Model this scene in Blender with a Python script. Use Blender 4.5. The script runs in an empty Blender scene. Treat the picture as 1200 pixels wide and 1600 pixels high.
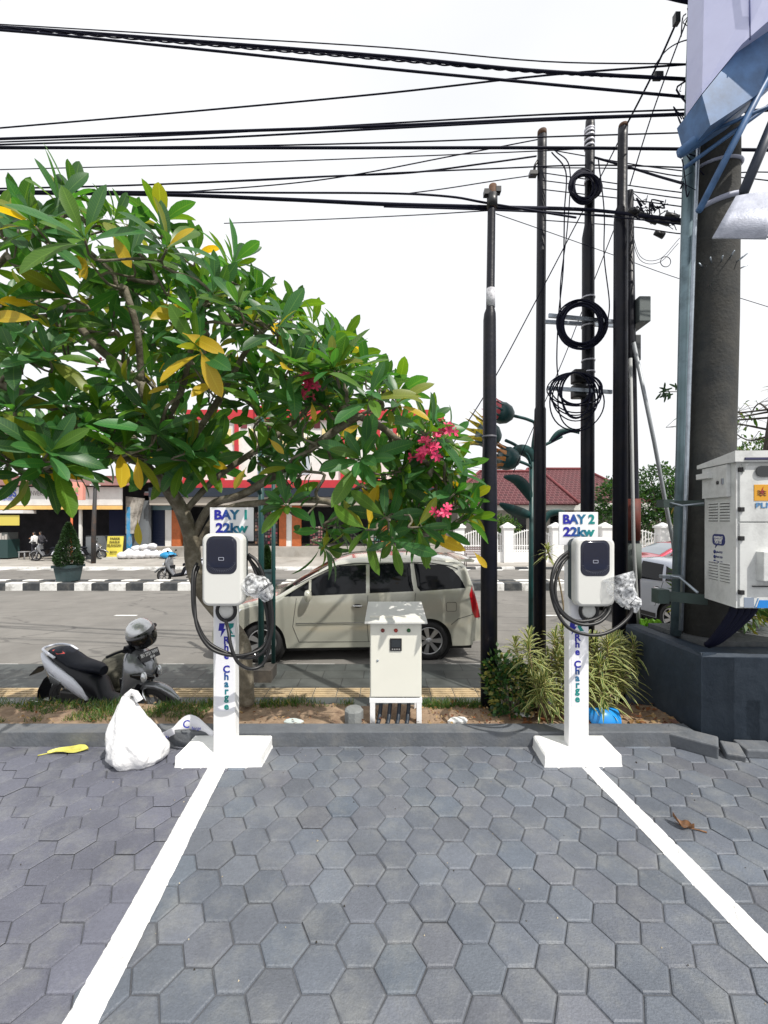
import bpy, math, random
from mathutils import Vector, Matrix, noise
random.seed(7)
R = math.radians
sc = bpy.context.scene
# ------------------------------------------------------------------ camera, sky, sun, exposure
F = 647.0; HZ = 812.0; CAMZ = 1.9
cd = bpy.data.cameras.new('camera'); cam = bpy.data.objects.new('camera', cd); sc.collection.objects.link(cam)
cd.sensor_fit = 'HORIZONTAL'; cd.sensor_width = 36.0; cd.lens = F/1200*36
cd.shift_y = (HZ-800)/1200; cd.clip_start = .05; cd.clip_end = 2000
cam.location = (0, 0, CAMZ); cam.rotation_euler = (R(90), 0, 0)
sc.camera = cam
SUN = Vector((.55, -.55, 1.08)).normalized()
elev = math.asin(SUN.z); azim = math.atan2(SUN.x, SUN.y)
w = bpy.data.worlds.new('World'); sc.world = w; w.use_nodes = True
nt = w.node_tree; nt.nodes.clear()
def N(nt, t, **k):
    n = nt.nodes.new(t)
    for a, b in k.items(): setattr(n, a, b)
    return n
out = N(nt, 'ShaderNodeOutputWorld'); bg = N(nt, 'ShaderNodeBackground'); bg.inputs[1].default_value = .12
sky = N(nt, 'ShaderNodeTexSky', sky_type='NISHITA', sun_disc=False, sun_elevation=elev, sun_rotation=azim)
sky.air_density = 1.0; sky.dust_density = 3.0
tc = N(nt, 'ShaderNodeTexCoord'); mp = N(nt, 'ShaderNodeMapping'); mp.inputs['Scale'].default_value = (1, 1, 2.2)
nz = N(nt, 'ShaderNodeTexNoise'); nz.inputs['Scale'].default_value = 1.6; nz.inputs['Detail'].default_value = 5
cr = N(nt, 'ShaderNodeValToRGB'); cr.color_ramp.elements[0].position = .30; cr.color_ramp.elements[0].color = (.90, .90, .90, 1)
cr.color_ramp.elements[1].position = .55; cr.color_ramp.elements[1].color = (.995, .995, .995, 1)
mx = N(nt, 'ShaderNodeMix', data_type='RGBA'); mx.inputs['B'].default_value = (8.65, 8.75, 8.95, 1)
L = nt.links.new
L(tc.outputs['Generated'], mp.inputs[0]); L(mp.outputs[0], nz.inputs['Vector']); L(nz.outputs['Fac'], cr.inputs[0])
L(cr.outputs[0], mx.inputs['Factor']); L(sky.outputs[0], mx.inputs['A']); L(mx.outputs['Result'], bg.inputs[0]); L(bg.outputs[0], out.inputs[0])
sd = bpy.data.lights.new('sun', 'SUN'); sd.energy = 4.6; sd.angle = R(.5); sd.color = (1, .955, .88)
so = bpy.data.objects.new('sun', sd); sc.collection.objects.link(so)
so.rotation_euler = (-SUN).to_track_quat('-Z', 'Y').to_euler()
vs = sc.view_settings; vs.view_transform = 'Standard'; vs.look = 'None'; vs.exposure = 0.0; vs.gamma = 1; vs.use_curve_mapping = False
sc.cycles.max_bounces = 8; sc.cycles.transparent_max_bounces = 12

# ------------------------------------------------------------------ helpers
def P(x, y, Z):                                    # the point seen at pixel (x, y), Z metres in front of the viewer
    return Vector(((x-600)/F*Z, Z, CAMZ-(y-HZ)/F*Z))
def V(*a): return Vector(a)
class MB:
    def __init__(s): s.v = []; s.f = []; s.m = []; s.c = []; s.uv = []; s.sm = []
    def face(s, pts, mi=0, col=(1, 1, 1), uv=None, smooth=False):
        b = len(s.v); s.v += [Vector(p) for p in pts]; s.f.append(tuple(range(b, b+len(pts)))); s.m.append(mi); s.c.append(col); s.uv.append(uv); s.sm.append(smooth)
    def raw(s, vs, fs, mi=0, col=(1, 1, 1), smooth=False, uvs=None):
        b = len(s.v); s.v += [Vector(p) for p in vs]
        for k, f in enumerate(fs):
            s.f.append(tuple(i+b for i in f)); s.m.append(mi); s.c.append(col); s.uv.append(None if uvs is None else [uvs[i] for i in f]); s.sm.append(smooth)
    def box(s, c, d, mi=0, rz=0, M=None, col=(1, 1, 1), taper=1.0):
        x, y, z = d[0]/2, d[1]/2, d[2]/2; t = taper
        vs = [V(-x, -y, -z), V(x, -y, -z), V(x, y, -z), V(-x, y, -z), V(-x*t, -y*t, z), V(x*t, -y*t, z), V(x*t, y*t, z), V(-x*t, y*t, z)]
        mt = M if M is not None else Matrix.Rotation(rz, 3, 'Z')
        s.raw([mt @ p + Vector(c) for p in vs], [(0, 3, 2, 1), (4, 5, 6, 7), (0, 1, 5, 4), (1, 2, 6, 5), (2, 3, 7, 6), (3, 0, 4, 7)], mi, col)
    def b2(s, a, b, mi=0, col=(1, 1, 1)):            # axis-aligned box between two corners
        s.box([(a[i]+b[i])/2 for i in range(3)], [abs(b[i]-a[i]) for i in range(3)], mi, col=col)
    def prism(s, poly, d, mi=0, col=(1, 1, 1)):      # polygon in space swept along vector d
        n = len(poly); d = Vector(d); a = [Vector(p) for p in poly]
        s.raw(a+[p+d for p in a], [tuple(range(n))[::-1], tuple(range(n, 2*n))]+[(i, (i+1) % n, n+(i+1) % n, n+i) for i in range(n)], mi, col)
    def tube(s, pts, r, seg=8, mi=0, cap=True, col=(1, 1, 1), smooth=True, sx=1):
        pts = [Vector(p) for p in pts]; n = len(pts)
        rr = r if isinstance(r, (list, tuple)) else [r]*n
        vs = []; ref = None
        for i, p in enumerate(pts):
            t = (pts[min(i+1, n-1)]-pts[max(i-1, 0)])
            if t.length < 1e-9: t = V(0, 0, 1)
            t.normalize()
            if ref is None: ref = V(0, 1, 0) if abs(t.y) < .9 else V(1, 0, 0)
            u = (ref-t*ref.dot(t))
            if u.length < 1e-6: u = t.orthogonal()
            u.normalize(); ref = u; q = t.cross(u)
            for k in range(seg):
                a = 2*math.pi*k/seg; vs.append(p+(u*math.cos(a)*sx+q*math.sin(a))*rr[i])
        fs = []
        for i in range(n-1):
            for k in range(seg):
                fs.append((i*seg+k, i*seg+(k+1) % seg, (i+1)*seg+(k+1) % seg, (i+1)*seg+k))
        if cap: fs += [tuple(range(seg))[::-1], tuple((n-1)*seg+k for k in range(seg))]
        s.raw(vs, fs, mi, col, smooth)
    def lathe(s, c, prof, seg=24, mi=0, M=None, col=(1, 1, 1), smooth=True, sx=1, sy=1, cap=True):   # prof: (r, z)
        c = Vector(c); M = M or Matrix.Identity(3); vs = []
        for r, z in prof:
            for k in range(seg):
                a = 2*math.pi*k/seg; vs.append(M @ V(r*math.cos(a)*sx, r*math.sin(a)*sy, z)+c)
        fs = []
        for i in range(len(prof)-1):
            for k in range(seg): fs.append((i*seg+k, i*seg+(k+1) % seg, (i+1)*seg+(k+1) % seg, (i+1)*seg+k))
        n = len(prof)
        if cap: fs += [tuple(range(seg))[::-1], tuple((n-1)*seg+k for k in range(seg))]
        s.raw(vs, fs, mi, col, smooth)
    def loft(s, rings, mi=0, cap=True, col=(1, 1, 1), smooth=True):
        n = len(rings[0]); vs = [p for r in rings for p in r]; fs = []
        for i in range(len(rings)-1):
            for k in range(n): fs.append((i*n+k, i*n+(k+1) % n, (i+1)*n+(k+1) % n, (i+1)*n+k))
        s.raw(vs, fs, mi, col, smooth)
        if cap:
            s.face(rings[0][::-1], mi, col); s.face(rings[-1], mi, col)
    def build(s, name, mats, parent=None, world=True, bevel=0, sub=0, solid=0):
        me = bpy.data.meshes.new(name); off = Vector((0, 0, 0))
        if parent is not None and world:
            p = parent
            while p is not None: off = off+p.location; p = p.parent
        me.from_pydata([p-off for p in s.v], [], s.f)
        mats = mats if isinstance(mats, (list, tuple)) else [mats]
        for m in mats: me.materials.append(m)
        me.polygons.foreach_set('material_index', s.m)
        me.polygons.foreach_set('use_smooth', s.sm)
        if any(c != (1, 1, 1) for c in s.c):
            at = me.color_attributes.new('Col', 'FLOAT_COLOR', 'CORNER'); buf = []
            for f, c in zip(s.f, s.c): buf += [c[0], c[1], c[2], 1.0]*len(f)
            at.data.foreach_set('color', buf)
        if any(u is not None for u in s.uv):
            ul = me.uv_layers.new(name='UVMap'); buf = []
            for f, u in zip(s.f, s.uv):
                for k in range(len(f)): buf += list(u[k]) if u else [0, 0]
            ul.data.foreach_set('uv', buf)
        me.update()
        o = bpy.data.objects.new(name, me); sc.collection.objects.link(o)
        if parent is not None: o.parent = parent
        if bevel:
            b = o.modifiers.new('bevel', 'BEVEL'); b.width = bevel; b.segments = 2; b.limit_method = 'ANGLE'; b.angle_limit = R(40)
        if sub:
            b = o.modifiers.new('sub', 'SUBSURF'); b.levels = sub; b.render_levels = sub
        if solid:
            b = o.modifiers.new('solid', 'SOLIDIFY'); b.thickness = solid
        return o
def tag(o, label=None, cat=None, group=None, kind=None):
    if label: o['label'] = label
    if cat: o['category'] = cat
    if group: o['group'] = group
    if kind: o['kind'] = kind
    return o
def thing(name, label, cat, loc=(0, 0, 0), rz=0, group=None):
    o = bpy.data.objects.new(name, None); sc.collection.objects.link(o); o.location = loc; o.rotation_euler = (0, 0, rz)
    o.empty_display_size = .1
    return tag(o, label, cat, group)
def copy_tree(o, parent=None):
    c = o.copy(); sc.collection.objects.link(c); c.parent = parent
    for ch in [x for x in sc.collection.objects if x.parent == o]: copy_tree(ch, c)
    return c
def spline(pts, n=8):                                # Catmull-Rom through points
    p = [Vector(q) for q in pts]
    if len(p) < 3: return p
    p = [p[0]*2-p[1]]+p+[p[-1]*2-p[-2]]; o = []
    for i in range(1, len(p)-2):
        a, b, c, d = p[i-1:i+3]
        for k in range(n):
            t = k/n
            o.append(.5*((2*b)+(c-a)*t+(2*a-5*b+4*c-d)*t*t+(3*b-a-3*c+d)*t**3))
    o.append(p[-2]); return o
def rrect(w, h, r, n=6):
    o = []
    for cx, cy, a0 in ((w/2-r, h/2-r, 0), (-w/2+r, h/2-r, 90), (-w/2+r, -h/2+r, 180), (w/2-r, -h/2+r, 270)):
        for k in range(n+1):
            a = R(a0+90*k/n); o.append((cx+r*math.cos(a), cy+r*math.sin(a)))
    return o
def rbox(mb, c, w, h, d, r, e=.01, mi=0, n=6, back=True):  # rounded front plate facing -Y: centre of front face c, depth d behind it
    c = Vector(c); rings = []
    for ins, y in ((e, 0), (e*.3, e*.25), (0, e), (0, d)):
        rings.append([V(c.x+a, c.y+y, c.z+b) for a, b in rrect(w-2*ins, h-2*ins, max(r-ins, .002), n)])
    mb.loft(rings[::-1], mi)

# ------------------------------------------------------------------ materials
MATS = {}
def mat(name, col, rough=.6, metal=0, var=.0, scale=6.0, bump=0.0, bscale=60.0, attr=False, spec=None, coat=0, trans=0, dirt=None, dscale=1.5, damt=.5, detail=6):
    if name in MATS: return MATS[name]
    m = bpy.data.materials.new(name); m.use_nodes = True; t = m.node_tree; l = t.links.new
    b = t.nodes['Principled BSDF']; b.inputs['Roughness'].default_value = rough; b.inputs['Metallic'].default_value = metal
    b.inputs['Base Color'].default_value = (*col, 1)
    if spec is not None: b.inputs['Specular IOR Level'].default_value = spec
    if coat: b.inputs['Coat Weight'].default_value = coat; b.inputs['Coat Roughness'].default_value = .04
    co = N(t, 'ShaderNodeTexCoord'); last = None
    if attr:
        a = N(t, 'ShaderNodeVertexColor', layer_name='Col'); mm = N(t, 'ShaderNodeMix', data_type='RGBA', blend_type='MULTIPLY'); mm.inputs['Factor'].default_value = 1
        mm.inputs['A'].default_value = (*col, 1); l(a.outputs[0], mm.inputs['B']); last = mm.outputs['Result']
    if var:
        nz = N(t, 'ShaderNodeTexNoise'); nz.inputs['Scale'].default_value = scale; nz.inputs['Detail'].default_value = detail; nz.inputs['Roughness'].default_value = .65
        l(co.outputs['Object'], nz.inputs['Vector'])
        mr = N(t, 'ShaderNodeMapRange'); mr.inputs[1].default_value = .3; mr.inputs[2].default_value = .7; mr.inputs[3].default_value = 1-var; mr.inputs[4].default_value = 1+var
        l(nz.outputs['Fac'], mr.inputs[0]); mm = N(t, 'ShaderNodeVectorMath', operation='SCALE')
        if last: l(last, mm.inputs[0])
        else: mm.inputs[0].default_value = col
        l(mr.outputs[0], mm.inputs['Scale']); last = mm.outputs[0]
    if dirt:
        nz = N(t, 'ShaderNodeTexNoise'); nz.inputs['Scale'].default_value = dscale; nz.inputs['Detail'].default_value = 8; nz.inputs['Roughness'].default_value = .7
        l(co.outputs['Object'], nz.inputs['Vector'])
        mr = N(t, 'ShaderNodeMapRange'); mr.inputs[1].default_value = .48; mr.inputs[2].default_value = .68; mr.inputs[4].default_value = damt
        l(nz.outputs['Fac'], mr.inputs[0]); mm = N(t, 'ShaderNodeMix', data_type='RGBA'); l(mr.outputs[0], mm.inputs['Factor'])
        if last: l(last, mm.inputs['A'])
        else: mm.inputs['A'].default_value = (*col, 1)
        mm.inputs['B'].default_value = (*dirt, 1); last = mm.outputs['Result']
    if last: l(last, b.inputs['Base Color'])
    if bump:
        nz = N(t, 'ShaderNodeTexNoise'); nz.inputs['Scale'].default_value = bscale; nz.inputs['Detail'].default_value = 5
        l(co.outputs['Object'], nz.inputs['Vector']); bp = N(t, 'ShaderNodeBump'); bp.inputs['Strength'].default_value = bump; bp.inputs['Distance'].default_value = .01
        l(nz.outputs['Fac'], bp.inputs['Height']); l(bp.outputs[0], b.inputs['Normal'])
    if trans: b.inputs['Transmission Weight'].default_value = trans
    MATS[name] = m; return m
def leafmat(name, veins=True, edge=None, tr=.45, rough=.38):
    m = bpy.data.materials.new(name); m.use_nodes = True; t = m.node_tree; l = t.links.new
    b = t.nodes['Principled BSDF']; b.inputs['Roughness'].default_value = rough
    a = N(t, 'ShaderNodeVertexColor', layer_name='Col'); uv = N(t, 'ShaderNodeUVMap', uv_map='UVMap'); sp = N(t, 'ShaderNodeSeparateXYZ'); l(uv.outputs[0], sp.inputs[0])
    ab = N(t, 'ShaderNodeMath', operation='ABSOLUTE'); l(sp.outputs[0], ab.inputs[0]); last = a.outputs[0]
    if veins:
        mid = N(t, 'ShaderNodeMapRange'); mid.inputs[1].default_value = .03; mid.inputs[2].default_value = .09; mid.inputs[3].default_value = 1; mid.inputs[4].default_value = 0
        l(ab.outputs[0], mid.inputs[0])
        s1 = N(t, 'ShaderNodeMath', operation='MULTIPLY_ADD'); l(ab.outputs[0], s1.inputs[0]); s1.inputs[1].default_value = -.09; l(sp.outputs[1], s1.inputs[2])
        s2 = N(t, 'ShaderNodeMath', operation='MULTIPLY'); l(s1.outputs[0], s2.inputs[0]); s2.inputs[1].default_value = 125
        s3 = N(t, 'ShaderNodeMath', operation='SINE'); l(s2.outputs[0], s3.inputs[0])
        s4 = N(t, 'ShaderNodeMapRange'); s4.inputs[1].default_value = .72; s4.inputs[2].default_value = 1; s4.inputs[4].default_value = .55; l(s3.outputs[0], s4.inputs[0])
        mxx = N(t, 'ShaderNodeMath', operation='MAXIMUM'); l(mid.outputs[0], mxx.inputs[0]); l(s4.outputs[0], mxx.inputs[1])
        br = N(t, 'ShaderNodeMix', data_type='RGBA'); l(mxx.outputs[0], br.inputs['Factor']); l(last, br.inputs['A'])
        sc2 = N(t, 'ShaderNodeMix', data_type='RGBA', blend_type='ADD'); sc2.inputs['Factor'].default_value = 1; l(last, sc2.inputs['A']); sc2.inputs['B'].default_value = (.06, .09, .02, 1)
        l(sc2.outputs['Result'], br.inputs['B']); last = br.outputs['Result']
    if edge:
        e = N(t, 'ShaderNodeMapRange'); e.inputs[1].default_value = .42; e.inputs[2].default_value = .5; l(ab.outputs[0], e.inputs[0])
        br = N(t, 'ShaderNodeMix', data_type='RGBA'); l(e.outputs[0], br.inputs['Factor']); l(last, br.inputs['A']); br.inputs['B'].default_value = (*edge, 1); last = br.outputs['Result']
    l(last, b.inputs['Base Color'])
    td = N(t, 'ShaderNodeBsdfTranslucent'); g = N(t, 'ShaderNodeMix', data_type='RGBA', blend_type='MULTIPLY'); g.inputs['Factor'].default_value = 1; l(last, g.inputs['A']); g.inputs['B'].default_value = (1.7, 1.5, .5, 1)
    l(g.outputs['Result'], td.inputs[0]); ms = N(t, 'ShaderNodeMixShader'); ms.inputs[0].default_value = tr
    l(b.outputs[0], ms.inputs[1]); l(td.outputs[0], ms.inputs[2]); l(ms.outputs[0], t.nodes['Material Output'].inputs[0])
    MATS[name] = m; return m
white = mat('white_paint', (.82, .82, .82), .45, var=.04, scale=5, bump=.08, bscale=30)
whitec = mat('rough_white_paint', (.86, .86, .85), .6, var=.05, scale=8, bump=.6, bscale=22)
black = mat('black_plastic', (.012, .012, .014), .4)
rubber = mat('rubber', (.014, .014, .015), .7, bump=.2, bscale=80)
polep = mat('black_pole_paint', (.004, .005, .012), .42, var=.4, scale=9, bump=.25, bscale=25, dirt=(.018, .014, .014), dscale=5, damt=.5, spec=.3)
chrome = mat('chrome', (.75, .75, .76), .12, metal=1)
steel = mat('galvanised_steel', (.33, .37, .42), .38, metal=.8, var=.25, scale=10, bump=.1)
glassd = mat('dark_glass', (.006, .007, .009), .06, spec=.28)
screen = mat('screen_glass', (.006, .01, .03), .08, spec=.8)
concrete = mat('concrete', (.11, .105, .095), .9, var=.35, scale=4, bump=.5, bscale=40, dirt=(.035, .035, .025), dscale=2.5, damt=.8)
kerbm = mat('grey_painted_concrete', (.105, .115, .13), .7, var=.18, scale=5, bump=.5, bscale=35, dirt=(.22, .21, .19), dscale=4, damt=.35)
navy = mat('navy_painted_wall', (.018, .03, .048), .65, var=.25, scale=4, bump=.7, bscale=14, dirt=(.05, .06, .07), dscale=2, damt=.35)
teal = mat('teal_paint', (.008, .055, .055), .45, var=.25, scale=12)
redp = mat('red_paint', (.5, .03, .04), .5, var=.1, scale=3)
blackcable = mat('black_cable', (.004, .005, .018), .7, spec=.2)
FONT = None
def text(s, size, c, mats, parent=None, name='lettering', rx=90, rz=0, ex=.0015, bold=.0, width=None, world=True, align='CENTER', sy=1):
    cu = bpy.data.curves.new(name, 'FONT'); cu.body = s; cu.size = size; cu.extrude = ex; cu.offset = bold; cu.align_x = align; cu.align_y = 'CENTER'; cu.resolution_u = 3; cu.space_line = .95
    o = bpy.data.objects.new(name+'_tmp', cu); sc.collection.objects.link(o)
    dg = bpy.context.evaluated_depsgraph_get(); me = bpy.data.meshes.new_from_object(o.evaluated_get(dg)); bpy.data.objects.remove(o)
    xs = [v.co.x for v in me.vertices] or [0, 1]
    k = 1 if width is None else width/max(1e-6, (max(xs)-min(xs)))
    Mt = Matrix.Translation(Vector(c)) @ Matrix.Rotation(R(rz), 4, 'Z') @ Matrix.Rotation(R(rx), 4, 'X') @ Matrix.Diagonal((k, sy if width is None else sy, 1, 1))
    off = V(0, 0, 0); p = parent
    if world:
        while p is not None: off = off+p.location; p = p.parent
    me.transform(Matrix.Translation(-off) @ Mt); me.materials.clear(); me.materials.append(mats); me.name = name
    o = bpy.data.objects.new(name, me); sc.collection.objects.link(o); o.parent = parent
    return o
def gradmat(name, c1, c2, axis, a, b, c3=None):
    m = bpy.data.materials.new(name); m.use_nodes = True; t = m.node_tree; l = t.links.new; bs = t.nodes['Principled BSDF']; bs.inputs['Roughness'].default_value = .5
    co = N(t, 'ShaderNodeTexCoord'); sp = N(t, 'ShaderNodeSeparateXYZ'); l(co.outputs['Object'], sp.inputs[0])
    mr = N(t, 'ShaderNodeMapRange'); mr.inputs[1].default_value = a; mr.inputs[2].default_value = b; l(sp.outputs[axis], mr.inputs[0])
    mm = N(t, 'ShaderNodeMix', data_type='RGBA'); mm.inputs['A'].default_value = (*c1, 1); mm.inputs['B'].default_value = (*c2, 1); l(mr.outputs[0], mm.inputs['Factor']); l(mm.outputs['Result'], bs.inputs['Base Color'])
    return m
# ================================================================== THE SETTING
def struct(name, mb, m, **k): return tag(mb.build(name, m, **k), kind='structure')
ROADZ, WALKZ = -.45, -.40
def sheet(name, x0, x1, y0, y1, z, m, nx=1, ny=1):
    mb = MB()
    for i in range(nx):
        for j in range(ny):
            a, b = x0+(x1-x0)*i/nx, x0+(x1-x0)*(i+1)/nx; c, d = y0+(y1-y0)*j/ny, y0+(y1-y0)*(j+1)/ny
            mb.face([(a, c, z), (b, c, z), (b, d, z), (a, d, z)])
    return struct(name, mb, m)
soilm = mat('far_ground', (.16, .14, .10), .95, var=.3, scale=.3)
sheet('ground', -700, 700, -60, 1400, -.56, soilm)
# asphalt with cracks and patches
def asphalt():
    m = mat('asphalt', (.185, .176, .162), .9, var=.16, scale=1.2, bump=.5, bscale=90, dirt=(.12, .115, .108), dscale=.35, damt=.6)
    t = m.node_tree; l = t.links.new; b = t.nodes['Principled BSDF']; src = b.inputs['Base Color'].links[0].from_socket
    co = N(t, 'ShaderNodeTexCoord'); mp = N(t, 'ShaderNodeMapping'); mp.inputs['Scale'].default_value = (.16, .75, 1); l(co.outputs['Object'], mp.inputs[0])
    ns = N(t, 'ShaderNodeTexNoise'); ns.inputs['Scale'].default_value = 2; ns.inputs['Detail'].default_value = 6; l(mp.outputs[0], ns.inputs['Vector'])
    md = N(t, 'ShaderNodeMix', data_type='RGBA', blend_type='LINEAR_LIGHT'); md.inputs['Factor'].default_value = .2; l(mp.outputs[0], md.inputs['A']); l(ns.outputs['Color'], md.inputs['B'])
    vo = N(t, 'ShaderNodeTexVoronoi', feature='DISTANCE_TO_EDGE'); vo.inputs['Scale'].default_value = 1.2; l(md.outputs['Result'], vo.inputs['Vector'])
    mr = N(t, 'ShaderNodeMapRange'); mr.inputs[1].default_value = .004; mr.inputs[2].default_value = .012; mr.inputs[3].default_value = .45; mr.inputs[4].default_value = 0; l(vo.outputs['Distance'], mr.inputs[0])
    mm = N(t, 'ShaderNodeMix', data_type='RGBA'); l(mr.outputs[0], mm.inputs['Factor']); l(src, mm.inputs['A']); mm.inputs['B'].default_value = (.04, .04, .04, 1); l(mm.outputs['Result'], b.inputs['Base Color'])
    return m
asph = asphalt()
o = sheet('near_road', -90, 90, 6.60, 13.7, ROADZ, asph)
o = sheet('far_road', -90, 90, 14.6, 19.6, ROADZ, asph)
roadpaint = mat('worn_white_road_paint', (.75, .75, .73), .7, var=.1, scale=20, dirt=(.25, .24, .22), dscale=9, damt=.6)
mb = MB()
for a, b in ((-9.2, -8.2), (-6.4, -5.95), (-3.6, -3.25), (-1.42, -.80), (1.0, 1.62), (3.4, 4.2), (6, 7)):
    mb.face([(a, 6.64, ROADZ+.005), (b, 6.64, ROADZ+.005), (b, 6.74, ROADZ+.005), (a, 6.74, ROADZ+.005)])
for k in range(-8, 8): 
    x = k*5.2-1.4; mb.face([(x, 10.1, ROADZ+.005), (x+.55, 10.1, ROADZ+.005), (x+.55, 10.2, ROADZ+.005), (x, 10.2, ROADZ+.005)])
for k in range(-22, 22):
    x = k*1.55; mb.face([(x, 19.15, ROADZ+.006), (x+.8, 19.15, ROADZ+.006), (x+1.0, 19.55, ROADZ+.006), (x+.2, 19.55, ROADZ+.006)])
struct('road_markings', mb, roadpaint)
# pavement between the planting strip and the road: slate tiles with a tactile strip
def tilemat(name, c1, c2, mortar, w, h, msize, rough=.6, offset=.5):
    m = bpy.data.materials.new(name); m.use_nodes = True; t = m.node_tree; l = t.links.new; b = t.nodes['Principled BSDF']; b.inputs['Roughness'].default_value = rough
    co = N(t, 'ShaderNodeTexCoord'); br = N(t, 'ShaderNodeTexBrick', offset=offset); br.inputs['Scale'].default_value = 1; br.inputs['Brick Width'].default_value = w; br.inputs['Row Height'].default_value = h
    br.inputs['Mortar Size'].default_value = msize; br.inputs['Color1'].default_value = (*c1, 1); br.inputs['Color2'].default_value = (*c2, 1); br.inputs['Mortar'].default_value = (*mortar, 1); l(co.outputs['Object'], br.inputs['Vector'])
    nz = N(t, 'ShaderNodeTexNoise'); nz.inputs['Scale'].default_value = 3; nz.inputs['Detail'].default_value = 8; l(co.outputs['Object'], nz.inputs['Vector'])
    mr = N(t, 'ShaderNodeMapRange'); mr.inputs[1].default_value = .3; mr.inputs[2].default_value = .7; mr.inputs[3].default_value = .7; mr.inputs[4].default_value = 1.35; l(nz.outputs['Fac'], mr.inputs[0])
    s = N(t, 'ShaderNodeVectorMath', operation='SCALE'); l(br.outputs['Color'], s.inputs[0]); l(mr.outputs[0], s.inputs['Scale']); l(s.outputs[0], b.inputs['Base Color'])
    bp = N(t, 'ShaderNodeBump'); bp.inputs['Strength'].default_value = .5; bp.inputs['Distance'].default_value = .01; l(br.outputs['Fac'], bp.inputs['Height']); bp.invert = True; l(bp.outputs[0], b.inputs['Normal'])
    return m
slate = tilemat('slate_tiles', (.055, .062, .06), (.075, .08, .075), (.03, .03, .03), .6, .3, .006, .55)
mb = MB(); mb.b2((-60, 4.10, -.55), (60, 5.36, WALKZ)); mb.b2((-60, 5.36, -.55), (60, 5.67, WALKZ-.004)); mb.b2((-60, 5.67, -.55), (60, 6.60, WALKZ))
struct('pavement', mb, slate)
tact = mat('tactile_tile', (.42, .32, .19), .75, var=.3, scale=5, bump=.3, dirt=(.18, .15, .11), dscale=3, damt=.6)
mb = MB()
for i in range(-40, 40):
    x = i*.31
    mb.b2((x, 5.37, WALKZ-.003), (x+.3, 5.66, WALKZ+.001))
    for k in range(4): mb.b2((x+.012, 5.395+k*.068, WALKZ+.001), (x+.288, 5.43+k*.068, WALKZ+.009))
struct('tactile_strip', mb, tact)
# median: painted kerb blocks
kw = mat('kerb_white', (.72, .72, .70), .75, var=.1, scale=9, dirt=(.2, .19, .17), dscale=4, damt=.7)
kb = mat('kerb_black', (.04, .045, .05), .75, var=.3, scale=9, dirt=(.2, .19, .17), dscale=4, damt=.4)
mb = MB(); mb.b2((-90, 13.98, ROADZ-.1), (90, 14.34, ROADZ+.22)); struct('median', mb, concrete)
mb = MB()
for k in range(-70, 70):
    x = k*.57; mi = k % 2
    mb.b2((x, 13.7, ROADZ-.1), (x+.563, 13.98, ROADZ+.25), mi); mb.b2((x, 14.34, ROADZ-.1), (x+.563, 14.6, ROADZ+.25), mi)
struct('median_kerb', mb, [kw, kb], bevel=.02)
farpave = mat('far_pavement', (.36, .34, .31), .9, var=.2, scale=1.0, dirt=(.22, .2, .17), dscale=.6, damt=.8)
mb = MB(); mb.b2((-90, 19.6, -.56), (90, 60, ROADZ+.05)); struct('far_pavement', mb, farpave)
mb = MB()
for k in range(-45, 60):
    x = k*.62
    mb.b2((x, 19.56, -.54), (x+.61, 19.85, ROADZ+.10), 0 if (x < 3 or k % 2) else 1)
struct('far_kerb', mb, [kw, kb])

# ---- car park: hexagonal pavers, painted dark grey
S = .1143; D = S*math.sqrt(3)
pav = mat('painted_paver', (.118, .128, .152), .52, var=.16, scale=2.4, bump=.42, bscale=110, attr=True, dirt=(.24, .245, .235), dscale=4.2, damt=.42)
_t = pav.node_tree; _b = _t.nodes['Principled BSDF']; _src = _b.inputs['Base Color'].links[0].from_socket
_co = N(_t, 'ShaderNodeTexCoord'); _n = N(_t, 'ShaderNodeTexNoise'); _n.inputs['Scale'].default_value = 55; _n.inputs['Detail'].default_value = 8; _n.inputs['Roughness'].default_value = .8; _t.links.new(_co.outputs['Object'], _n.inputs['Vector'])
_m = N(_t, 'ShaderNodeMapRange'); _m.inputs[1].default_value = .3; _m.inputs[2].default_value = .7; _m.inputs[3].default_value = .82; _m.inputs[4].default_value = 1.18; _t.links.new(_n.outputs['Fac'], _m.inputs[0])
_s = N(_t, 'ShaderNodeVectorMath', operation='SCALE'); _t.links.new(_src, _s.inputs[0]); _t.links.new(_m.outputs[0], _s.inputs['Scale']); _t.links.new(_s.outputs[0], _b.inputs['Base Color'])
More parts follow.
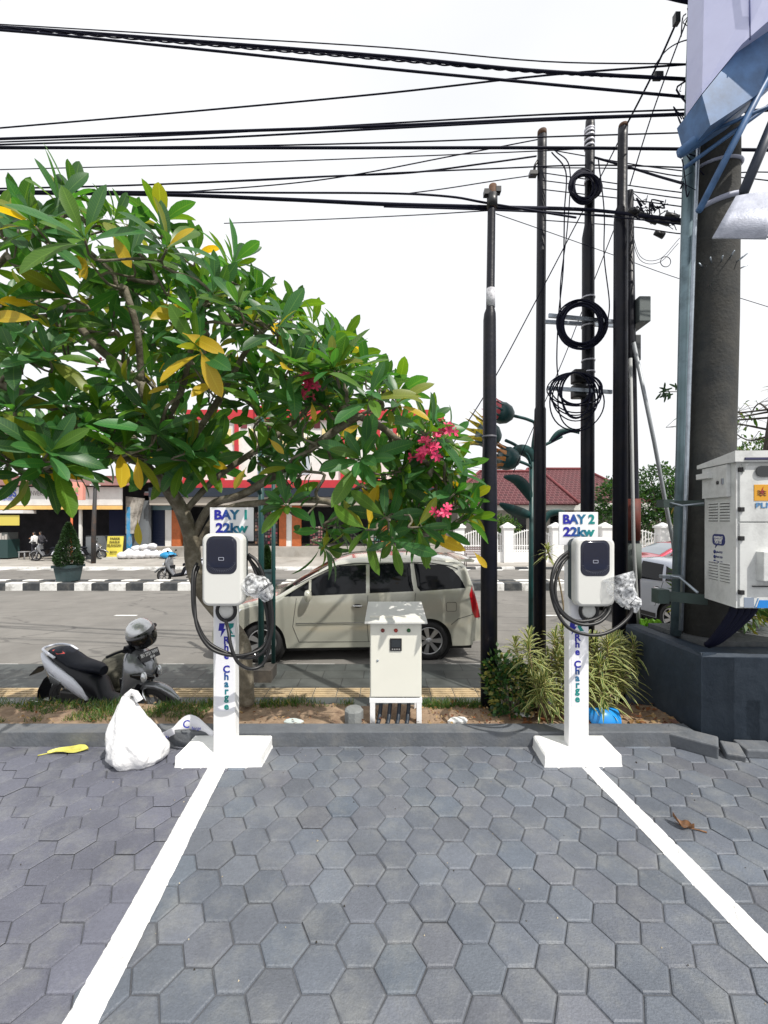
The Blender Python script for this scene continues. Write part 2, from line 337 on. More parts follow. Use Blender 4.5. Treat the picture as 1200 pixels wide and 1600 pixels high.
def hexes():
    mb = MB(); i0 = -48; rnd = random.Random(3)
    for i in range(-50, 51):
        for j in range(-20, 12):
            cx = .068+i*1.5*S; cy = 1.761+j*D+(D/2 if i % 2 else 0)
            if cy < -1.6 or cy > 3.47+D*.5: continue
            if cx > 2.75 and cy > 3.47: continue
            dz = rnd.uniform(-.0022, .0022); tx, ty = rnd.uniform(-.012, .012), rnd.uniform(-.012, .012)
            g = noise.noise((cx*.8, cy*.8, 3)); k = 1+.12*g+rnd.uniform(-.09, .09); warm = rnd.random()*.03
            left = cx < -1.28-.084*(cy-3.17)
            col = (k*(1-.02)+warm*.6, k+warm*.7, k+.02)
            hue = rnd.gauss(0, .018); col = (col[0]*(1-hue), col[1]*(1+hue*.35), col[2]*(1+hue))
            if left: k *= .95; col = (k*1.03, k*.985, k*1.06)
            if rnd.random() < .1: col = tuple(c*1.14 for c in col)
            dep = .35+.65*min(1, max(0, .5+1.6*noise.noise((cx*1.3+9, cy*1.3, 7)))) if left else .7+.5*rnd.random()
            vs = []; ang = rnd.uniform(-.03, .03)
            for rr, zz in ((.0, 0), (.55, .0005), (.89, 0), (.95, -.003*dep), (.985, -.010*dep)):
                for q in range(6):
                    a = q*math.pi/3+ang*.5; jx = rnd.uniform(-.0015, .0015)
                    x, y = math.cos(a)*S*rr, math.sin(a)*S*rr
                    yy = min(cy+y+jx, 3.468)
                    vs.append(V(cx+x+jx, yy, dz+zz+tx*x+ty*y-.001))
                    if rr == 0: break
            fs = [(0, 1+q, 1+(q+1) % 6) for q in range(6)]
            for r_ in range(3):
                b0 = 1+r_*6
                fs += [(b0+q, b0+6+q, b0+6+(q+1) % 6, b0+(q+1) % 6) for q in range(6)]
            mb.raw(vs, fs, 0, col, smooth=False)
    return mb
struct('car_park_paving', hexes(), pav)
groove = mat('paver_joint', (.08, .084, .095), .8, var=.3, scale=8, bump=.8, bscale=50)
mb = MB(); mb.b2((-30, -12, -.5), (30, 3.47, -.0095)); struct('car_park_bed', mb, groove)
# parking lines, brushed on by hand
linem = mat('parking_line_paint', (.74, .74, .74), .6, var=.06, scale=9, bump=.8, bscale=45, dirt=(.38, .38, .39), dscale=11, damt=.45)
def joint(x, y):
    i = round((x-.068)/(1.5*S)); best = 9
    for ii in (i-1, i, i+1):
        cx = .068+ii*1.5*S; off = D/2 if ii % 2 else 0; j = round((y-1.761-off)/D); cy = 1.761+j*D+off; dx, dy = x-cx, y-cy
        m = max(abs(dy), abs(dx*math.sqrt(3)/2+dy*.5), abs(dx*math.sqrt(3)/2-dy*.5))
        best = min(best, m)
    d = D/2-best
    return max(0, 1-d/.009)
mb = MB()
for x0, sl, wd, sd_ in ((-1.282, -.084, .135, 1), (1.583, -.0905, .128, 2)):
    vs = []; fs = []; n = 1100; m_ = 27
    for k in range(n+1):
        y = 3.17-5.0*k/n; cx = x0+sl*(y-3.17)+.006*noise.noise((y*1.2, sd_, 0))
        wl = wd/2*(1+.05*noise.noise((y*9, sd_*7, 1))+.03*noise.noise((y*40, sd_*3, 5))); wr = wd/2*(1+.05*noise.noise((y*9, sd_*7, 9))+.03*noise.noise((y*40, sd_*3, 15)))
        for q in range(m_):
            u = -1+2*q/(m_-1); z = .0035 if 0 < q < m_-1 else .0005; xx = cx+(wr if u > 0 else wl)*u; z -= .006*joint(xx, y)
            vs.append(V(cx+(wr if u > 0 else wl)*u, y, z+.0012*noise.noise((y*20, u*2, sd_))))
    for k in range(n):
        for q in range(m_-1): a = k*m_+q; fs.append((a, a+1, a+1+m_, a+m_))
    mb.raw(vs, [f[::-1] for f in fs], 0, smooth=True)
struct('parking_lines', mb, linem)
# kerb at the head of the bays
mb = MB()
x = -14.0; rnd = random.Random(5)
while x < 2.55:
    ln = 17; x2 = min(x+ln, 2.62)
    mb.b2((x, 3.47+rnd.uniform(-.002, .002), -.3), (x2-.002, 3.62, .12+rnd.uniform(-.002, .002))); x += ln
struct('kerb', mb, kerbm, bevel=.008)
# planting strip
soil = mat('sandy_soil', (.27, .19, .125), .95, var=.3, scale=7, bump=1, bscale=30, dirt=(.12, .07, .045), dscale=5, damt=.8)
mb = MB(); nx = 260; ny = 14; vs = []; fs = []
for i in range(nx+1):
    for j in range(ny+1):
        x = -14+19*i/nx; y = 3.62+.48*j/ny
        z = .085+.028*noise.noise((x*3, y*3, 0))+.018*noise.noise((x*11, y*11, 4))-(.02 if j == 0 else 0)
        if j == ny: z -= .02
        vs.append(V(x, y, z))
for i in range(nx):
    for j in range(ny): a = i*(ny+1)+j; fs.append((a, a+ny+1, a+ny+2, a+1))
b0 = len(vs)
mb.raw(vs, fs, 0, smooth=True); mb.b2((-14, 4.02, -.5), (5, 4.1, .055)); mb.b2((-14, 3.62, -.5), (5, 4.02, .03))
struct('planting_bed', mb, soil)
# ================================================================== CHARGING STATIONS
cream = mat('cream_enamel', (.74, .73, .65), .35, var=.03, scale=3, spec=.5)
shell = mat('pearl_plastic', (.66, .66, .63), .38, spec=.5)
darkshell = mat('slate_green_plastic', (.03, .05, .06), .45)
bezel = mat('bezel', (.018, .02, .035), .3)
film = mat('clear_film', (.9, .92, .95), .12, trans=.0)
def plasticmat():
    m = bpy.data.materials.new('clear_plastic_bag'); m.use_nodes = True; t = m.node_tree; b = t.nodes['Principled BSDF']
    b.inputs['Base Color'].default_value = (.9, .92, .95, 1); b.inputs['Roughness'].default_value = .28; b.inputs['Alpha'].default_value = .55
    nz = N(t, 'ShaderNodeTexNoise'); nz.inputs['Scale'].default_value = 35; co = N(t, 'ShaderNodeTexCoord'); t.links.new(co.outputs['Object'], nz.inputs['Vector'])
    mr = N(t, 'ShaderNodeMapRange'); mr.inputs[1].default_value = .35; mr.inputs[2].default_value = .65; mr.inputs[3].default_value = .12; mr.inputs[4].default_value = .62
    t.links.new(nz.outputs['Fac'], mr.inputs[0]); t.links.new(mr.outputs[0], b.inputs['Alpha']); return m
clearbag = plasticmat()
BL, TL = (.012, .012, .30), (.0, .22, .20)
def crumple(mb, pts, rad, seed=0, seg=26, amp=.3, mi=0, freq=9, folds=0):
    """crumpled film round a path"""
    sp = spline(pts, 10); n = len(sp); vs = []; fs = []
    for i, p in enumerate(sp):
        t = (sp[min(i+1, n-1)]-sp[max(i-1, 0)]).normalized(); u = t.orthogonal().normalized(); q = t.cross(u)
        r = rad[0]+(rad[-1]-rad[0])*i/(n-1) if len(rad) == 2 else rad[min(len(rad)-1, int(i/(n-1)*(len(rad)-1)))]*(1-((i/(n-1)*(len(rad)-1)) % 1))+rad[min(len(rad)-1, int(i/(n-1)*(len(rad)-1))+1)]*((i/(n-1)*(len(rad)-1)) % 1)
        for k in range(seg):
            a = 2*math.pi*k/seg; d = u*math.cos(a)+q*math.sin(a)
            w_ = 1+amp*noise.noise((d+p*freq)*1.7+V(seed, 0, 0))+amp*.6*noise.noise((d*3+p*freq*3)+V(0, seed, 0))
            vs.append(p+d*r*w_)
    for i in range(n-1):
        for k in range(seg): fs.append((i*seg+k, i*seg+(k+1) % seg, (i+1)*seg+(k+1) % seg, (i+1)*seg+k))
    fs += [tuple(range(seg))[::-1], tuple((n-1)*seg+k for k in range(seg))]
    mb.raw(vs, fs, mi, smooth=False)
def charger(kind):
    left = kind == 'left'
    if left:
        t = thing('charging_station', 'white charging post marked BAY 1 with black cable looped to its right', 'charger', (-1.24, 3.25, 0), group='electric car charging posts')
        px, pw, pf = -1.235, .170, 3.20; bx0, bx1, by0, by1 = -1.60, -.945, 3.175, 3.462
        wx, wy, wz0, wz1 = -1.165, 2.98, 1.275, 1.80; sx, sz0, sz1, sy = (362-600)*3.19/F, 1.735, 1.994, 3.19
        tx = (354-600)*3.2/F
    else:
        t = thing('charging_station', 'white charging post marked BAY 2 with black cable looped to its left', 'charger', (1.54, 3.3, 0), group='electric car charging posts')
        px, pw, pf = 1.548, .160, 3.29; bx0, bx1, by0, by1 = 1.235, 1.83, 3.18, 3.462
        wx, wy, wz0, wz1 = 1.600, 3.13, 1.240, 1.765; sx, sz0, sz1, sy = (904-600)*3.28/F, 1.70, 1.960, 3.28
        tx = (902-600)*3.29/F
    # base slab, skewed, hand painted
    mb = MB(); h = .095; rnd = random.Random(2 if left else 4)
    n = 14
    def outline(z, g):
        o = []
        c = [(bx0+.0-g, by0-g), (bx1-.0+g, by0+.012-g), (bx1+.01+g, by1), (bx0+.012-g, by1)]
        for i in range(4):
            a, b = c[i], c[(i+1) % 4]
            for k in range(n):
                u = k/n; x = a[0]+(b[0]-a[0])*u; y = a[1]+(b[1]-a[1])*u
                o.append(V(x+.004*noise.noise((x*14, y*14, z*30)), y+.004*noise.noise((x*14+5, y*14, z*30)) if i != 2 else y, z+.003*noise.noise((x*9, y*9, z))))
        return o
    mb.loft([outline(-.01, .008), outline(.02, .002), outline(h-.012, 0), outline(h, -.012)][::1], 0, smooth=False)
    mb.build('base', whitec, t)
    # post
    mb = MB(); mb.b2((px-pw/2, pf, h-.005), (px+pw/2, pf+.09, sz0+.03)); mb.build('post', white, t, bevel=.006)
    mb = MB(); mb.b2((px-pw/2+.02, pf-.0015, .42), (px+pw/2-.008, pf, 1.22)); mb.build('vinyl_sticker', mat('vinyl', (.80, .80, .84), .35), t)
    mb = MB()
    mb.b2((sx-.168 if left else sx-.155, sy, sz0), (sx+.168 if left else sx+.155, sy+.012, sz1)); sg = mb.build('sign_panel', mat('sign_white', (.80, .80, .82), .4), t, bevel=.002)
    gm = gradmat('print_gradient_'+kind, BL, TL, 0, -.08+(sx-t.location.x), .11+(sx-t.location.x))
    hh = (sz1-sz0)
    text('BAY '+('1' if left else '2'), .098, (sx, sy-.003, CAMZ-((805 if left else 812)-HZ)/F*sy), gm, sg, 'lettering', bold=.004, width=.25)
    text('22kw', .098, (sx, sy-.003, CAMZ-((825.5 if left else 831.5)-HZ)/F*sy), gm, sg, 'lettering', bold=.004, width=.25)
    # stacked lettering
    z1 = CAMZ-((995 if left else 996)-HZ)/F*3.2; z0 = CAMZ-((1108 if left else 1104)-HZ)/F*3.2
    gz = gradmat('post_print_'+kind, TL, BL, 2, z0+.10, z1-.25)
    for k, ch in enumerate('Rhe Charge'):
        if ch != ' ': text(ch, .076, (tx, pf-.003, z1-(z1-z0)*(k+.5)/10+(.009 if ch in 'g' else -.006 if ch == 'e' else 0)), gz, t, 'letter', bold=.0022)
    # flash emblem
    g1 = mat('emblem_blue', BL, .5); g2 = mat('emblem_teal', TL, .5); ez = z1+.055
    mb = MB()
    for poly, mi in ((((-.055, .05), (-.012, .05), (-.022, .008), (-.004, .008), (-.046, -.058), (-.038, -.008), (-.062, -.008)), 0), (((.0, .05), (.058, .05), (.052, .02), (.030, .004), (.052, -.03), (.022, -.03), (.002, 0)), 1), (((.03, -.04), (.062, -.04), (.066, -.054), (.036, -.054)), 1)):
        mb.prism([V(tx+a, pf-.0035, ez+b) for a, b in poly], (0, .002, 0), mi)
    mb.build('emblem', [g1, g2], t)
    # wallbox
    mb = MB(); rbox(mb, (wx, wy, (wz0+wz1)/2), .30, wz1-wz0, .075, .055, .022, n=8)
    box = mb.build('wallbox_shell', shell, t)
    mb = MB(); rbox(mb, (wx-.004, wy+.073, (wz0+wz1)/2+.005), .285, wz1-wz0-.035, .07, .045, .008, n=6); mb.build('wallbox_back', darkshell, t)
    bz = wz1-.155; mb = MB(); rbox(mb, (wx-.004, wy-.004, bz), .222, .275, .012, .055, .006, n=7); bo = mb.build('bezel', bezel, box)
    mb = MB(); rbox(mb, (wx-.004, wy-.0065, bz+.015), .192, .215, .006, .042, .004, n=7); mb.build('screen', screen, box)
    mb = MB()
    for k in range(21):
        a = R(-168+k*7.8); c = V(wx-.004+math.cos(a)*.088, wy-.0055, bz-.040+math.sin(a)*.088*(.80))
        d = V(math.cos(a), 0, math.sin(a)*.8)
        mb.tube([c-d*.002, c+d*.018], .0012, 4)
    mb.build('vent_ring', mat('bezel_rib', (.09, .10, .14), .3), box)
    mb = MB()
    for a, b in ((-.018, -.0), (.018, .0)): mb.b2((wx-.004+a-.0015, wy-.009, bz-.035), (wx-.004+a+.0015, wy-.006, bz-.017))
    mb.b2((wx-.022, wy-.009, bz-.0175), (wx+.014, wy-.006, bz-.0145)); mb.b2((wx-.022, wy-.009, bz-.038), (wx+.014, wy-.006, bz-.035)); mb.build('card_reader', mat('reader_grey', (.4, .42, .5), .4), box)
    mb = MB(); mb.b2((wx-.05, pf-.145 if left else wy+.14, wz0+.1), (wx+.05, pf+.0, wz1-.1)); mb.build('wall_bracket', darkshell, t)
    # connector holster below the box
    cx = (352-600)*3.08/F if left else (925-600)*3.2/F; cz = wz0-.055
    Mx = Matrix.Rotation(R(90), 3, 'X')
    mb = MB(); ring = [V(cx+math.cos(a)*.068, wy+.12, cz+math.sin(a)*.075) for a in [R(k*15) for k in range(25)]]
    mb.tube(ring, .014, 8, cap=False); mb.lathe((cx, wy+.16, cz), [(.056, 0), (.062, .01), (.062, .03), (.05, .05), (.02, .055)], 20, M=Matrix.Rotation(R(90), 3, 'X'), mi=1)
    mb.b2((cx-.03, wy+.13, cz-.02), (cx+.03, pf+.001, cz+.07), 1)
    mb.build('cable_holder', [black, shell], t)
    # cable strands, from the lead's hose through its loops
    if left:
        st = [[(388, 866, 3.08), (402, 878, 3.07), (414, 905, 3.06), (424, 945, 3.05), (425, 985, 3.04), (412, 1018, 3.02), (385, 1028, 3.0), (350, 1018, 2.98), (322, 1000, 2.97), (305, 965, 2.98), (301, 930, 3.0), (302, 895, 3.05), (308, 880, 3.1)],
              [(388, 872, 3.1), (405, 895, 3.1), (416, 930, 3.1), (421, 970, 3.09), (414, 1006, 3.06), (392, 1021, 3.0), (360, 1024, 2.96), (328, 1012, 2.94), (309, 982, 2.95), (304, 945, 3.0), (304, 905, 3.05), (310, 885, 3.1)],
              [(352, 968, 3.06), (357, 985, 3.0), (361, 1010, 2.96), (372, 1035, 2.96), (392, 1045, 3.0), (412, 1036, 3.05), (421, 1005, 3.08), (417, 960, 3.08), (408, 920, 3.08), (398, 890, 3.09), (387, 868, 3.1)]]
        con = [(383, 905, 3.06), (392, 907, 3.04), (402, 910, 3.03)]; bagp = [(386, 905, 3.04), (398, 915, 3.02), (412, 922, 3.0), (420, 938, 3.0)]; br = (.055, .085, .075, .03)
        conn = (395, 912)
    else:
        st = [[(888, 862, 3.2), (874, 873, 3.14), (864, 893, 3.08), (862, 920, 3.05), (869, 946, 3.04), (886, 966, 3.04), (910, 976, 3.03), (936, 972, 3.04), (952, 955, 3.1), (955, 935, 3.2)],
              [(888, 870, 3.21), (878, 882, 3.16), (869, 905, 3.12), (868, 932, 3.08), (878, 955, 3.07), (900, 970, 3.06), (928, 968, 3.08), (944, 956, 3.14), (950, 935, 3.22)],
              [(888, 866, 3.2), (871, 884, 3.12), (861, 912, 3.07), (866, 945, 3.04), (882, 975, 3.0), (905, 989, 2.98), (935, 992, 2.98), (962, 982, 3.0), (984, 962, 3.04), (988, 945, 3.06)]]
        bagp = [(962, 900, 3.16), (972, 922, 3.13), (984, 940, 3.1), (998, 946, 3.08)]; br = (.11, .095, .06, .05)
    mb = MB()
    for s in st:
        mb.tube([P(*q) for q in spline([V(*p) for p in s], 7)], .0125, 8)
    mb.build('charging_cable', mat('charge_cable', (.008, .008, .009), .42), t)
    mb = MB(); q = [P(*p) for p in bagp]
    mb.tube(spline(q, 5), [.03, .032, .034, .036, .038, .038, .036, .034, .03, .028, .026, .024, .022, .02, .018, .016][:len(spline(q, 5))], 14)
    cn = mb.build('connector', black, t)
    mb = MB(); crumple(mb, q, br, seed=3 if left else 8, amp=.30, freq=9); mb.build('plastic_wrapping', clearbag, cn)
    return t
charger('left'); charger('right')

# ================================================================== CREAM ELECTRICAL CABINET
t = thing('electrical_cabinet', 'cream metal switch cabinet with sloping lid on white legs behind the kerb', 'cabinet', P(618, 1129, 3.7))
x0, x1 = (578-600)*3.66/F, (659-600)*3.66/F; zb, zt = CAMZ-(1091-HZ)/F*3.66, CAMZ-(968-HZ)/F*3.66
mb = MB(); mb.b2((x0, 3.68, zb), (x1, 3.98, zt+.02)); mb.build('body', cream, t, bevel=.006)
mb = MB(); mb.b2((x0+.008, 3.660, zb+.012), (x1-.008, 3.679, zt-.02)); dr = mb.build('door', cream, t, bevel=.003)
mb = MB(); ry0, ry1 = 3.60, 4.03; rz0 = CAMZ-(972-HZ)/F*ry0; rz1 = rz0+.075
mb.raw([V(x0-.045, ry0, rz0-.018), V(x1+.045, ry0, rz0-.018), V(x1+.045, ry1, rz0+.0), V(x0-.045, ry1, rz0+.0), V(x0-.045, ry0, rz0), V(x1+.045, ry0, rz0), V(x1+.03, ry1, rz1+.02), V(x0-.03, ry1, rz1+.02)], [(0, 3, 2, 1), (4, 5, 6, 7), (0, 1, 5, 4), (1, 2, 6, 5), (2, 3, 7, 6), (3, 0, 4, 7)])
mb.build('lid', mat('lid_enamel', (.60, .60, .57), .4, var=.08, scale=5), t, bevel=.004)
for x in (x0+.0, x1-.045):
    for y in (3.665, 3.94):
        mb = MB(); mb.b2((x, y, .095), (x+.045, y+.04, zb-.002)); mb.build('leg', white, t, bevel=.003)
mb = MB(); mb.b2((x0-.004, 3.664, zb-.045), (x1+.004, 3.99, zb-.003)); mb.build('leg_frame', white, t, bevel=.003)
lamps = [('dark red', (.16, .008, .006)), ('red', (.35, .02, .01)), ('green', (.004, .10, .02))]
for px_, (lb, c) in zip((598, 618.5, 638.5), lamps):
    p = P(px_, 985, 3.66); mb = MB(); mb.lathe(p, [(.0175, 0), (.0175, .006), (.014, .006), (.014, .012), (.011, .018), (.004, .021)], 16, M=Matrix.Rotation(R(90), 3, 'X')); tag(mb.build('indicator_lamp', mat('lamp_'+lb, c, .2, spec=.7), dr), lb+' pilot lamp on the cabinet door')
p = P(618.5, 1007, 3.66); mb = MB(); mb.b2((p.x-.052, 3.650, p.z-.055), (p.x+.052, 3.662, p.z+.055)); mt_ = mb.build('meter', mat('meter_black', (.015, .015, .017), .35), dr, bevel=.003)
mb = MB()
for k in range(4): mb.b2((p.x-.036+k*.02, 3.646, p.z-.044), (p.x-.024+k*.02, 3.651, p.z-.034))
mb.b2((p.x-.04, 3.647, p.z-.02), (p.x+.04, 3.651, p.z+.042), 1); mb.build('meter_face', [mat('meter_key', (.3, .3, .3), .4), mat('meter_display', (.03, .035, .04), .1)], mt_)
p = P(590, 1032, 3.66); mb = MB(); mb.lathe(p, [(.010, 0), (.010, .005), (.006, .008)], 12, M=Matrix.Rotation(R(90), 3, 'X')); mb.build('lock', steel, dr)
mb = MB()
for k in range(4):
    x = x0+.10+k*.085; mb.tube([V(x, 3.8, zb), V(x-.005, 3.78, .2), V(x-.02, 3.72, .10), V(x-.03, 3.66, .095)], .018, 8)
mb.build('supply_conduit', mat('conduit', (.02, .03, .045), .5), t)

# concrete stub and painted slope beside the cabinet
t = tag(MB().build('survey_stub', concrete) if 0 else None) if 0 else None
mb = MB(); mb.lathe(P(553, 1128, 3.72), [(.085, 0), (.085, .11), (.07, .125), (.0, .128)], 9, smooth=False)
tag(mb.build('concrete_stub', mat('grey_stub', (.20, .21, .21), .9, var=.2, bump=.5)), 'short round grey concrete stub beside the cream cabinet', 'stub')

# ================================================================== THINGS LYING AROUND
bagw = mat('white_polythene', (.76, .76, .77), .34, bump=1.0, bscale=28)
def polybag():
    mb = MB(); c = P(208, 1194, 0) if 0 else V((207-600)*3.2/F, 3.25, 0); vs = []; fs = []; nr, ns = 46, 96
    for i in range(nr+1):
        u = i/nr; z = u*.50
        prof = [.175, .215, .222, .215, .20, .18, .155, .13, .105, .075, .05]
        q = u*(len(prof)-1); k = min(int(q), len(prof)-2); r = prof[k]*(1-(q-k))+prof[k+1]*(q-k)
        for s_ in range(ns):
            a = 2*math.pi*s_/ns; fold = .05*noise.noise((math.cos(a)*2.2, math.sin(a)*2.2, u*2.4))*2+.035*math.sin(a*9+3*noise.noise((math.cos(a), math.sin(a), u*3)))*u**.5+.03*noise.noise((math.cos(a)*5, math.sin(a)*5, u*9))
            rr = r*(1+fold*1.6)
            x = math.cos(a)*rr*1.0; y = math.sin(a)*rr*.68
            rr *= 1+.035*noise.noise((math.cos(a)*11, math.sin(a)*11, u*16))+.05*abs(noise.noise((math.cos(a)*6+9, math.sin(a)*6, u*7)))
            x = math.cos(a)*rr; y = math.sin(a)*rr*.68; zz = z-.03*max(0, math.cos(a))*u*2+.012*noise.noise((math.cos(a)*3, math.sin(a)*3, u*5))
            vs.append(c+V(x-.035*u*2+.01*math.sin(u*6), y+.03*u, max(.001, zz)))
    for i in range(nr):
        for s_ in range(ns): fs.append((i*ns+s_, i*ns+(s_+1) % ns, (i+1)*ns+(s_+1) % ns, (i+1)*ns+s_))
    fs += [tuple(range(ns))[::-1], tuple(nr*ns+k for k in range(ns))]
    mb.raw(vs, fs, smooth=True)
    return mb
t = thing('plastic_bag', 'crumpled white plastic carrier bag standing on the grey pavers by the kerb', 'bag', ((207-600)*3.2/F, 3.25, 0))
polybag().build('bag_body', bagw, t)
mb = MB(); c = V((207-600)*3.2/F, 3.25, 0); mb.tube([c+V(-.10, .02, .44), c+V(-.085, .02, .51), c+V(-.05, .02, .545), c+V(-.02, .02, .53), c+V(.015, .02, .47)], [.03, .026, .02, .026, .03], 10, smooth=False, sx=.6); mb.build('handle', bagw, t)
# banner strip curling over the kerb
bann = mat('banner_white', (.80, .80, .84), .4)
t = thing('banner_strip', 'curled white paper strip with blue lettering lying over the kerb', 'banner', P(285, 1140, 3.5))
mb = MB(); cs = [P(p[0], p[1], p[2]) for p in ((238, 1152, 3.44), (252, 1148, 3.48), (268, 1139, 3.5), (280, 1126, 3.52), (293, 1117, 3.52), (308, 1120, 3.50), (322, 1132, 3.48), (334, 1143, 3.46))]
sp = spline(cs, 6); vs = []; fs = []
for i, p in enumerate(sp):
    u = i/(len(sp)-1); wd = .05+.09*math.sin(u*math.pi)**1.0; sl = V(.05*math.sin(u*5), .05+.02*math.sin(u*7), -1).normalized()
    vs += [p+V(0, 0, .0), p+sl*wd*.6+V(0, -.012, 0), p+sl*wd*1.15]
for i in range(len(sp)-1):
    for k in range(2): a = i*3+k; fs.append((a, a+1, a+4, a+3))
mb.raw(vs, fs, smooth=True); mb.build('paper_strip', bann, t, solid=.0015)
mb = MB(); mb.prism([P(238, 1166, 3.43), P(238, 1152, 3.43), P(272, 1136, 3.455), P(273, 1147, 3.455)], (0, .002, 0)); mb.build('paper_tail', bann, t)
blu = mat('print_blue', (.012, .02, .30), .5)
text('C', .085, P(291, 1132, 3.44), blu, t, 'lettering', rx=78, bold=.001); text('harge', .035, P(307, 1138, 3.44), blu, t, 'lettering', rx=78); text('RHE IN', .03, P(255, 1152, 3.425), blu, t, 'lettering', rz=0)
# leaves on the paving
def lyingleaf(name, label, c, yaw, ln, wd, m, curl=.02, stem=.06, roll=0.0):
    mb = MB(); n = 22; vs = []; fs = []; Mz = Matrix.Rotation(yaw, 3, 'Z')
    for i in range(n+1):
        u = i/n; w_ = wd*(math.sin(math.pi*min(1, u**1.0*.98+.02))**.8)*(.7+.5*u); bend = .03*math.sin(u*3)
        for k in (-1, -.5, 0, .5, 1):
            z = .006+curl*abs(k)**2*(.6+.4*math.sin(u*8+k))+roll*u*u*.3+.004*noise.noise((u*6, k*2, 1))
            vs.append(Vector(c)+Mz @ V((u-.5)*ln, k*w_*(1-roll*abs(k)*1.2)+bend, z))
    for i in range(n):
        for k in range(4): a = i*5+k; fs.append((a, a+5, a+6, a+1))
    mb.raw(vs, fs, smooth=True)
    mb.tube([Vector(c)+Mz @ V(-ln/2-stem, -.012, .004), Vector(c)+Mz @ V(-ln/2-stem*.4, -.003, .006), Vector(c)+Mz @ V(0, .028, .010), Vector(c)+Mz @ V(ln*.42, .012, .010)], [.0045, .004, .003, .001], 6)
    return tag(mb.build(name, m), label, 'leaf')
lyingleaf('fallen_leaf', 'long yellow fallen leaf lying on the grey pavers left of the white bag', V((106-600)*1.9/364*1.0, 1.9*F/364, .0), R(10), .30, .062, mat('yellow_leaf', (.60, .56, .13), .5, var=.2, scale=14))
lyingleaf('dried_leaf', 'curled brown dried leaf on the pavers right of the right-hand line', V((1066-600)*1.9/476, 1.9*F/476-.01, .0), R(142), .11, .03, mat('brown_leaf', (.16, .075, .03), .6, var=.5, scale=30), curl=.035, stem=.06, roll=.10)
lyingleaf('fallen_leaf', 'tiny green leaf on the pavers between the two charging posts', V((776-600)*1.9/352, 1.9*F/352, .0), R(100), .035, .010, mat('green_bit', (.2, .4, .05), .5), stem=.0)
# blue plastic gutter piece, white and brown scraps
t = P(940, 1124, 3.72); mb = MB(); pr = []
for k in range(9):
    a = R(180-k*11.25*2); pr.append((math.cos(a)*.075, math.sin(a)*.105))
vsA = [V(t.x-.13, t.y+a*1.2, t.z+b) for a, b in pr]; vsB = [V(t.x+.13, t.y+a*1.2+.0, t.z+b*.98) for a, b in pr]
mb.raw(vsA+vsB, [(i, i+1, 10+i, 9+i) for i in range(8)]+[tuple(range(9))[::-1], tuple(range(9, 18))], smooth=True)
tag(mb.build('plastic_trough', mat('blue_plastic', (.02, .27, .72), .35, var=.1, dirt=(.1, .08, .06), dscale=12, damt=.3)), 'bright blue half round plastic piece upside down in the planting bed', 'trough')
def scrap(label, c, d, m, seed, name='rubble_piece', cat='rubble'):
    mb = MB(); r_ = random.Random(seed); a = V(*d)
    prof = [(r_.uniform(.8, 1.1), r_.uniform(0, 6.28)) for _ in range(9)]
    ring = lambda k, z: [Vector(c)+V(math.cos(2*math.pi*i/9)*a.x*prof[i][0]*k, math.sin(2*math.pi*i/9)*a.y*prof[i][0]*k, z+r_.uniform(-.1, .1)*a.z) for i in range(9)]
    mb.loft([ring(.95, 0), ring(1, a.z*.6), ring(.75, a.z)], smooth=False)
    return tag(mb.build(name, m), label, cat)
wr = mat('plaster_white', (.7, .7, .68), .8, bump=.5)
scrap('white plaster lump in the soil right of the cream cabinet', P(716, 1129, 3.68), (.10, .04, .04), wr, 1)
scrap('flat white chip on the soil left of the cream cabinet', P(458, 1130, 3.7), (.09, .04, .03), mat('chip_pale', (.5, .56, .55), .8), 2)
scrap('white broken piece under the dark green bush', P(820, 1118, 3.8), (.10, .035, .02), wr, 4)
# big round stone on the pavement
c = V((190-600)*5.6/F, 5.6, WALKZ); mb = MB(); mb.lathe(c, [(.10, 0), (.14, .005), (.14, .04), (.24, .07)]+[(.275*math.cos(R(a)), .27+.262*math.sin(R(a))) for a in range(-42, 89, 7)], 40)
tag(mb.build('stone_ball', mat('ball_stone', (.10, .095, .075), .95, var=.45, scale=6, bump=1, bscale=30, dirt=(.035, .04, .025), dscale=4, damt=.8)), 'big round dark stone ball on the pavement behind the scooter', 'stone ball')

# ================================================================== DARK PLANTER WALL AT THE RIGHT
t = thing('planter_wall', 'dark navy rendered planter wall at the right edge carrying the concrete pole', 'planter', (2.65, 3.5, 0))
zt = .78; A = V(2.665, 3.47, 0); B = V(2.60, 4.45, 0); th = .14
mb = MB()
def wall(a, b, z0, z1, n=18, seed=0, depth=th, side=1):
    a = Vector(a); b = Vector(b); d = (b-a).normalized(); nn = V(-d.y, d.x, 0)*side; rings = []
    for k in range(n+1):
        p = a+(b-a)*k/n; e = .006*noise.noise((k*.7, seed, 0)); g = .012*noise.noise((k*.5, seed, 9))
        rings.append([p+V(0, 0, z0), p+nn*0+V(0, 0, z1-.03+e), p+nn*.015+V(0, 0, z1+e), p+nn*(depth-.01)+V(0, 0, z1+e+g), p+nn*depth+V(0, 0, z1-.03), p+nn*depth+V(0, 0, z0)])
    mb.loft(rings, smooth=False)
mb.prism([(2.665, 3.47, -.5), (8, 3.35, -.5), (8, 4.6, -.5), (2.60, 4.45, -.5)], (0, 0, .5+zt-.03))
wall((8, 3.35, -.1), (2.665, 3.47, 0), -.1, zt, 40, 1, side=-1); wall((2.662, 3.47, 0), (2.598, 4.45, 0), -.5, zt, 12, 2, side=-1)
mb.build('wall', navy, t)
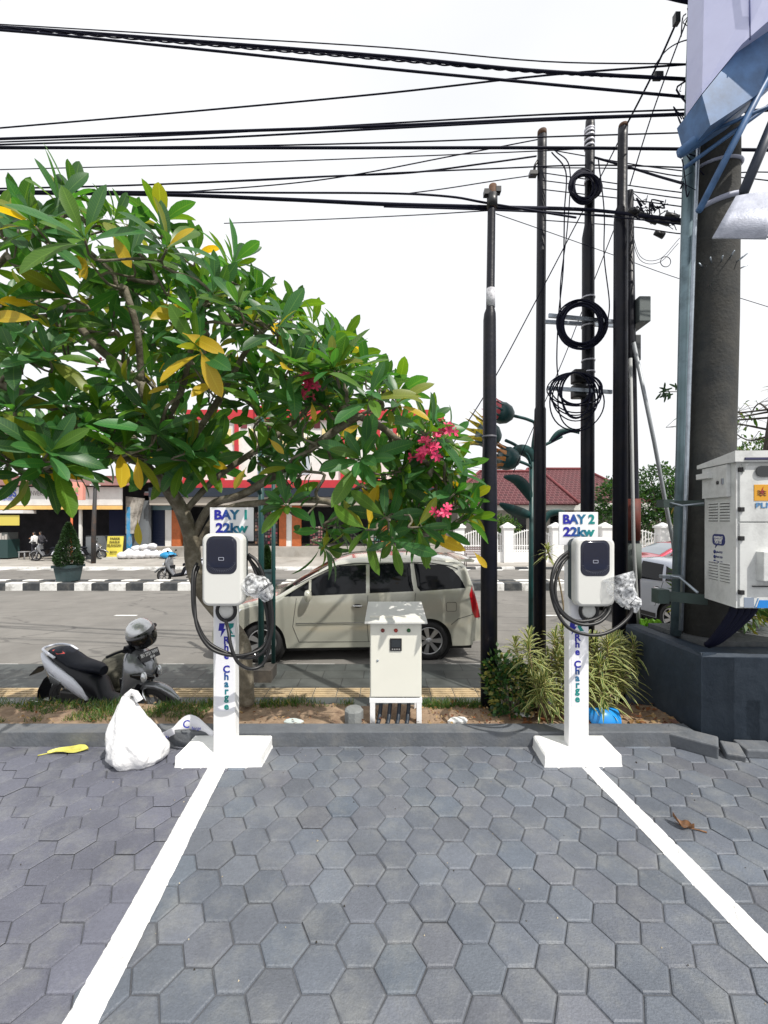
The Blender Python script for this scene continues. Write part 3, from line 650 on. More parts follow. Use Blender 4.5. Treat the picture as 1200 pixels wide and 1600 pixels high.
mb = MB(); mb.prism([(2.9, 3.75, zt-.029), (7.9, 3.7, zt-.029), (7.9, 4.5, zt-.029), (2.82, 4.42, zt-.029)], (0, 0, .045)); mb.build('planter_top', mat('weathered_top', (.09, .095, .10), .85, var=.35, scale=3, bump=.5, dirt=(.02, .03, .03), dscale=3, damt=.8), t)
# broken kerb stones at its foot
rnd = random.Random(9); lab = ['tilted grey kerb stone at the corner of the navy planter', 'broken grey kerb chunk right of the tilted kerb stone', 'low grey kerb stone along the foot of the navy planter', 'cracked kerb stone further right under the navy planter', 'rightmost kerb stone at the foot of the navy planter']
for k, (x, y, l_, h_, a, ti) in enumerate([(2.56, 3.44, .34, .12, -38, 8), (2.80, 3.33, .13, .07, -20, 15), (3.02, 3.36, .26, .075, -4, 3), (3.35, 3.33, .30, .08, 2, -2), (3.72, 3.31, .34, .08, -1, 1)]):
    mb = MB(); Mx = Matrix.Rotation(R(a), 3, 'Z') @ Matrix.Rotation(R(ti), 3, 'X'); mb.box((x, y, h_/2), (l_, .15, h_), M=Mx)
    o = mb.build('kerb_stone', kerbm, bevel=.012); tag(o, lab[k], 'kerb stone', 'loose kerb stones along the planter foot')
# ================================================================== VEHICLES
def carpaint(name, col):
    return mat(name, col, .28, metal=.55, coat=1, var=.02, scale=2)
def interp(pts, x):
    if x <= pts[0][0]: return pts[0][1]
    for (a, b), (c, d) in zip(pts, pts[1:]):
        if x <= c: return b+(d-b)*(x-a)/(c-a) if c > a else d
    return pts[-1][1]
def make_car(label, cat, loc, rz, top, W, wheels, rw, belt, paint, windows, sill=.30, seams=(), handles=(), glass_top=(), tail=None, head=None, roofrail=False, spoiler=None, mirror=None, strip=None, cladding=None, plate=None, tint=None):
    t = thing('parked_car' if cat == 'car' else cat.replace(' ', '_'), label, cat, loc, rz)
    L_ = top[-1][0]; zm = max(z for x, z in top)
    def side(x, z, zt):
        e0, e1 = .55, .40; k = 1
        if x < e0: k -= .17*((e0-x)/e0)**2.2
        if x > L_-e1: k -= .10*((x-L_+e1)/e1)**2.2
        b = belt(x)
        if z < b: q = (z-sill)/(b-sill); s = .955+.045*math.sin(min(1, max(0, q))*math.pi*.62+.25)
        else: s = (.955+.045*math.sin(math.pi*.62+.25))-.135*((z-b)/(zm-b))**1.25
        y = W/2*k*s; r = .09; d = zt-z
        if d < r: y -= (r-math.sqrt(max(0, r*r-(r-d)**2)))*.85
        return y
    # resample the upper outline
    out_ = []
    for (a, b), (c, d) in zip(top, top[1:]):
        n = max(1, int(math.hypot(c-a, d-b)/.03))
        out_ += [(a+(c-a)*k/n, b+(d-b)*k/n) for k in range(n)]
    out_.append(top[-1])
    for _ in range(3): out_ = [out_[0]]+[((out_[i-1][0]+2*out_[i][0]+out_[i+1][0])/4, (out_[i-1][1]+2*out_[i][1]+out_[i+1][1])/4) for i in range(1, len(out_)-1)]+[out_[-1]]
    ra = rw+.055
    def zb(x):
        for wx in wheels:
            if abs(x-wx) < ra: return max(sill-.06, rw+math.sqrt(ra*ra-(x-wx)**2))
        e = min(x, L_-x)
        return sill-.06+(.06 if e < .12 else 0)
    NZ = 22; mb = MB(); vs = []; idx = []
    for x, zt in out_:
        z0 = min(zb(x), zt-.02); col = []
        for k in range(NZ+1):
            u = k/NZ; u = 1-(1-u)**1.5; z = z0+(zt-z0)*u
            for sg in (1,):
                vs.append(V(x, -side(x, z, zt), z)); col.append(len(vs)-1)
        idx.append(col)
    n = len(out_); fs = []
    for i in range(n-1):
        for k in range(NZ): fs.append((idx[i][k], idx[i+1][k], idx[i+1][k+1], idx[i][k+1]))
    m0 = len(vs); vs += [V(p.x, -p.y, p.z) for p in vs]; fs += [tuple(a+m0 for a in f)[::-1] for f in fs]
    NY = 10; tops = []
    for i, (x, zt) in enumerate(out_):
        y = abs(vs[idx[i][NZ]].y); row = []
        for k in range(NY+1):
            v_ = -1+2*k/NY; vs.append(V(x, y*v_, zt+.035*(1-v_*v_)*(1 if .3 < x < L_-.3 else .2))); row.append(len(vs)-1)
        tops.append(row)
    for i in range(n-1):
        for k in range(NY): fs.append((tops[i][k], tops[i+1][k], tops[i+1][k+1], tops[i][k+1]))
    mb.raw(vs, fs, smooth=True)
    # front and rear closing faces
    for i in (0, n-1):
        a = [vs[j] for j in idx[i]]; b = [V(p.x, -p.y, p.z) for p in a]
        mb.face(a+b[::-1], 0)
    body = mb.build('body', paint, t, world=False)
    mb = MB(); mb.b2((.12, -W/2+.16, .16), (L_-.12, W/2-.16, sill+.25)); mb.build('underbody', rubber, t, world=False)
    # wheel arches
    for wx in wheels:
        for sg in (-1, 1):
            mb = MB(); mb.lathe((wx, sg*(W/2-.20), rw), [(0, -.10), (ra+.01, -.10), (ra+.01, .13 if 1 else 0)], 32, M=Matrix.Rotation(R(90)*(-sg), 3, 'X'), smooth=False)
            mb.build('wheel_arch_liner', mat('liner', (.006, .006, .006), .9), t, world=False)
    def topz(x): return interp(out_, x)
    def patch(poly, off, m, name, par, both=True, th=None):
        """glass, lamps and trim lying on the curved side: polygon in (x, z)"""
        xs = [p[0] for p in poly]; x0, x1 = min(xs), max(xs); nn = max(4, int((x1-x0)/.05)); res = []
        for sg in ((-1, 1) if both else (-1,)):
            mb = MB(); vv = []; ff = []
            for i in range(nn+1):
                x = x0+(x1-x0)*i/nn; x = min(max(x, x0+1e-5), x1-1e-5); zs = []
                for (a, b), (c, d) in zip(poly, poly[1:]+poly[:1]):
                    if (a <= x <= c or c <= x <= a) and a != c: zs.append(b+(d-b)*(x-a)/(c-a))
                lo, hi = min(zs), max(zs)
                for k in range(7): z = lo+(hi-lo)*k/6; vv.append(V(x, sg*(side(x, z, topz(x) if 0 < x < L_ else 9)+off), z))
            for i in range(nn):
                for k in range(6): a = i*7+k; f = (a, a+7, a+8, a+1); ff.append(f if sg < 0 else f[::-1])
            mb.raw(vv, ff, smooth=True); res.append(mb.build(name, m, par, world=False))
        return res
    for wpoly in windows: patch(wpoly, .004, tint or glassd, 'window', body)
    for a, b in glass_top:
        mb = MB(); rows = [(i, p) for i, p in enumerate(out_) if a <= p[0] <= b]; vv = []; ff = []
        for j, (i, p) in enumerate(rows):
            y = abs(vs[idx[i][NZ]].y)-.05
            q0, q1 = out_[max(i-1, 0)], out_[min(i+1, n-1)]; nx_, nz_ = -(q1[1]-q0[1]), (q1[0]-q0[0]); l_ = math.hypot(nx_, nz_)
            for k in range(9): v_ = -1+k/4; vv.append(V(p[0]+nx_/l_*.005, y*v_, p[1]+nz_/l_*.005+.035*(1-(v_*y/(y+.05))**2)))
        for j in range(len(rows)-1):
            for k in range(8): c = j*9+k; ff.append((c, c+9, c+10, c+1))
        mb.raw(vv, ff, smooth=True); mb.build('windscreen', tint or glassd, body, world=False)
    sm = mat('seam', (.02, .02, .018), .8)
    for pts in seams:
        for sg in (-1, 1):
            mb = MB(); pp = []
            for (a, b), (c, d) in zip(pts, pts[1:]):
                for k in range(8): x = a+(c-a)*k/8; z = b+(d-b)*k/8; pp.append(V(x, sg*(side(x, z, topz(x))+.0005), z))
            x, z = pts[-1]; pp.append(V(x, sg*side(x, z, topz(x)), z)); mb.tube(pp, .0045, 5); mb.build('door_seam', sm, body, world=False)
    if strip:
        for a, b, z in strip:
            patch([(a, z-.025), (b, z-.022), (b, z+.022), (a, z+.025)], .012, paint, 'door_moulding', body)
            patch([(a, z-.012), (b, z-.012), (b, z+.000), (a, z+.000)], .014, chrome, 'moulding_trim', body)
    for x, z in handles:
        for sg in (-1, 1):
            y = sg*(side(x, z, 9)+.004); mb = MB()
            mb.lathe((x, y, z), [(.0, -.002), (.045, 0), (.045, .004), (.03, .006)], 20, M=Matrix.Rotation(R(90)*(-sg), 3, 'X'), sx=1.5, sy=.7, mi=1)
            mb.tube([V(x-.085, y+sg*.004, z), V(x-.05, y+sg*.028, z+.002), V(x+.05, y+sg*.028, z+.002), V(x+.085, y+sg*.004, z)], .012, 8)
            mb.build('handle', [chrome, black], body, world=False)
    if cladding: patch(cladding, .008, black, 'cladding', body)
    if tail: patch(tail, .006, mat('tail_lamp', (.35, .008, .012), .12, spec=.8), 'tail_light', body)
    if head: patch(head, .006, mat('head_lamp', (.7, .72, .75), .08, spec=.8), 'headlight', body)
    if mirror:
        x, z = mirror
        for sg in (-1, 1):
            mb = MB(); y = sg*(side(x, z, 9)+.09)
            mb.lathe((x, y, z+.05), [(.0, -.10), (.05, -.09), (.075, -.05), (.085, 0), (.08, .05), (.055, .085), (0, .095)], 16, sx=.75, sy=1.15)
            mb.tube([V(x, y-sg*.1, z-.02), V(x, y, z)], .02, 8); mb.build('side_mirror', paint, body, world=False)
    if spoiler:
        x, z, l_ = spoiler; mb = MB(); y = W/2*.80; rg = []
        for k in range(9):
            v_ = -1+k/4; c = .03*(1-v_*v_); rg.append([V(x-.05, y*v_, z+c-.03), V(x-.05, y*v_, z+c+.012), V(x+l_*.6, y*v_, z+c+.018), V(x+l_, y*v_, z+c-.012), V(x+l_*.9, y*v_, z+c-.045)])
        mb.loft(rg); mb.build('spoiler', paint, body, world=False)
    # wheels
    for wx in wheels:
        for sg in (-1, 1):
            y = sg*(W/2-.03); Mx = Matrix.Rotation(R(90)*(-sg), 3, 'X'); rr = rw*.70
            hub = tag(bpy.data.objects.new('wheel', None)); sc.collection.objects.link(hub); hub.parent = t
            mb = MB(); mb.lathe((wx, y, rw), [(rr, -.20), (rw-.02, -.20), (rw, -.17), (rw, -.03), (rw-.02, 0), (rr+.02, .004), (rr, -.01)], 36, M=Mx, cap=False); mb.build('tyre', rubber, hub, world=False)
            mb = MB(); mb.lathe((wx, y, rw), [(rr, -.18), (rr, -.005), (rr-.012, -.004), (rr-.02, -.03), (rr-.03, -.08), (0, -.085)], 36, M=Mx, mi=1)
            mb.lathe((wx, y, rw), [(.06, -.06), (.05, -.012), (.02, -.008), (0, -.008)], 20, M=Mx)
            mb.lathe((wx, y, rw), [(rr, -.05), (rr+.002, -.004), (rr-.014, -.002), (rr-.016, -.05)], 36, M=Mx, cap=False)
            for k in range(7):
                a = 2*math.pi*k/7; d = V(math.cos(a), 0, math.sin(a)); e = V(-math.sin(a), 0, math.cos(a)); c = V(wx, y, rw); o_ = V(0, sg, 0)
                w0, w1 = .022, .042
                q = [c+d*.035-e*w0, c+d*.035+e*w0, c+d*(rr-.008)+e*w1, c+d*(rr-.008)-e*w1]
                mb.prism([p-o_*.045 for p in q], o_*.03)
            mb.build('rim', [mat('alloy', (.55, .55, .56), .3, metal=.8), black], hub, world=False)
    return t, body, side
champ = mat('champagne_paint', (.56, .555, .475), .16, metal=.45, coat=1, var=.02, scale=2)
top = [(0, .34), (.0, .50), (.04, .66), (.12, .80), (.35, .92), (.75, 1.02), (1.10, 1.09), (1.55, 1.36), (2.02, 1.63), (2.30, 1.70), (2.9, 1.745), (3.6, 1.73), (4.10, 1.67), (4.24, 1.60), (4.38, 1.22), (4.43, 1.02), (4.49, .80), (4.515, .62), (4.50, .40), (4.48, .34)]
bl = lambda x: 1.03+.035*x if x > 1 else 1.065
zroof = lambda x: interp([(1.0, 1.07), (1.66, 1.40), (2.06, 1.59), (2.4, 1.62), (3.6, 1.63), (4.05, 1.56), (4.25, 1.40), (4.33, 1.20)], x)
wins = [[(1.22, bl(1.2)+.02), (1.62, bl(1.6)+.015), (1.62, 1.34)], [(1.66, bl(1.66)+.015), (2.56, bl(2.56)+.015), (2.56, 1.60), (2.08, 1.575), (1.66, 1.365)],
        [(2.62, bl(2.62)+.015), (3.35, bl(3.35)+.015), (3.30, 1.615), (2.62, 1.605)], [(3.42, bl(3.42)+.01), (4.22, bl(4.3)+.03), (4.15, 1.36), (4.02, 1.51), (3.88, 1.585), (3.36, 1.615)]]
# the left minivan: rear wheel at image x 675
xr, yr = 75*6.93/F, 6.93; xf, yf = -190*6.80/F, 6.80
yaw = math.atan2(yr-yf, xr-xf); cy_, sy_ = math.cos(yaw), math.sin(yaw)
W_ = 1.76; frx, fry = xf-.86*cy_, yf-.86*sy_          # near-side front corner line
loc = V(frx-(W_/2-.05)*sy_, fry+(W_/2-.05)*cy_, ROADZ)
mv, mvb, mside = make_car('champagne minivan parked along the kerb behind the cream cabinet', 'minivan', loc, yaw, top, W_, (.86, 3.61), .325, bl, champ, wins, sill=.30,
    seams=([(1.42, 1.06), (1.36, .60), (1.46, .34)], [(2.59, 1.10), (2.58, .62), (2.60, .33)], [(3.38, 1.13), (3.36, .86), (3.22, .70)], [(1.46, .34), (2.6, .33), (3.15, .345)], [(4.50, .80), (4.1, .70), (3.98, .60)]),
    handles=((2.42, .93), (3.24, .97)), glass_top=((1.16, 1.98), (4.31, 4.43)), tail=[(4.29, 1.10), (4.36, .70), (4.49, .70), (4.43, 1.04), (4.35, 1.28)], head=[(.04, .66), (.42, .76), (.55, .90), (.16, .84)], spoiler=(4.2, 1.665, .22), mirror=(1.62, 1.07), strip=((1.42, 2.57, .66), (2.62, 3.2, .665)))
mb = MB()
for sg in (-1,):
    y = sg*(mside(3.98, .90, 9)+.0015)
    pp = [V(3.98+a, y, .90+b) for a, b in rrect(.17, .15, .03)]; mb.tube(pp+[pp[0]], .003, 4, cap=False)
mb.build('fuel_flap', mat('seam', (.02,)*3), mvb, world=False)
mb = MB()
for x in (1.95, 2.9, 3.35):   # rain visor line over the doors
    pass
pts = [V(x, -(mside(x, zroof(x)-.005, 9)+.012), zroof(x)+.0) for x in [1.4+.1*k for k in range(28)]]
mb.tube(pts, .008, 6); mb.build('window_trim', black, mvb, world=False)

# silver-grey hatchback and the red car beyond it, at the right
top2 = [(0, .34), (.0, .52), (.05, .68), (.2, .80), (.7, .94), (1.05, 1.0), (1.5, 1.24), (1.95, 1.42), (2.5, 1.49), (3.1, 1.47), (3.6, 1.34), (3.95, 1.12), (4.15, 1.0), (4.25, .8), (4.27, .5), (4.25, .34)]
b2_ = lambda x: .95+.03*x
w2 = [[(1.2, 1.0), (1.7, 1.02), (1.75, 1.28)], [(1.78, 1.03), (2.4, 1.04), (2.4, 1.42), (1.95, 1.36), (1.78, 1.29)], [(2.47, 1.04), (3.1, 1.06), (3.05, 1.40), (2.47, 1.43)], [(3.15, 1.07), (3.6, 1.10), (3.4, 1.27), (3.12, 1.38)]]
make_car('silver grey hatchback parked on the road behind the pale conduit pole', 'car', (6.15, 11.9, ROADZ), R(-80), top2, 1.72, (.8, 3.3), .31, b2_, carpaint('silver_grey_paint', (.36, .39, .45)), w2, handles=((2.3, .88), (2.98, .9)),
         seams=([(1.3, 1.0), (1.3, .55), (1.4, .32)], [(2.43, 1.05), (2.43, .35)], [(3.12, 1.05), (3.0, .7), (2.9, .5)]), glass_top=((1.1, 1.9), (3.62, 3.92)), head=[(.06, .66), (.5, .74), (.62, .84), (.2, .8)], tail=[(3.9, .98), (4.2, .8), (4.22, .96), (4.1, 1.02)], mirror=(1.5, 1.0), cladding=[(1.2, .25), (2.9, .25), (2.9, .34), (1.2, .34)])
make_car('red car standing beyond the silver grey hatchback', 'car', (9.2, 16.2, ROADZ), R(2), top2, 1.70, (.8, 3.3), .31, b2_, carpaint('red_car_paint', (.5, .03, .06)), w2, handles=((2.3, .88), (2.98, .9)),
         seams=([(1.3, 1.0), (1.3, .55), (1.4, .32)], [(2.43, 1.05), (2.43, .35)]), glass_top=((1.1, 1.9), (3.62, 3.92)), mirror=(1.5, 1.0), tint=mat('light_glass', (.22, .25, .28), .1, spec=.8))

# ---- scooter (front to +X, right side nearest the viewer at -Y)
def scooter(t, full=True):
    sil = mat('silver_bodywork', (.26, .27, .29), .22, metal=.5, coat=.6); wh = mat('pearl_white_bodywork', (.72, .74, .82), .3, coat=.5); blk = mat('black_bodywork', (.005, .006, .010), .4, spec=.3); seatm = mat('seat_vinyl', (.005, .007, .014), .6, spec=.25)
    def wheel(x, r, w_):
        hub = bpy.data.objects.new('wheel', None); sc.collection.objects.link(hub); hub.parent = t; Mx = Matrix.Rotation(R(90), 3, 'X')
        mb = MB(); mb.lathe((x, w_/2, r), [(r*.70, 0), (r*.9, .0), (r*.98, w_*.25), (r, w_*.5), (r*.98, w_*.75), (r*.9, w_), (r*.70, w_)], 32, M=Mx, cap=False); mb.build('tyre', rubber, hub, world=False)
        mb = MB(); mb.lathe((x, w_/2-.005, r), [(r*.71, 0), (r*.66, .0), (r*.64, w_*.5), (r*.66, w_*.9), (r*.71, w_*.9)], 32, M=Mx, cap=False)
        for k in range(6):
            a = k*math.pi/3; mb.tube([V(x, 0, r), V(x+math.cos(a)*r*.68, 0, r+math.sin(a)*r*.68)], .013, 6)
        mb.tube([V(x, -.05, r), V(x, .05, r)], .04, 12); mb.build('rim', mat('dark_alloy', (.18, .18, .19), .4, metal=.6), hub, world=False)
    wheel(0, .27, .095); wheel(1.26, .27, .085)
    def section(rows, name, m, par=t, seg=16, smooth=True, sub=1):     # rows: x, zlo, zhi, halfwidth, lean
        rings = []
        for x, z0, z1, hw in rows:
            rings.append([V(x, hw*math.cos(2*math.pi*k/seg)*(abs(math.cos(2*math.pi*k/seg))**-.25 if abs(math.cos(2*math.pi*k/seg)) > .01 else 1), (z0+z1)/2+(z1-z0)/2*math.sin(2*math.pi*k/seg)) for k in range(seg)])
        mb = MB(); mb.loft(rings); return mb.build(name, m, par, world=False)
    body = section([(-.27, .83, .86, .03), (-.23, .70, .87, .08), (-.15, .58, .86, .12), (0, .48, .82, .145), (.2, .38, .76, .15), (.40, .30, .68, .14), (.52, .26, .60, .13), (.60, .24, .40, .12), (.85, .22, .34, .12), (.95, .22, .34, .12)], 'body', blk)
    # white side fairings
    for sg in (-1, 1):
        mb = MB(); up = [(-.28, .88), (-.20, .84), (-.08, .775), (.08, .70), (.25, .61), (.38, .50), (.45, .36)]; lo = [(-.26, .76), (-.19, .66), (-.07, .59), (.08, .52), (.22, .44), (.33, .37), (.44, .325)]
        rings = []
        for (a, b), (c, d) in zip(up, lo):
            y = sg*interp([(-.42, .07), (-.2, .135), (.1, .165), (.3, .16), (.46, .14)], a); rings.append([V(a, y-sg*.03, b), V(a, y, b-.01), V((a+c)/2, y+sg*.012, (b+d)/2), V(c, y, d+.01), V(c, y-sg*.03, d)])
        mb.loft(rings); mb.build('side_fairing', wh, body, world=False)
        mb = MB(); mb.loft([[V(a, sg*(yy), b), V(a, sg*(yy+.01), b-.02), V(c, sg*(yy), d)] for (a, b), (c, d), yy in zip([(-.24, .80), (-.18, .70), (-.08, .64), (.1, .57)], [(-.22, .70), (-.16, .60), (-.08, .52), (.05, .50)], (.09, .13, .155, .165))]); mb.build('rear_fairing', sil, body, world=False)
    seat = section([(-.22, .86, .90, .06), (-.18, .84, .93, .11), (-.08, .80, .93, .135), (.06, .745, .86, .145), (.16, .70, .80, .145), (.32, .665, .775, .13), (.46, .65, .76, .10), (.55, .62, .73, .06)], 'seat', seatm)
    mb = MB(); mb.tube(spline([V(.0, .13, .86), V(-.14, .15, .90), V(-.25, .11, .925), V(-.29, 0, .93), V(-.25, -.11, .925), V(-.14, -.15, .90), V(-.02, -.15, .84)], 5), .016, 8); mb.build('grab_rail', wh, t, world=False)
    if full:
        mb = MB(); mb.prism([V(-.12, -.10, .915), V(-.02, -.12, .875), V(.03, -.06, .872), V(-.08, -.04, .918)], (0, 0, .004)); mb.build('seat_print', mat('seat_red', (.45, .05, .04), .5), seat, world=False)
    # leg shield and front panel
    rows = [(1.02, .99, .10), (1.04, .93, .19), (1.06, .82, .225), (1.05, .70, .225), (1.02, .56, .20), (.96, .42, .16), (.90, .30, .12)]
    rings = []
    for k, (x, z, hw) in enumerate(rows):
        b = interp([(.3, .04), (.56, .15), (.70, .24), (.85, .17), (.98, .05)], z); hw *= 1.12
        rings.append([V(x-.05, -hw, z), V(x+b*.35, -hw*.85, z), V(x+b*.8, -hw*.45, z), V(x+b, 0, z), V(x+b*.8, hw*.45, z), V(x+b*.35, hw*.85, z), V(x-.05, hw, z), V(x-.09, 0, z)])
    mb = MB(); mb.loft(rings); fp = mb.build('front_panel', sil, t, world=False, sub=1)
    mb = MB(); mb.prism([V(.98, -.11, .34), V(1.0, .11, .34), V(.99, .15, .66), V(.97, -.15, .66)], (-.05, 0, 0)); mb.loft([[V(1.0, y*.17, .62), V(1.16, y*.12, .60), V(1.10, y*.10, .42), V(.93, y*.13, .36)] for y in (-1, -.3, .3, 1)], smooth=False); mb.build('leg_shield', blk, t, world=False)
    for sg in (-1, 1):
        mb = MB(); rg = []
        for u in (0, .33, .66, 1): 
            c = V(1.275-.15*u, sg*(.03+.17*u), .665+.07*u); h_ = .070*math.sin(math.pi*(.15+.75*u)); rg.append([c+V(0, 0, h_), c+V(.022, 0, h_*.5), c+V(.028, 0, 0), c+V(.022, 0, -h_*.6), c+V(-.01, 0, -h_), c+V(-.03, 0, 0)])
        mb.loft(rg); hl = mb.build('headlight', mat('lamp_surround', (.01, .01, .012), .15, coat=.5), fp, world=False, sub=1)
        mb = MB(); c = V(1.225, sg*.115, .695); mb.lathe(c, [(.0, -.02), (.05, -.01), (.058, .01), (.045, .028), (.02, .036), (0, .037)], 18, M=V(.8, sg*.45, .05).to_track_quat('Z', 'Y').to_matrix(), sx=.62, sy=1.15); mb.build('lens', mat('scooter_lamp', (.75, .77, .8), .08, spec=.9, metal=.5), hl, world=False)
        mb = MB(); mb.tube(spline([V(1.13, sg*.10, .93), V(1.20, sg*.07, .82), V(1.235, sg*.015, .74)], 5), .008, 6); mb.build('panel_line', blk, fp, world=False)
    # front mudguard
    mb = MB(); rings = []
    for k in range(10):
        a = R(25+k*14); rr = .315+(.02 if k in (0, 9) else 0); c = V(1.26+math.cos(a)*rr*1.15, 0, .27+math.sin(a)*rr); hw = interp([(0, .025), (2, .06), (6, .075), (9, .05)], k)
        rings.append([c+V(0, -hw, -.05), c+V(math.cos(a)*.01, -hw*.7, -.0), c+V(math.cos(a)*.02, 0, .015), c+V(math.cos(a)*.01, hw*.7, 0), c+V(0, hw, -.05), c+V(0, hw*.6, -.03), c+V(0, 0, -.005), c+V(0, -hw*.6, -.03)])
    mb.loft(rings); mb.build('mudguard', sil, t, world=False)
    mb = MB()
    for sg in (-1, 1): mb.tube([V(1.26, sg*.075, .25), V(1.17, sg*.07, .52)], .019, 10)
    mb.build('fork', chrome, t, world=False)
    # handlebar
    mb = MB(); mb.tube(spline([V(.93, -.33, .985), V(.98, -.18, 1.01), V(1.03, 0, .99), V(.98, .18, 1.01), V(.93, .33, .985)], 5), .017, 8)
    mb.loft([[V(1.0+x, y, z) for x, z in ((-.07, .97), (.05, .955), (.06, 1.02), (-.04, 1.055))] for y in (-.12, -.04, .04, .12)])
    mb.build('handlebar', blk, t, world=False, bevel=.006)
    for sg in (-1, 1):
        mb = MB(); mb.tube([V(.97, sg*.16, 1.02), V(.99, sg*.22, 1.12), V(.98, sg*.27, 1.17)], .006, 6); mb.lathe((.975, sg*.30, 1.195), [(0, -.012), (.045, -.008), (.05, .0), (.04, .012), (0, .018)], 18, M=Matrix.Rotation(R(90), 3, 'Y'), sx=.75, sy=1.35)
        if not full or sg > 0: mb.build('mirror', blk, t, world=False)
    # rear: mudguard, plate bracket, shock, exhaust
    mb = MB(); mb.loft([[V(x, -h_, z), V(x, h_, z), V(x-.01, h_, z-.03), V(x-.01, -h_, z-.03)] for x, z, h_ in ((-.16, .62, .07), (-.28, .52, .08), (-.36, .38, .085), (-.38, .24, .08))], smooth=False); mb.build('rear_mudguard', blk, t, world=False)
    mb = MB(); mb.loft([[V(x, -h_, z), V(x, h_, z), V(x-.01, h_, z-.02), V(x-.01, -h_, z-.02)] for x, z, h_ in ((-.22, .70, .06), (-.36, .68, .08), (-.50, .56, .08))], smooth=False); mb.build('tail_bracket', blk, t, world=False)
    mb = MB(); mb.tube([V(.02, -.14, .20), V(-.25, -.16, .23), V(-.36, -.16, .26)], [.05, .062, .055], 14); mb.tube([V(.5, -.12, .2), V(.2, -.13, .16), V(.02, -.14, .20)], .02, 8); mb.build('exhaust', mat('exhaust_black', (.03, .03, .03), .4, metal=.3), t, world=False)
    mb = MB(); mb.prism([V(-.30, -.222, .30), V(.10, -.205, .27), (.12, -.205, .23), V(-.28, -.222, .22)], (0, .012, 0)); mb.build('heat_shield', chrome, t, world=False)
    mb = MB(); mb.box((.15, .02, .30), (.42, .18, .18)); mb.box((.05, .09, .27), (.36, .06, .14)); mb.build('engine', mat('engine_metal', (.05, .05, .05), .5, metal=.4), t, world=False, bevel=.03)
    return fp
rz0 = R(-9)
sct = thing('motor_scooter', 'silver and white scooter with black seat carrying a helmet, parked on the pavement', 'scooter', ((104-600)*4.78/F, 4.80, WALKZ), rz0-R(4)); sct.scale = (.93, .93, .88)
fp = scooter(sct)
# front number plate: lettering in front of the handlebar fairing
pm = mat('plate_black', (.015, .015, .017), .35); pb = MB(); Mx = Matrix.Rotation(R(-22), 3, 'Y')
def on(x, y, z): return Mx @ V(x, y, z)+V(1.20, 0, .93)
pb.prism([on(0, -.145, -.055), on(0, .145, -.055), on(0, .145, .055), on(0, -.145, .055)], Mx @ V(.004, 0, 0)); pl = pb.build('number_plate', pm, sct, world=False)
for s_, z_, sz, xx in (('BH 2731 WW', .014, .062, 0), ('05·26', -.034, .036, .03)):
    o = text(s_, sz, (0, 0, 0), mat('plate_white', (.7, .7, .7), .5), None, 'lettering', rx=90, rz=0, bold=.0015, world=False, width=.255 if z_ > 0 else .07)
    o.data.transform(Matrix.Translation(V(1.20, 0, .93)) @ (Mx.to_4x4()) @ Matrix.Translation(V(.0065, xx, z_)) @ Matrix.Rotation(R(90), 4, 'Z')); o.parent = pl
# helmet hung on the scooter's mirror
hc = P(220, 989, 4.60); hm = thing('helmet', 'silver and black open face helmet hanging on the scooter mirror', 'helmet', hc)
hz = Matrix.Rotation(R(-18), 3, 'Y') @ Matrix.Rotation(R(15), 3, 'X')
mb = MB(); mb.lathe(hc, [(.0001, .165), (.05, .158), (.09, .135), (.122, .098), (.139, .055), (.1445, .03), (.140, .02)], 30, M=hz, sx=.98, sy=1.1); mb.build('helmet_shell', mat('helmet_silver', (.62, .63, .64), .25, metal=.6, coat=.8), hm)
mb = MB(); mb.lathe(hc, [(.139, .02), (.1462, .035), (.1500, -.01), (.146, -.06), (.13, -.11), (.105, -.15), (.09, -.155), (.085, -.12), (.11, -.05)], 30, M=hz, sx=.98, sy=1.1); mb.build('helmet_visor', mat('visor_black', (.006, .006, .008), .08, spec=.8), hm)
mb = MB(); mb.lathe(hc, [(.06, .152), (.065, .157), (.07, .150), (.1, .13)], 20, M=hz, sx=.5, sy=1.0); mb.build('helmet_vent', mat('vent_grey', (.35, .35, .36), .35, metal=.5), hm)
# the scooter parked beyond the median and two by the shops
far = thing('motor_scooter', 'small dark scooter at the kerb beyond the median, beside the tree trunk', 'scooter', (P(310, 905, 15.2).x-.1, 15.4, ROADZ), R(180)); scooter(far, False)
o = copy_tree(far); o.location = P(96, 880, 23.2); o.location.z = ROADZ+.05; o.rotation_euler = (0, 0, R(188)); o['label'] = 'dark scooter in front of the open shop, left behind the potted topiary'
o = copy_tree(far); o.location = P(118, 880, 23.6); o.location.z = ROADZ+.05; o.rotation_euler = (0, 0, R(20)); o['label'] = 'dark scooter at the open shop, right behind the potted topiary'
# ================================================================== BACKGROUND BUILDINGS
G0 = ROADZ+.05
def X(px, Z): return (px-600)/F*Z
def Zh(py, Z): return CAMZ-(py-HZ)/F*Z
def bp(px0, py0, px1, py1, Z, d, mb, mi=0):            # box whose front face covers that patch of the street front at distance Z
    mb.b2((X(px0, Z), Z, Zh(py1, Z)), (X(px1, Z), Z+d, Zh(py0, Z)), mi)
wwall = mat('white_render', (.74, .73, .70), .8, var=.08, scale=1.5, dirt=(.5, .48, .44), dscale=.8, damt=.5)
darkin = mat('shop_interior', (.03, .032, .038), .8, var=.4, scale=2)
creamw = mat('yellow_tile', (.75, .62, .30), .6); maroon = mat('maroon_tile', (.16, .03, .04), .6); orange = mat('terracotta_column', (.42, .11, .03), .6, var=.2)
greyw = mat('grey_render', (.16, .175, .19), .8, var=.12, scale=2, dirt=(.1, .1, .1), dscale=1, damt=.5)
goods = mat('goods', (.5, .45, .4), .6, attr=True)
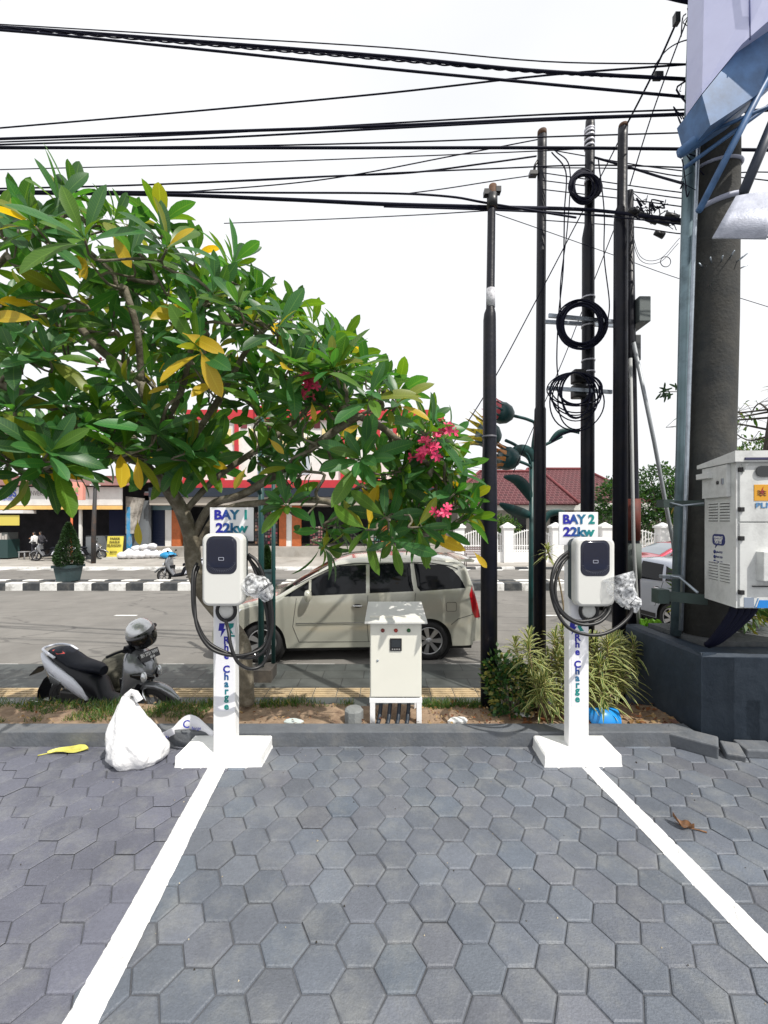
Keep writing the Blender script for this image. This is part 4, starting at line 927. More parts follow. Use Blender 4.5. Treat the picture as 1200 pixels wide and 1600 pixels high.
# ---- red and white shop building behind the tree
Zb = 27.0
t = thing('shop_building', 'white shop building with red bands and yellow squares behind the blossoming tree', 'building', V(X(470, Zb), Zb, G0))
mb = MB(); bp(278, 652, 690, 752, Zb, .35, mb); mb.b2((X(278, Zb), Zb+.35, Zh(790, Zb)), (X(690, Zb), Zb+9, Zh(634, Zb)-.25)); mb.b2((X(278, Zb), Zb+3.5, G0-.1), (X(690, Zb), Zb+8.8, Zh(789, Zb)))
mb.build('wall', wwall, t)
mb = MB(); bp(398, 634, 548, 654, Zb-.35, .5, mb); bp(288, 640, 398, 655, Zb-.2, .4, mb); bp(548, 640, 694, 655, Zb-.2, .4, mb); mb.build('roof_band', redp, t)
mb = MB(); bp(270, 750, 694, 766, Zb-.5, .4, mb); mb.build('red_fascia', redp, t)
mb = MB(); mb.b2((X(232, Zb-1.7), Zb-1.7, Zh(776, Zb-1.7)), (X(700, Zb-1.7), Zb-.1, Zh(762, Zb-1.7))); mb.build('canopy', mat('canopy_navy', (.012, .02, .035), .5), t)
mb = MB(); mb.b2((X(232, Zb-1.6), Zb-1.5, Zh(789, Zb-1.6)), (X(700, Zb-1.6), Zb-.02, Zh(776.5, Zb-1.6))); mb.build('soffit', mat('soffit_beige', (.42, .38, .33), .8), t)
for a, b, y0 in ((286, 297, 656), (338, 350, 656), (366, 372, 656), (532, 542, 656), (588, 594, 660), (614, 620, 656), (686, 691, 656)):
    mb = MB(); bp(a, y0, b, 750, Zb-.15, .15, mb); mb.build('red_pilaster', redp, t)
rnd = random.Random(4)
for k in range(30):
    px = 300+k*12.7; py = 657+(k % 3)*13
    mb = MB(); bp(px, py, px+9.5, py+12, Zb-.06, .06, mb, 0); mb.build('square_panel', (creamw if (k*7) % 3 else maroon), t)
for a, b in ((402, 412), (445, 462), (470, 484), (622, 634)):
    mb = MB(); bp(a, 700, b, 742, Zb-.02, .02, mb); mb.build('window', mat('pale_window', (.45, .50, .55), .15), t)
for a, b in ((436, 447), (456, 470), (596, 605), (268, 282), (690, 697)):
    mb = MB(); bp(a, 789.5, b, 855, Zb-.4, .3, mb); mb.build('column', orange, t)
for a, b in ((447, 456), (258, 268)):
    mb = MB(); bp(a, 789.5, b, 855, Zb-.35, .25, mb); mb.build('white_column', wwall, t)
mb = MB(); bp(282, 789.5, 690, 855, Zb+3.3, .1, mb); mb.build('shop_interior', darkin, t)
mb = MB(); bp(282, 846, 690, 857, Zb-.3, .1, mb) if 0 else mb.b2((X(240, Zb), Zb-1.4, G0-.02), (X(700, Zb), Zb+3.4, Zh(853, Zb))); mb.build('step', farpave, t)
def goodsrack(px0, px1, py0, py1, Z, cols, label, seed, nx, ny):
    r_ = random.Random(seed); rk = thing('goods_rack', label, 'rack', V(X((px0+px1)/2, Z), Z, G0))
    mb = MB(); bp(px0, py0, px1, py1, Z+.08, .2, mb); mb.build('rack_frame', mat('rack_dark', (.03, .03, .035), .5), rk)
    mb = MB(); w_ = (px1-px0)/nx; h_ = (py1-py0)/ny
    for i in range(nx):
        for j in range(ny):
            if r_.random() < .12: continue
            c = r_.choice(cols); k = r_.uniform(.6, 1.2); a = px0+i*w_+w_*.12; b = py0+j*h_+h_*r_.uniform(.05, .3)
            mb.b2((X(a, Z), Z, Zh(b+h_*.7, Z)), (X(a+w_*.74, Z), Z+.07, Zh(b, Z)), 0, col=(c[0]*k*2, c[1]*k*2, c[2]*k*2))
    tag(mb.build('goods', goods, rk), kind='stuff')
P1 = [(.5, .1, .15), (.6, .5, .5), (.1, .12, .15), (.5, .3, .2), (.15, .1, .12)]
goodsrack(398, 434, 800, 850, Zb+.3, P1, 'wall of small red and white packages left of the orange columns', 3, 9, 10)
goodsrack(484, 505, 822, 852, Zb+.3, [(.6, .2, .25), (.7, .6, .6), (.6, .35, .4)], 'pink patterned goods rack beside the dark shop door', 5, 5, 6)
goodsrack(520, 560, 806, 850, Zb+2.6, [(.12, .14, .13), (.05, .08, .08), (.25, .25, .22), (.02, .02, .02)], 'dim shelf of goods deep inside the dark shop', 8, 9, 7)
goodsrack(571, 598, 834, 852, Zb+.2, [(.2, .55, .55), (.75, .75, .75), (.6, .7, .7)], 'teal and white boxes at the right end of the shop front', 9, 4, 3)
# ---- navy shutter and slanting grey wall
Zs = 26.5
t = thing('garage', 'low garage with dark navy shutter between the grey wall and the red banded building', 'building', V(X(255, Zs), Zs, G0))
mb = MB(); bp(226, 774, 284, 789, Zs, 6, mb); bp(226, 768, 232, 856, Zs, 6, mb); mb.build('wall', greyw, t)
mb = MB(); bp(238, 797, 280, 856, Zs+.3, .1, mb)
for k in range(14): bp(238, 797+k*4.2, 280, 799+k*4.2, Zs+.26, .05, mb)
mb.build('shutter', mat('navy_shutter', (.012, .02, .055), .5), t)
mb = MB(); bp(232, 789, 281, 797, Zs+.1, .1, mb); mb.build('glass_strip', mat('strip_glass', (.14, .22, .24), .2), t)
mb = MB(); bp(225, 770, 284, 774, Zs-.6, 7, mb); mb.build('roof', mat('maroon_eave', (.12, .06, .06), .7), t)
Zg = 26.0; t = thing('boundary_wall', 'grey rendered boundary wall with a high slanting end beside the sacks', 'wall', V(X(200, Zg), Zg, G0))
mb = MB(); mb.prism([V(X(134, Zg), Zg, G0-.1), V(X(232, Zg), Zg, G0-.1), V(X(232, Zg), Zg, Zh(782, Zg)), V(X(218, Zg), Zg, Zh(782, Zg)), V(X(203, Zg), Zg, Zh(836, Zg)), V(X(134, Zg), Zg, Zh(837, Zg))], (0, .3, 0)); mb.b2((X(134, Zg-2), Zg-2.0, G0-.1), (X(134, Zg-2)+.3, Zg, Zh(837, Zg))); mb.build('wall_panel', greyw, t)
mb = MB(); mb.prism([V(X(199.5, Zg), Zg-.05, Zh(836, Zg)), V(X(203.5, Zg), Zg-.05, Zh(836, Zg)), V(X(218.5, Zg), Zg-.05, Zh(781, Zg)), V(X(215, Zg), Zg-.05, Zh(781, Zg))], (0, .35, 0)); mb.build('coping', wwall, t)
# ---- open fronted shop at the left
Zl = 25.0
t = thing('shop_building', 'low open fronted shop with long white fascia sign and orange edge at the left', 'building', V(X(60, Zl), Zl, G0))
mb = MB(); mb.b2((X(-260, Zl), Zl+6, G0-.1), (X(196, Zl), Zl+6.2, Zh(735, Zl))); mb.b2((X(-260, Zl), Zl, G0-.1), (X(-250, Zl), Zl+6, Zh(740, Zl))); mb.build('wall', mat('shop_dark_wall', (.05, .05, .06), .8, var=.5, scale=1), t)
mb = MB(); mb.b2((X(-260, Zl), Zl-.6, Zh(793, Zl)), (X(190, Zl), Zl+.1, Zh(791, Zl)+.0)); bp(-260, 790, 190, 796, Zl-.65, .08, mb); mb.build('fascia_edge', mat('orange_edge', (.78, .48, .16), .6, var=.1), t)
mb = MB(); bp(-260, 761, 190, 789.5, Zl-.6, .1, mb); fs_ = mb.build('fascia_sign', mat('fascia_white', (.72, .71, .69), .6, var=.08, dirt=(.4, .36, .36), dscale=1.5, damt=.5), t)
text('PAUDUS', .62, (X(17, Zl), Zl-.63, Zh(772, Zl)), mat('sign_blue', (.05, .10, .45), .5), fs_, 'lettering', width=1.75, bold=.02); text('mandalas', .3, (X(27, Zl), Zl-.63, Zh(780.5, Zl)), mat('sign_blue', (.05, .1, .45), .5), fs_, 'lettering', width=.85)
text('KONVEKSI', .42, (X(68, Zl), Zl-.63, Zh(772, Zl)), mat('sign_grey', (.25, .22, .22), .5), fs_, 'lettering', width=1.3)
mb = MB(); mb.raw([V(X(-260, Zl), Zl-1.0, Zh(759, Zl)), V(X(215, Zl), Zl-1.0, Zh(760, Zl)), V(X(190, Zl), Zl+7, Zh(738, Zl)+.4), V(X(-260, Zl), Zl+7, Zh(735, Zl)+.4)], [(0, 1, 2, 3)]); mb.b2((X(-260, Zl), Zl+5.6, Zh(745, Zl)), (X(105, Zl), Zl+5.7, Zh(728, Zl))); mb.build('roof', mat('rusty_roof', (.17, .07, .06), .8, var=.4, scale=1.2), t, solid=.05)
mb = MB(); bp(123, 796, 127, 862, Zl-.2, .1, mb); mb.build('post', wwall, t)
mb = MB(); mb.b2((X(150, Zl), Zl+3.0, G0), (X(192, Zl), Zl+3.1, Zh(800, Zl))); mb.build('red_panel', mat('red_panel', (.40, .012, .008), .6), t)
mb = MB(); mb.b2((X(118, Zl), Zl+3.05, G0), (X(193, Zl), Zl+3.2, Zh(796, Zl))); mb.build('blue_panel', mat('blue_panel', (.01, .02, .10), .6), t)
mb = MB(); mb.b2((X(192, Zl), Zl+.35, G0), (X(197, Zl), Zl+.6, Zh(792, Zl))); mb.build('sky_blue_pier', mat('pier_blue', (.04, .28, .55), .6, dirt=(.5, .45, .4), dscale=2, damt=.7), t)
mb = MB(); mb.prism([V(X(190, Zl), Zl+.4, Zh(834, Zl)), V(X(202, Zl), Zl+.4, Zh(834, Zl)), V(X(216, Zl), Zl+.4, Zh(778, Zl)), V(X(190, Zl), Zl+.4, Zh(775, Zl))], (0, .3, 0)); mb.build('ruined_gable', mat('old_plaster', (.42, .39, .35), .9, var=.4, scale=2.5, dirt=(.08, .07, .06), dscale=1.6, damt=.9), t)
mb = MB(); bp(0-120, 797, 36, 802, Zl-1.3, .9, mb); mb.build('awning', mat('awning_white', (.7, .7, .7), .6), t)
t = thing('hanging_banner', 'yellow banner with dark lettering under the awning of the open shop', 'banner', V(X(14, Zl-1.2), Zl-1.2, Zh(805, Zl)))
mb = MB(); bp(-30, 805, 30, 821, Zl-1.2, .02, mb); mb.build('cloth', mat('banner_yellow', (.62, .52, .10), .6), t); text('PENDAWA', .28, (X(4, Zl), Zl-1.23, Zh(808, Zl)), black, t, 'lettering', width=1.7); text('G 2 S', .42, (X(12, Zl), Zl-1.23, Zh(815.5, Zl)), black, t, 'lettering', width=1.1, bold=.012)
t = thing('display_counter', 'dark green display counter in the open shop, left of the two people', 'counter', V(X(0, Zl), Zl-.6, G0)); mb = MB(); bp(-60, 843, 12, 872, Zl-1.0, .8, mb); mb.build('cabinet', mat('counter_teal', (.02, .05, .05), .5), t)
mb = MB(); bp(-60, 832, 12, 843, Zl-.95, .7, mb); mb.build('glass_case', mat('case_glass', (.12, .13, .13), .1), t)
mb = MB(); r_ = random.Random(1)
for k in range(12): bp(-40+k*4.3, 836+r_.uniform(-3, 2), -37+k*4.3, 843, Zl-1.0, .04, mb)
tag(mb.build('small_goods', mat('goods_pale', (.45, .42, .4), .6), t), kind='stuff')
# hanging shop sign on an orange pole
Zp = 22.5; t = thing('pole_sign', 'pink and orange box sign on an orange pole above the potted topiary', 'sign', V(X(112, Zp), Zp, G0))
mb = MB(); mb.tube([V(X(112, Zp), Zp, G0), V(X(112, Zp), Zp, Zh(780, Zp))], .055, 10); mb.tube([V(X(106, Zp), Zp, Zh(780.5, Zp)), V(X(112, Zp), Zp, Zh(787, Zp))], .03, 6); mb.tube([V(X(118, Zp), Zp, Zh(780.5, Zp)), V(X(112, Zp), Zp, Zh(787, Zp))], .03, 6); mb.build('pole', mat('orange_pole', (.55, .12, .04), .5), t)
mb = MB(); mb.prism([V(X(91, Zp), Zp-.3, Zh(780, Zp)), V(X(129, Zp), Zp-.0, Zh(781, Zp)), V(X(129, Zp), Zp, Zh(754, Zp)), V(X(91, Zp), Zp-.3, Zh(751, Zp))], (-.12, .4, 0)); bx = mb.build('sign_box', mat('sign_pink', (.78, .33, .26), .5), t)
mb = MB(); mb.prism([V(X(86, Zp), Zp-.33, Zh(780, Zp)), V(X(91.2, Zp), Zp-.33, Zh(780, Zp)), V(X(91.2, Zp), Zp-.33, Zh(751, Zp)), V(X(86, Zp), Zp-.33, Zh(751, Zp))], (0, .4, 0)); mb.build('sign_side', mat('sign_orange', (.75, .12, .02), .5), bx)
text('PAUDUS', .34, (X(114, Zp), Zp-.19, Zh(766, Zp)), mat('sign_green', (.20, .35, .12), .5), bx, 'lettering', rz=13, width=.75, bold=.012); text('mandalas', .13, (X(118, Zp), Zp-.16, Zh(773, Zp)), mat('sign_blue', (.05, .1, .45), .5), bx, 'lettering', rz=13, width=.5)
mb = MB(); mb.lathe(V(X(99, Zp), Zp-.27, Zh(767, Zp)), [(.10, 0), (.10, .02)], 8, M=Matrix.Rotation(R(90), 3, 'X'), sx=.7, sy=2.2); mb.build('sign_motif', mat('motif_blue', (.02, .08, .5), .5), bx)
# yellow parking board
Zy = 24.6; t = thing('notice_board', 'yellow board with black writing leaning before the grey wall', 'sign', V(X(177, Zy), Zy, G0)); mb = MB(); mb.prism([V(X(165, Zy), Zy, G0+.02), V(X(190, Zy), Zy, G0+.02), V(X(190, Zy), Zy+.18, Zh(838, Zy)), V(X(165, Zy), Zy+.18, Zh(838, Zy))], (0, .04, 0)); mb.build('board', mat('board_yellow', (.72, .62, .09), .6), t)
for k, s_ in enumerate(('PARKIR', 'KHUSUS', 'PELANGGAN', '✶', 'MAKAN')):
    if k == 3: continue
    text(s_, .2, (X(177.5, Zy), Zy+.13-.04*k, Zh(842+k*5.2, Zy)), mat('ink', (.10, .08, .02), .6), t, 'lettering', width=(.6, .6, .82, 0, .4)[k], bold=.006)
mb = MB(); mb.b2((X(158, Zy), Zy-.6, G0), (X(193, Zy), Zy-.02, G0+.10)); tag(mb.build('stone_slab', mat('slab_pale', (.5, .5, .46), .9)), 'pale stone slab on the ground before the yellow board', 'slab')
# people by the open shop
def person(label, c, h, pose, cols, yaw=0):
    J = {'pelvis': (0, 0, .53), 'chest': (0, 0, .72), 'neck': (0, -.005, .845), 'head': (-.012, 0, .90), 'top': (-.008, 0, .965),
         'sl': (0, .10, .80), 'sr': (0, -.10, .80)}
    J.update(pose); names = list(J); E = [('pelvis', 'chest'), ('chest', 'neck'), ('neck', 'head'), ('head', 'top'), ('chest', 'sl'), ('chest', 'sr'), ('sl', 'el'), ('el', 'hl'), ('sr', 'er'), ('er', 'hr'), ('pelvis', 'pl'), ('pl', 'kl'), ('kl', 'al'), ('al', 'tl'), ('pelvis', 'pr'), ('pr', 'kr'), ('kr', 'ar'), ('ar', 'tr')]
    rad = dict(pelvis=.075, chest=.078, neck=.032, head=.050, top=.040, sl=.035, sr=.035, el=.026, er=.026, hl=.018, hr=.018, pl=.055, pr=.055, kl=.036, kr=.036, al=.024, ar=.024, tl=.020, tr=.020)
    me = bpy.data.meshes.new('person'); Mz = Matrix.Rotation(yaw, 3, 'Z')
    me.from_pydata([Mz @ V(*J[k])*h for k in names], [(names.index(a), names.index(b)) for a, b in E], [])
    o = bpy.data.objects.new('tmp', me); sc.collection.objects.link(o); m = o.modifiers.new('s', 'SKIN')
    for i, k in enumerate(names): me.skin_vertices[0].data[i].radius = (rad[k]*h,)*2; me.skin_vertices[0].data[i].use_root = (k == 'pelvis')
    s2 = o.modifiers.new('u', 'SUBSURF'); s2.levels = 2
    dg = bpy.context.evaluated_depsgraph_get(); m2 = bpy.data.meshes.new_from_object(o.evaluated_get(dg)); bpy.data.objects.remove(o)
    m2.name = 'person'; m2.materials.clear()
    for q in cols: m2.materials.append(q)      # skin, shirt, trousers, hair, shoes
    for p in m2.polygons:
        z = p.center.z/h; x = abs(p.center.x)/h; y = abs(p.center.y)/h; r_ = math.hypot(x, y)
        p.use_smooth = True
        if z > .85: p.material_index = 3 if (z > .925 or (Mz.inverted() @ p.center).x > .012*h) else 0
        elif z > .56 and r_ < .22: p.material_index = 1
        elif z > .56 or r_ > .2: p.material_index = 0
        elif z > .045: p.material_index = 2
        else: p.material_index = 4
    o = bpy.data.objects.new('person', m2); sc.collection.objects.link(o); o.location = c
    return tag(o, label, 'person')
skin = mat('skin', (.34, .18, .11), .6); hair = mat('hair', (.012, .010, .010), .6); shoe = mat('shoe', (.03, .03, .03), .5)
wsh = mat('shirt_white', (.72, .72, .72), .8); dtr = mat('trousers_dark', (.02, .02, .03), .8); dsh = mat('shirt_dark', (.04, .04, .05), .8); ltr = mat('trousers_pale', (.6, .57, .5), .8)
legs = dict(pl=(0, .05, .50), kl=(-.02, .07, .28), al=(.0, .09, .05), tl=(-.07, .10, .02), pr=(0, -.05, .50), kr=(-.01, -.07, .28), ar=(.02, -.08, .05), tr=(-.05, -.09, .02))
pb_ = dict(legs); pb_.update(el=(-.12, .12, .72), hl=(-.28, .10, .735), er=(.04, -.16, .66), hr=(-.06, -.13, .60))
c = P(54, 876, 23.4); c.z = G0; person('person in white shirt and dark trousers, one arm stretched out to the left', c, 1.68, pb_, [skin, wsh, dtr, hair, shoe])
pc_ = dict(legs); pc_.update(el=(.06, .13, .66), hl=(.14, .10, .60), er=(.08, -.15, .66), hr=(.17, -.10, .60))
c2 = P(64, 872, 24.2); c2.z = G0; person('person in dark top and pale trousers standing behind the white shirted one', c2, 1.68, pc_, [skin, dsh, ltr, hair, shoe])
mb = MB(); mb.box(c+V(.16, -.22, .98), (.16, .07, .18)); mb.tube([c+V(.16, -.22, 1.05), c+V(.02, -.20, 1.22), c+V(-.1, -.08, 1.44)], .012, 6); tag(mb.build('shoulder_bag', black, bevel=.02), 'black shoulder bag worn by the person in the white shirt', 'bag')
mb = MB(); q = P(38, 872, 24.0); q.z = G0; mb.b2((q.x-.2, q.y-.2, G0+.42), (q.x+.2, q.y+.2, G0+.46))
for a in (-1, 1):
    for b in (-1, 1): mb.tube([q+V(a*.17, b*.17, 0), q+V(a*.16, b*.16, .43)], .02, 6)
tag(mb.build('stool', mat('stool_grey', (.35, .35, .36), .5)), 'small grey stool behind the person with the outstretched arm', 'stool')
# sacks and the blue tarpaulin before the grey wall
rnd = random.Random(11); sackm = mat('sack_white', (.72, .72, .74), .6, var=.08, scale=4, bump=1, bscale=8)
def sack(c, l_, w_, h_, yaw, seed):
    mb = MB(); Mz = Matrix.Rotation(yaw, 3, 'Z'); rings = []
    for i in range(9):
        u = i/8; s_ = math.sin(math.pi*min(max(u, .04), .96))**.45
        rings.append([c+Mz @ V((u-.5)*l_, math.cos(a)*w_/2*s_*(1+.2*noise.noise((u*3+seed, a, 1))), h_/2+math.sin(a)*h_/2*s_*(1+.3*noise.noise((u*3+seed, a, 5)))) for a in [2*math.pi*k/12 for k in range(12)]])
    mb.loft(rings); return mb
words = ['leftmost', 'second', 'third', 'fourth', 'fifth', 'sixth', 'seventh', 'eighth']
for k in range(8):
    c = P(192+k*9.8, 868-k*1.5, 24.2+k*.1); c.z = G0+.0; o = sack(c, .62, .5, (.44+.16*((k*5) % 3)/2), rnd.uniform(-.6, .6), k).build('sack', sackm)
    tag(o, '%s white sack from the left in the heap by the grey wall' % words[k], 'sack', 'white sacks heaped by the grey wall')
for k, (a, w1) in enumerate(((214, 'upper sack at the left of the heap by the grey wall'), (226, 'upper sack in the middle of the heap by the grey wall'), (238, 'topmost sack of the heap by the grey wall'))):
    c = P(a, 855, 24.6); c.z = G0+.46+.06*k; tag(sack(c, .6, .5, .32, rnd.uniform(-.6, .6), 20+k).build('sack', sackm), 'white '+w1, 'sack', 'white sacks heaped by the grey wall')
c = P(263, 862, 24.4); c.z = G0; tag(sack(c, .85, .7, .42, .2, 31).build('tarpaulin', mat('tarp_blue', (.02, .25, .5), .5, bump=1, bscale=8)), 'crumpled bright blue tarpaulin at the right end of the sacks', 'tarpaulin')
# ---- old black pole in front of the left shops
Zq = 21.8; mb = MB(); mb.tube([V(X(146, Zq), Zq, G0), V(X(146.5, Zq), Zq, Zh(823, Zq)), V(X(149, Zq), Zq, Zh(755, Zq))], [.12, .11, .085], 10)
t = thing('utility_pole', 'old dark street pole with a rusty band before the grey wall', 'pole', V(X(146, Zq), Zq, G0)); mb.build('pole', mat('old_pole', (.03, .03, .032), .7, dirt=(.15, .07, .03), dscale=2, damt=.6), t)
mb = MB(); mb.b2((X(143, Zq), Zq-.14, Zh(759, Zq)), (X(155, Zq), Zq+.1, Zh(757, Zq))); mb.tube([V(X(150, Zq), Zq-.1, Zh(757, Zq)), V(X(150, Zq), Zq-.1, Zh(750, Zq))], .14, 10); mb.build('insulator', wwall, t)
# ---- right: white walled house with a red tiled hip roof
Zr = 31.0
t = thing('house', 'low house with dark red tiled hip roof behind the white fence', 'house', V(X(820, Zr), Zr, G0))
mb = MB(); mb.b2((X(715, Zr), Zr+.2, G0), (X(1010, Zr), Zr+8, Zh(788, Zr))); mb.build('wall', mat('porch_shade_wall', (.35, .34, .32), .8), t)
mb = MB(); mb.b2((X(712, Zr-1.6), Zr-1.6, Zh(797, Zr-1.6)), (X(1020, Zr-1.6), Zr-1.3, Zh(786, Zr-1.6))); mb.b2((X(712, Zr-1.6), Zr-1.3, Zh(790, Zr-1.6)), (X(1020, Zr-1.6), Zr+.3, Zh(787, Zr-1.6))); mb.build('fascia', wwall, t)
for px in (716, 900, 965):
    mb = MB(); bp(px, 796, px+7, 862, Zr-1.5, .35, mb); mb.build('column', wwall, t)
for a, b in ((745, 770), (800, 822), (860, 880)):
    mb = MB(); bp(a, 802, b, 840, Zr+.15, .06, mb); wn = mb.build('window', glassd, t)
def rooftile():
    m = bpy.data.materials.new('red_roof_tiles'); m.use_nodes = True; t_ = m.node_tree; l = t_.links.new; b = t_.nodes['Principled BSDF']; b.inputs['Roughness'].default_value = .7
    co = N(t_, 'ShaderNodeTexCoord'); mp = N(t_, 'ShaderNodeMapping'); mp.inputs['Scale'].default_value = (1, 0, 1.7); mp.inputs['Rotation'].default_value = (R(90), 0, 0)
    sx_ = N(t_, 'ShaderNodeSeparateXYZ'); l(co.outputs['Object'], sx_.inputs[0]); cb = N(t_, 'ShaderNodeCombineXYZ'); l(sx_.outputs[0], cb.inputs[0]); mu = N(t_, 'ShaderNodeMath', operation='MULTIPLY'); mu.inputs[1].default_value = 1.7; l(sx_.outputs[2], mu.inputs[0]); l(mu.outputs[0], cb.inputs[1])
    br = N(t_, 'ShaderNodeTexBrick'); br.inputs['Scale'].default_value = 1; br.inputs['Brick Width'].default_value = .34; br.inputs['Row Height'].default_value = .34; br.inputs['Mortar Size'].default_value = .05; br.inputs['Mortar Smooth'].default_value = .6
    br.inputs['Color1'].default_value = (.075, .008, .013, 1); br.inputs['Color2'].default_value = (.05, .007, .011, 1); br.inputs['Mortar'].default_value = (.17, .06, .065, 1); l(cb.outputs[0], br.inputs['Vector']); l(br.outputs['Color'], b.inputs['Base Color'])
    bpn = N(t_, 'ShaderNodeBump'); bpn.inputs['Distance'].default_value = .06; bpn.invert = True; l(br.outputs['Fac'], bpn.inputs['Height']); l(bpn.outputs[0], b.inputs['Normal']); return m
rt = rooftile()
def hip(xa, xb, xc, xd, yf, yr, ze, zr, name='roof'):
    mb = MB(); ym = (yf+yr)/2; a, b, c_, d = V(xa, yf, ze), V(xb, yf, ze), V(xb, yr, ze), V(xa, yr, ze); e, f = V(xc, ym, zr), V(xd, ym, zr)
    mb.raw([a, b, c_, d, e, f], [(0, 1, 5, 4), (1, 2, 5), (2, 3, 4, 5), (3, 0, 4)]); o = mb.build(name, rt, t, solid=.12)
    mb = MB()
    for p, q in ((a, e), (b, f), (e, f)): mb.tube([p+V(0, 0, .05), q+V(0, 0, .05)], .11, 6)
    mb.build('ridge', mat('ridge_red', (.16, .03, .035), .7), o)
ze = Zh(787, Zr-2); hip(X(694, Zr-2), X(905, Zr-2), X(752, Zr+2), X(850, Zr+2), Zr-2, Zr+7, ze, Zh(737, Zr+2.5)); hip(X(800, Zr-1), X(1025, Zr-1), X(838, Zr+2), X(930, Zr+2), Zr-.9, Zr+9, ze+.05, Zh(733, Zr+4))
# fence
Zf = 22.4; t = thing('fence', 'white fence of square pillars and ornamental railings before the red roofed house', 'fence', V(X(792, Zf), Zf, G0)); fw = mat('fence_white', (.78, .78, .78), .6, var=.04)
for px in (717, 793, 868, 945, 1035, 1110, 1190):
    mb = MB(); x = X(px, Zf); mb.b2((x-.26, Zf-.26, G0-.05), (x+.26, Zf+.26, G0+1.85)); mb.b2((x-.33, Zf-.33, G0+1.85), (x+.33, Zf+.33, G0+1.95)); mb.box((x, Zf, G0+2.05), (.6, .6, .2), taper=.12); mb.build('pillar', fw, t)
mb = MB(); mb.b2((X(717, Zf), Zf-.1, G0), (X(1250, Zf), Zf+.1, G0+.55)); mb.build('plinth', fw, t)
xs = [717, 793, 868, 945, 1035, 1110, 1190]
for a, b in zip(xs, xs[1:]):
    mb = MB(); xa, xb = X(a, Zf)+.27, X(b, Zf)-.27; n = 16
    top_ = lambda u: G0+1.45+.28*math.sin(math.pi*u)
    for k in range(n+1):
        u = k/n; x = xa+(xb-xa)*u; mb.b2((x-.025, Zf-.02, G0+.55), (x+.025, Zf+.02, top_(u)+.08)); 
    for k in range(n): mb.tube([V(xa+(xb-xa)*(k+.5)/n+math.cos(q)*.07, Zf, G0+.75+math.sin(q)*.07) for q in [R(i*45) for i in range(9)]], .012, 4, cap=False)
    for z in (.62, .9, 0):
        mb.tube([V(xa+(xb-xa)*k/n, Zf, (G0+z if z else top_(k/n))) for k in range(n+1)], .028, 6)
    mb.build('railing', fw, t)
# bench
q = P(743, 884, 20.6); t = thing('park_bench', 'dark metal bench with curved arms on the far pavement before the white fence', 'bench', V(q.x, q.y, G0)); bm = mat('bench_metal', (.09, .07, .07), .5)
mb = MB(); mb.b2((q.x-.48, q.y-.2, G0+.42), (q.x+.55, q.y+.25, G0+.46)); mb.build('seat', bm, t)
mb = MB()
for k in range(5): mb.b2((q.x-.48, q.y+.25+k*.012, G0+.50+k*.09), (q.x+.55, q.y+.27+k*.012, G0+.56+k*.09))
mb.build('backrest', mat('bench_slat', (.22, .16, .16), .5), t)
for x in (q.x-.5, q.x+.55):
    mb = MB(); mb.tube(spline([V(x, q.y-.22, G0), V(x, q.y-.18, G0+.4), V(x, q.y-.2, G0+.62), V(x, q.y+.2, G0+.66), V(x, q.y+.3, G0+.95)], 4), .025, 6); mb.tube([V(x, q.y+.25, G0), V(x, q.y+.22, G0+.6)], .025, 6); mb.build('side_frame', bm, t)
# distant buildings, blue board, far pole
Zx = 45; t = thing('house', 'pale brick building far left of the red tiled roof', 'house', V(X(690, Zx), Zx, G0)); mb = MB(); mb.b2((X(656, Zx), Zx, G0), (X(742, Zx), Zx+8, Zh(748, Zx))); mb.build('wall', mat('pale_brick', (.5, .42, .33), .9, var=.3, scale=3), t); mb = MB(); mb.b2((X(650, Zx), Zx-1, Zh(748, Zx)), (X(742, Zx), Zx+8, Zh(743, Zx))); mb.build('roof', mat('flat_roof', (.25, .25, .25), .8), t)
mb = MB(); bp(657, 742, 676, 756, Zx-.1, .1, mb); mb.build('window', glassd, t)
Zz = 26; t = thing('billboard', 'narrow blue board on a post between the tree and the brick building', 'sign', V(X(691, Zz), Zz, G0)); mb = MB(); bp(687, 736, 696, 765, Zz, .12, mb); mb.build('board', mat('board_blue', (.02, .10, .26), .5), t); mb = MB(); mb.tube([V(X(692, Zz), Zz+.06, G0), V(X(692, Zz), Zz+.06, Zh(765, Zz))], .05, 8); mb.build('post', polep, t)
Zw = 60; t = thing('utility_pole', 'distant thin pole with crossarm left of the red tiled roof', 'pole', V(X(715, Zw), Zw, G0)); mb = MB(); mb.tube([V(X(715, Zw), Zw, G0), V(X(715, Zw), Zw, Zh(720, Zw))], .16, 8); mb.build('pole', polep, t)
mb = MB(); mb.b2((X(705, Zw), Zw-.1, Zh(730, Zw)), (X(725, Zw), Zw+.1, Zh(728.5, Zw))); mb.build('crossarm', polep, t)
for k, (y0, y1, w1) in enumerate(((733, 738, 'lowest'), (729, 732, 'middle'), (722, 726, 'topmost'))):
    mb = MB(); pts = [V(X(650, Zw), Zw, Zh(y0, Zw)), V(X(683, Zw), Zw, Zh(y0+1.5, Zw)), V(X(715, Zw), Zw, Zh(y0-2, Zw)), V(X(800, Zw), Zw, Zh(y1+6, Zw)), V(X(960, Zw), Zw, Zh(y1+24, Zw))]
    mb.tube(spline(pts, 6), .03, 5); tag(mb.build('distant_cable', polep), w1+' faint cable running through the distant thin pole', 'cable')
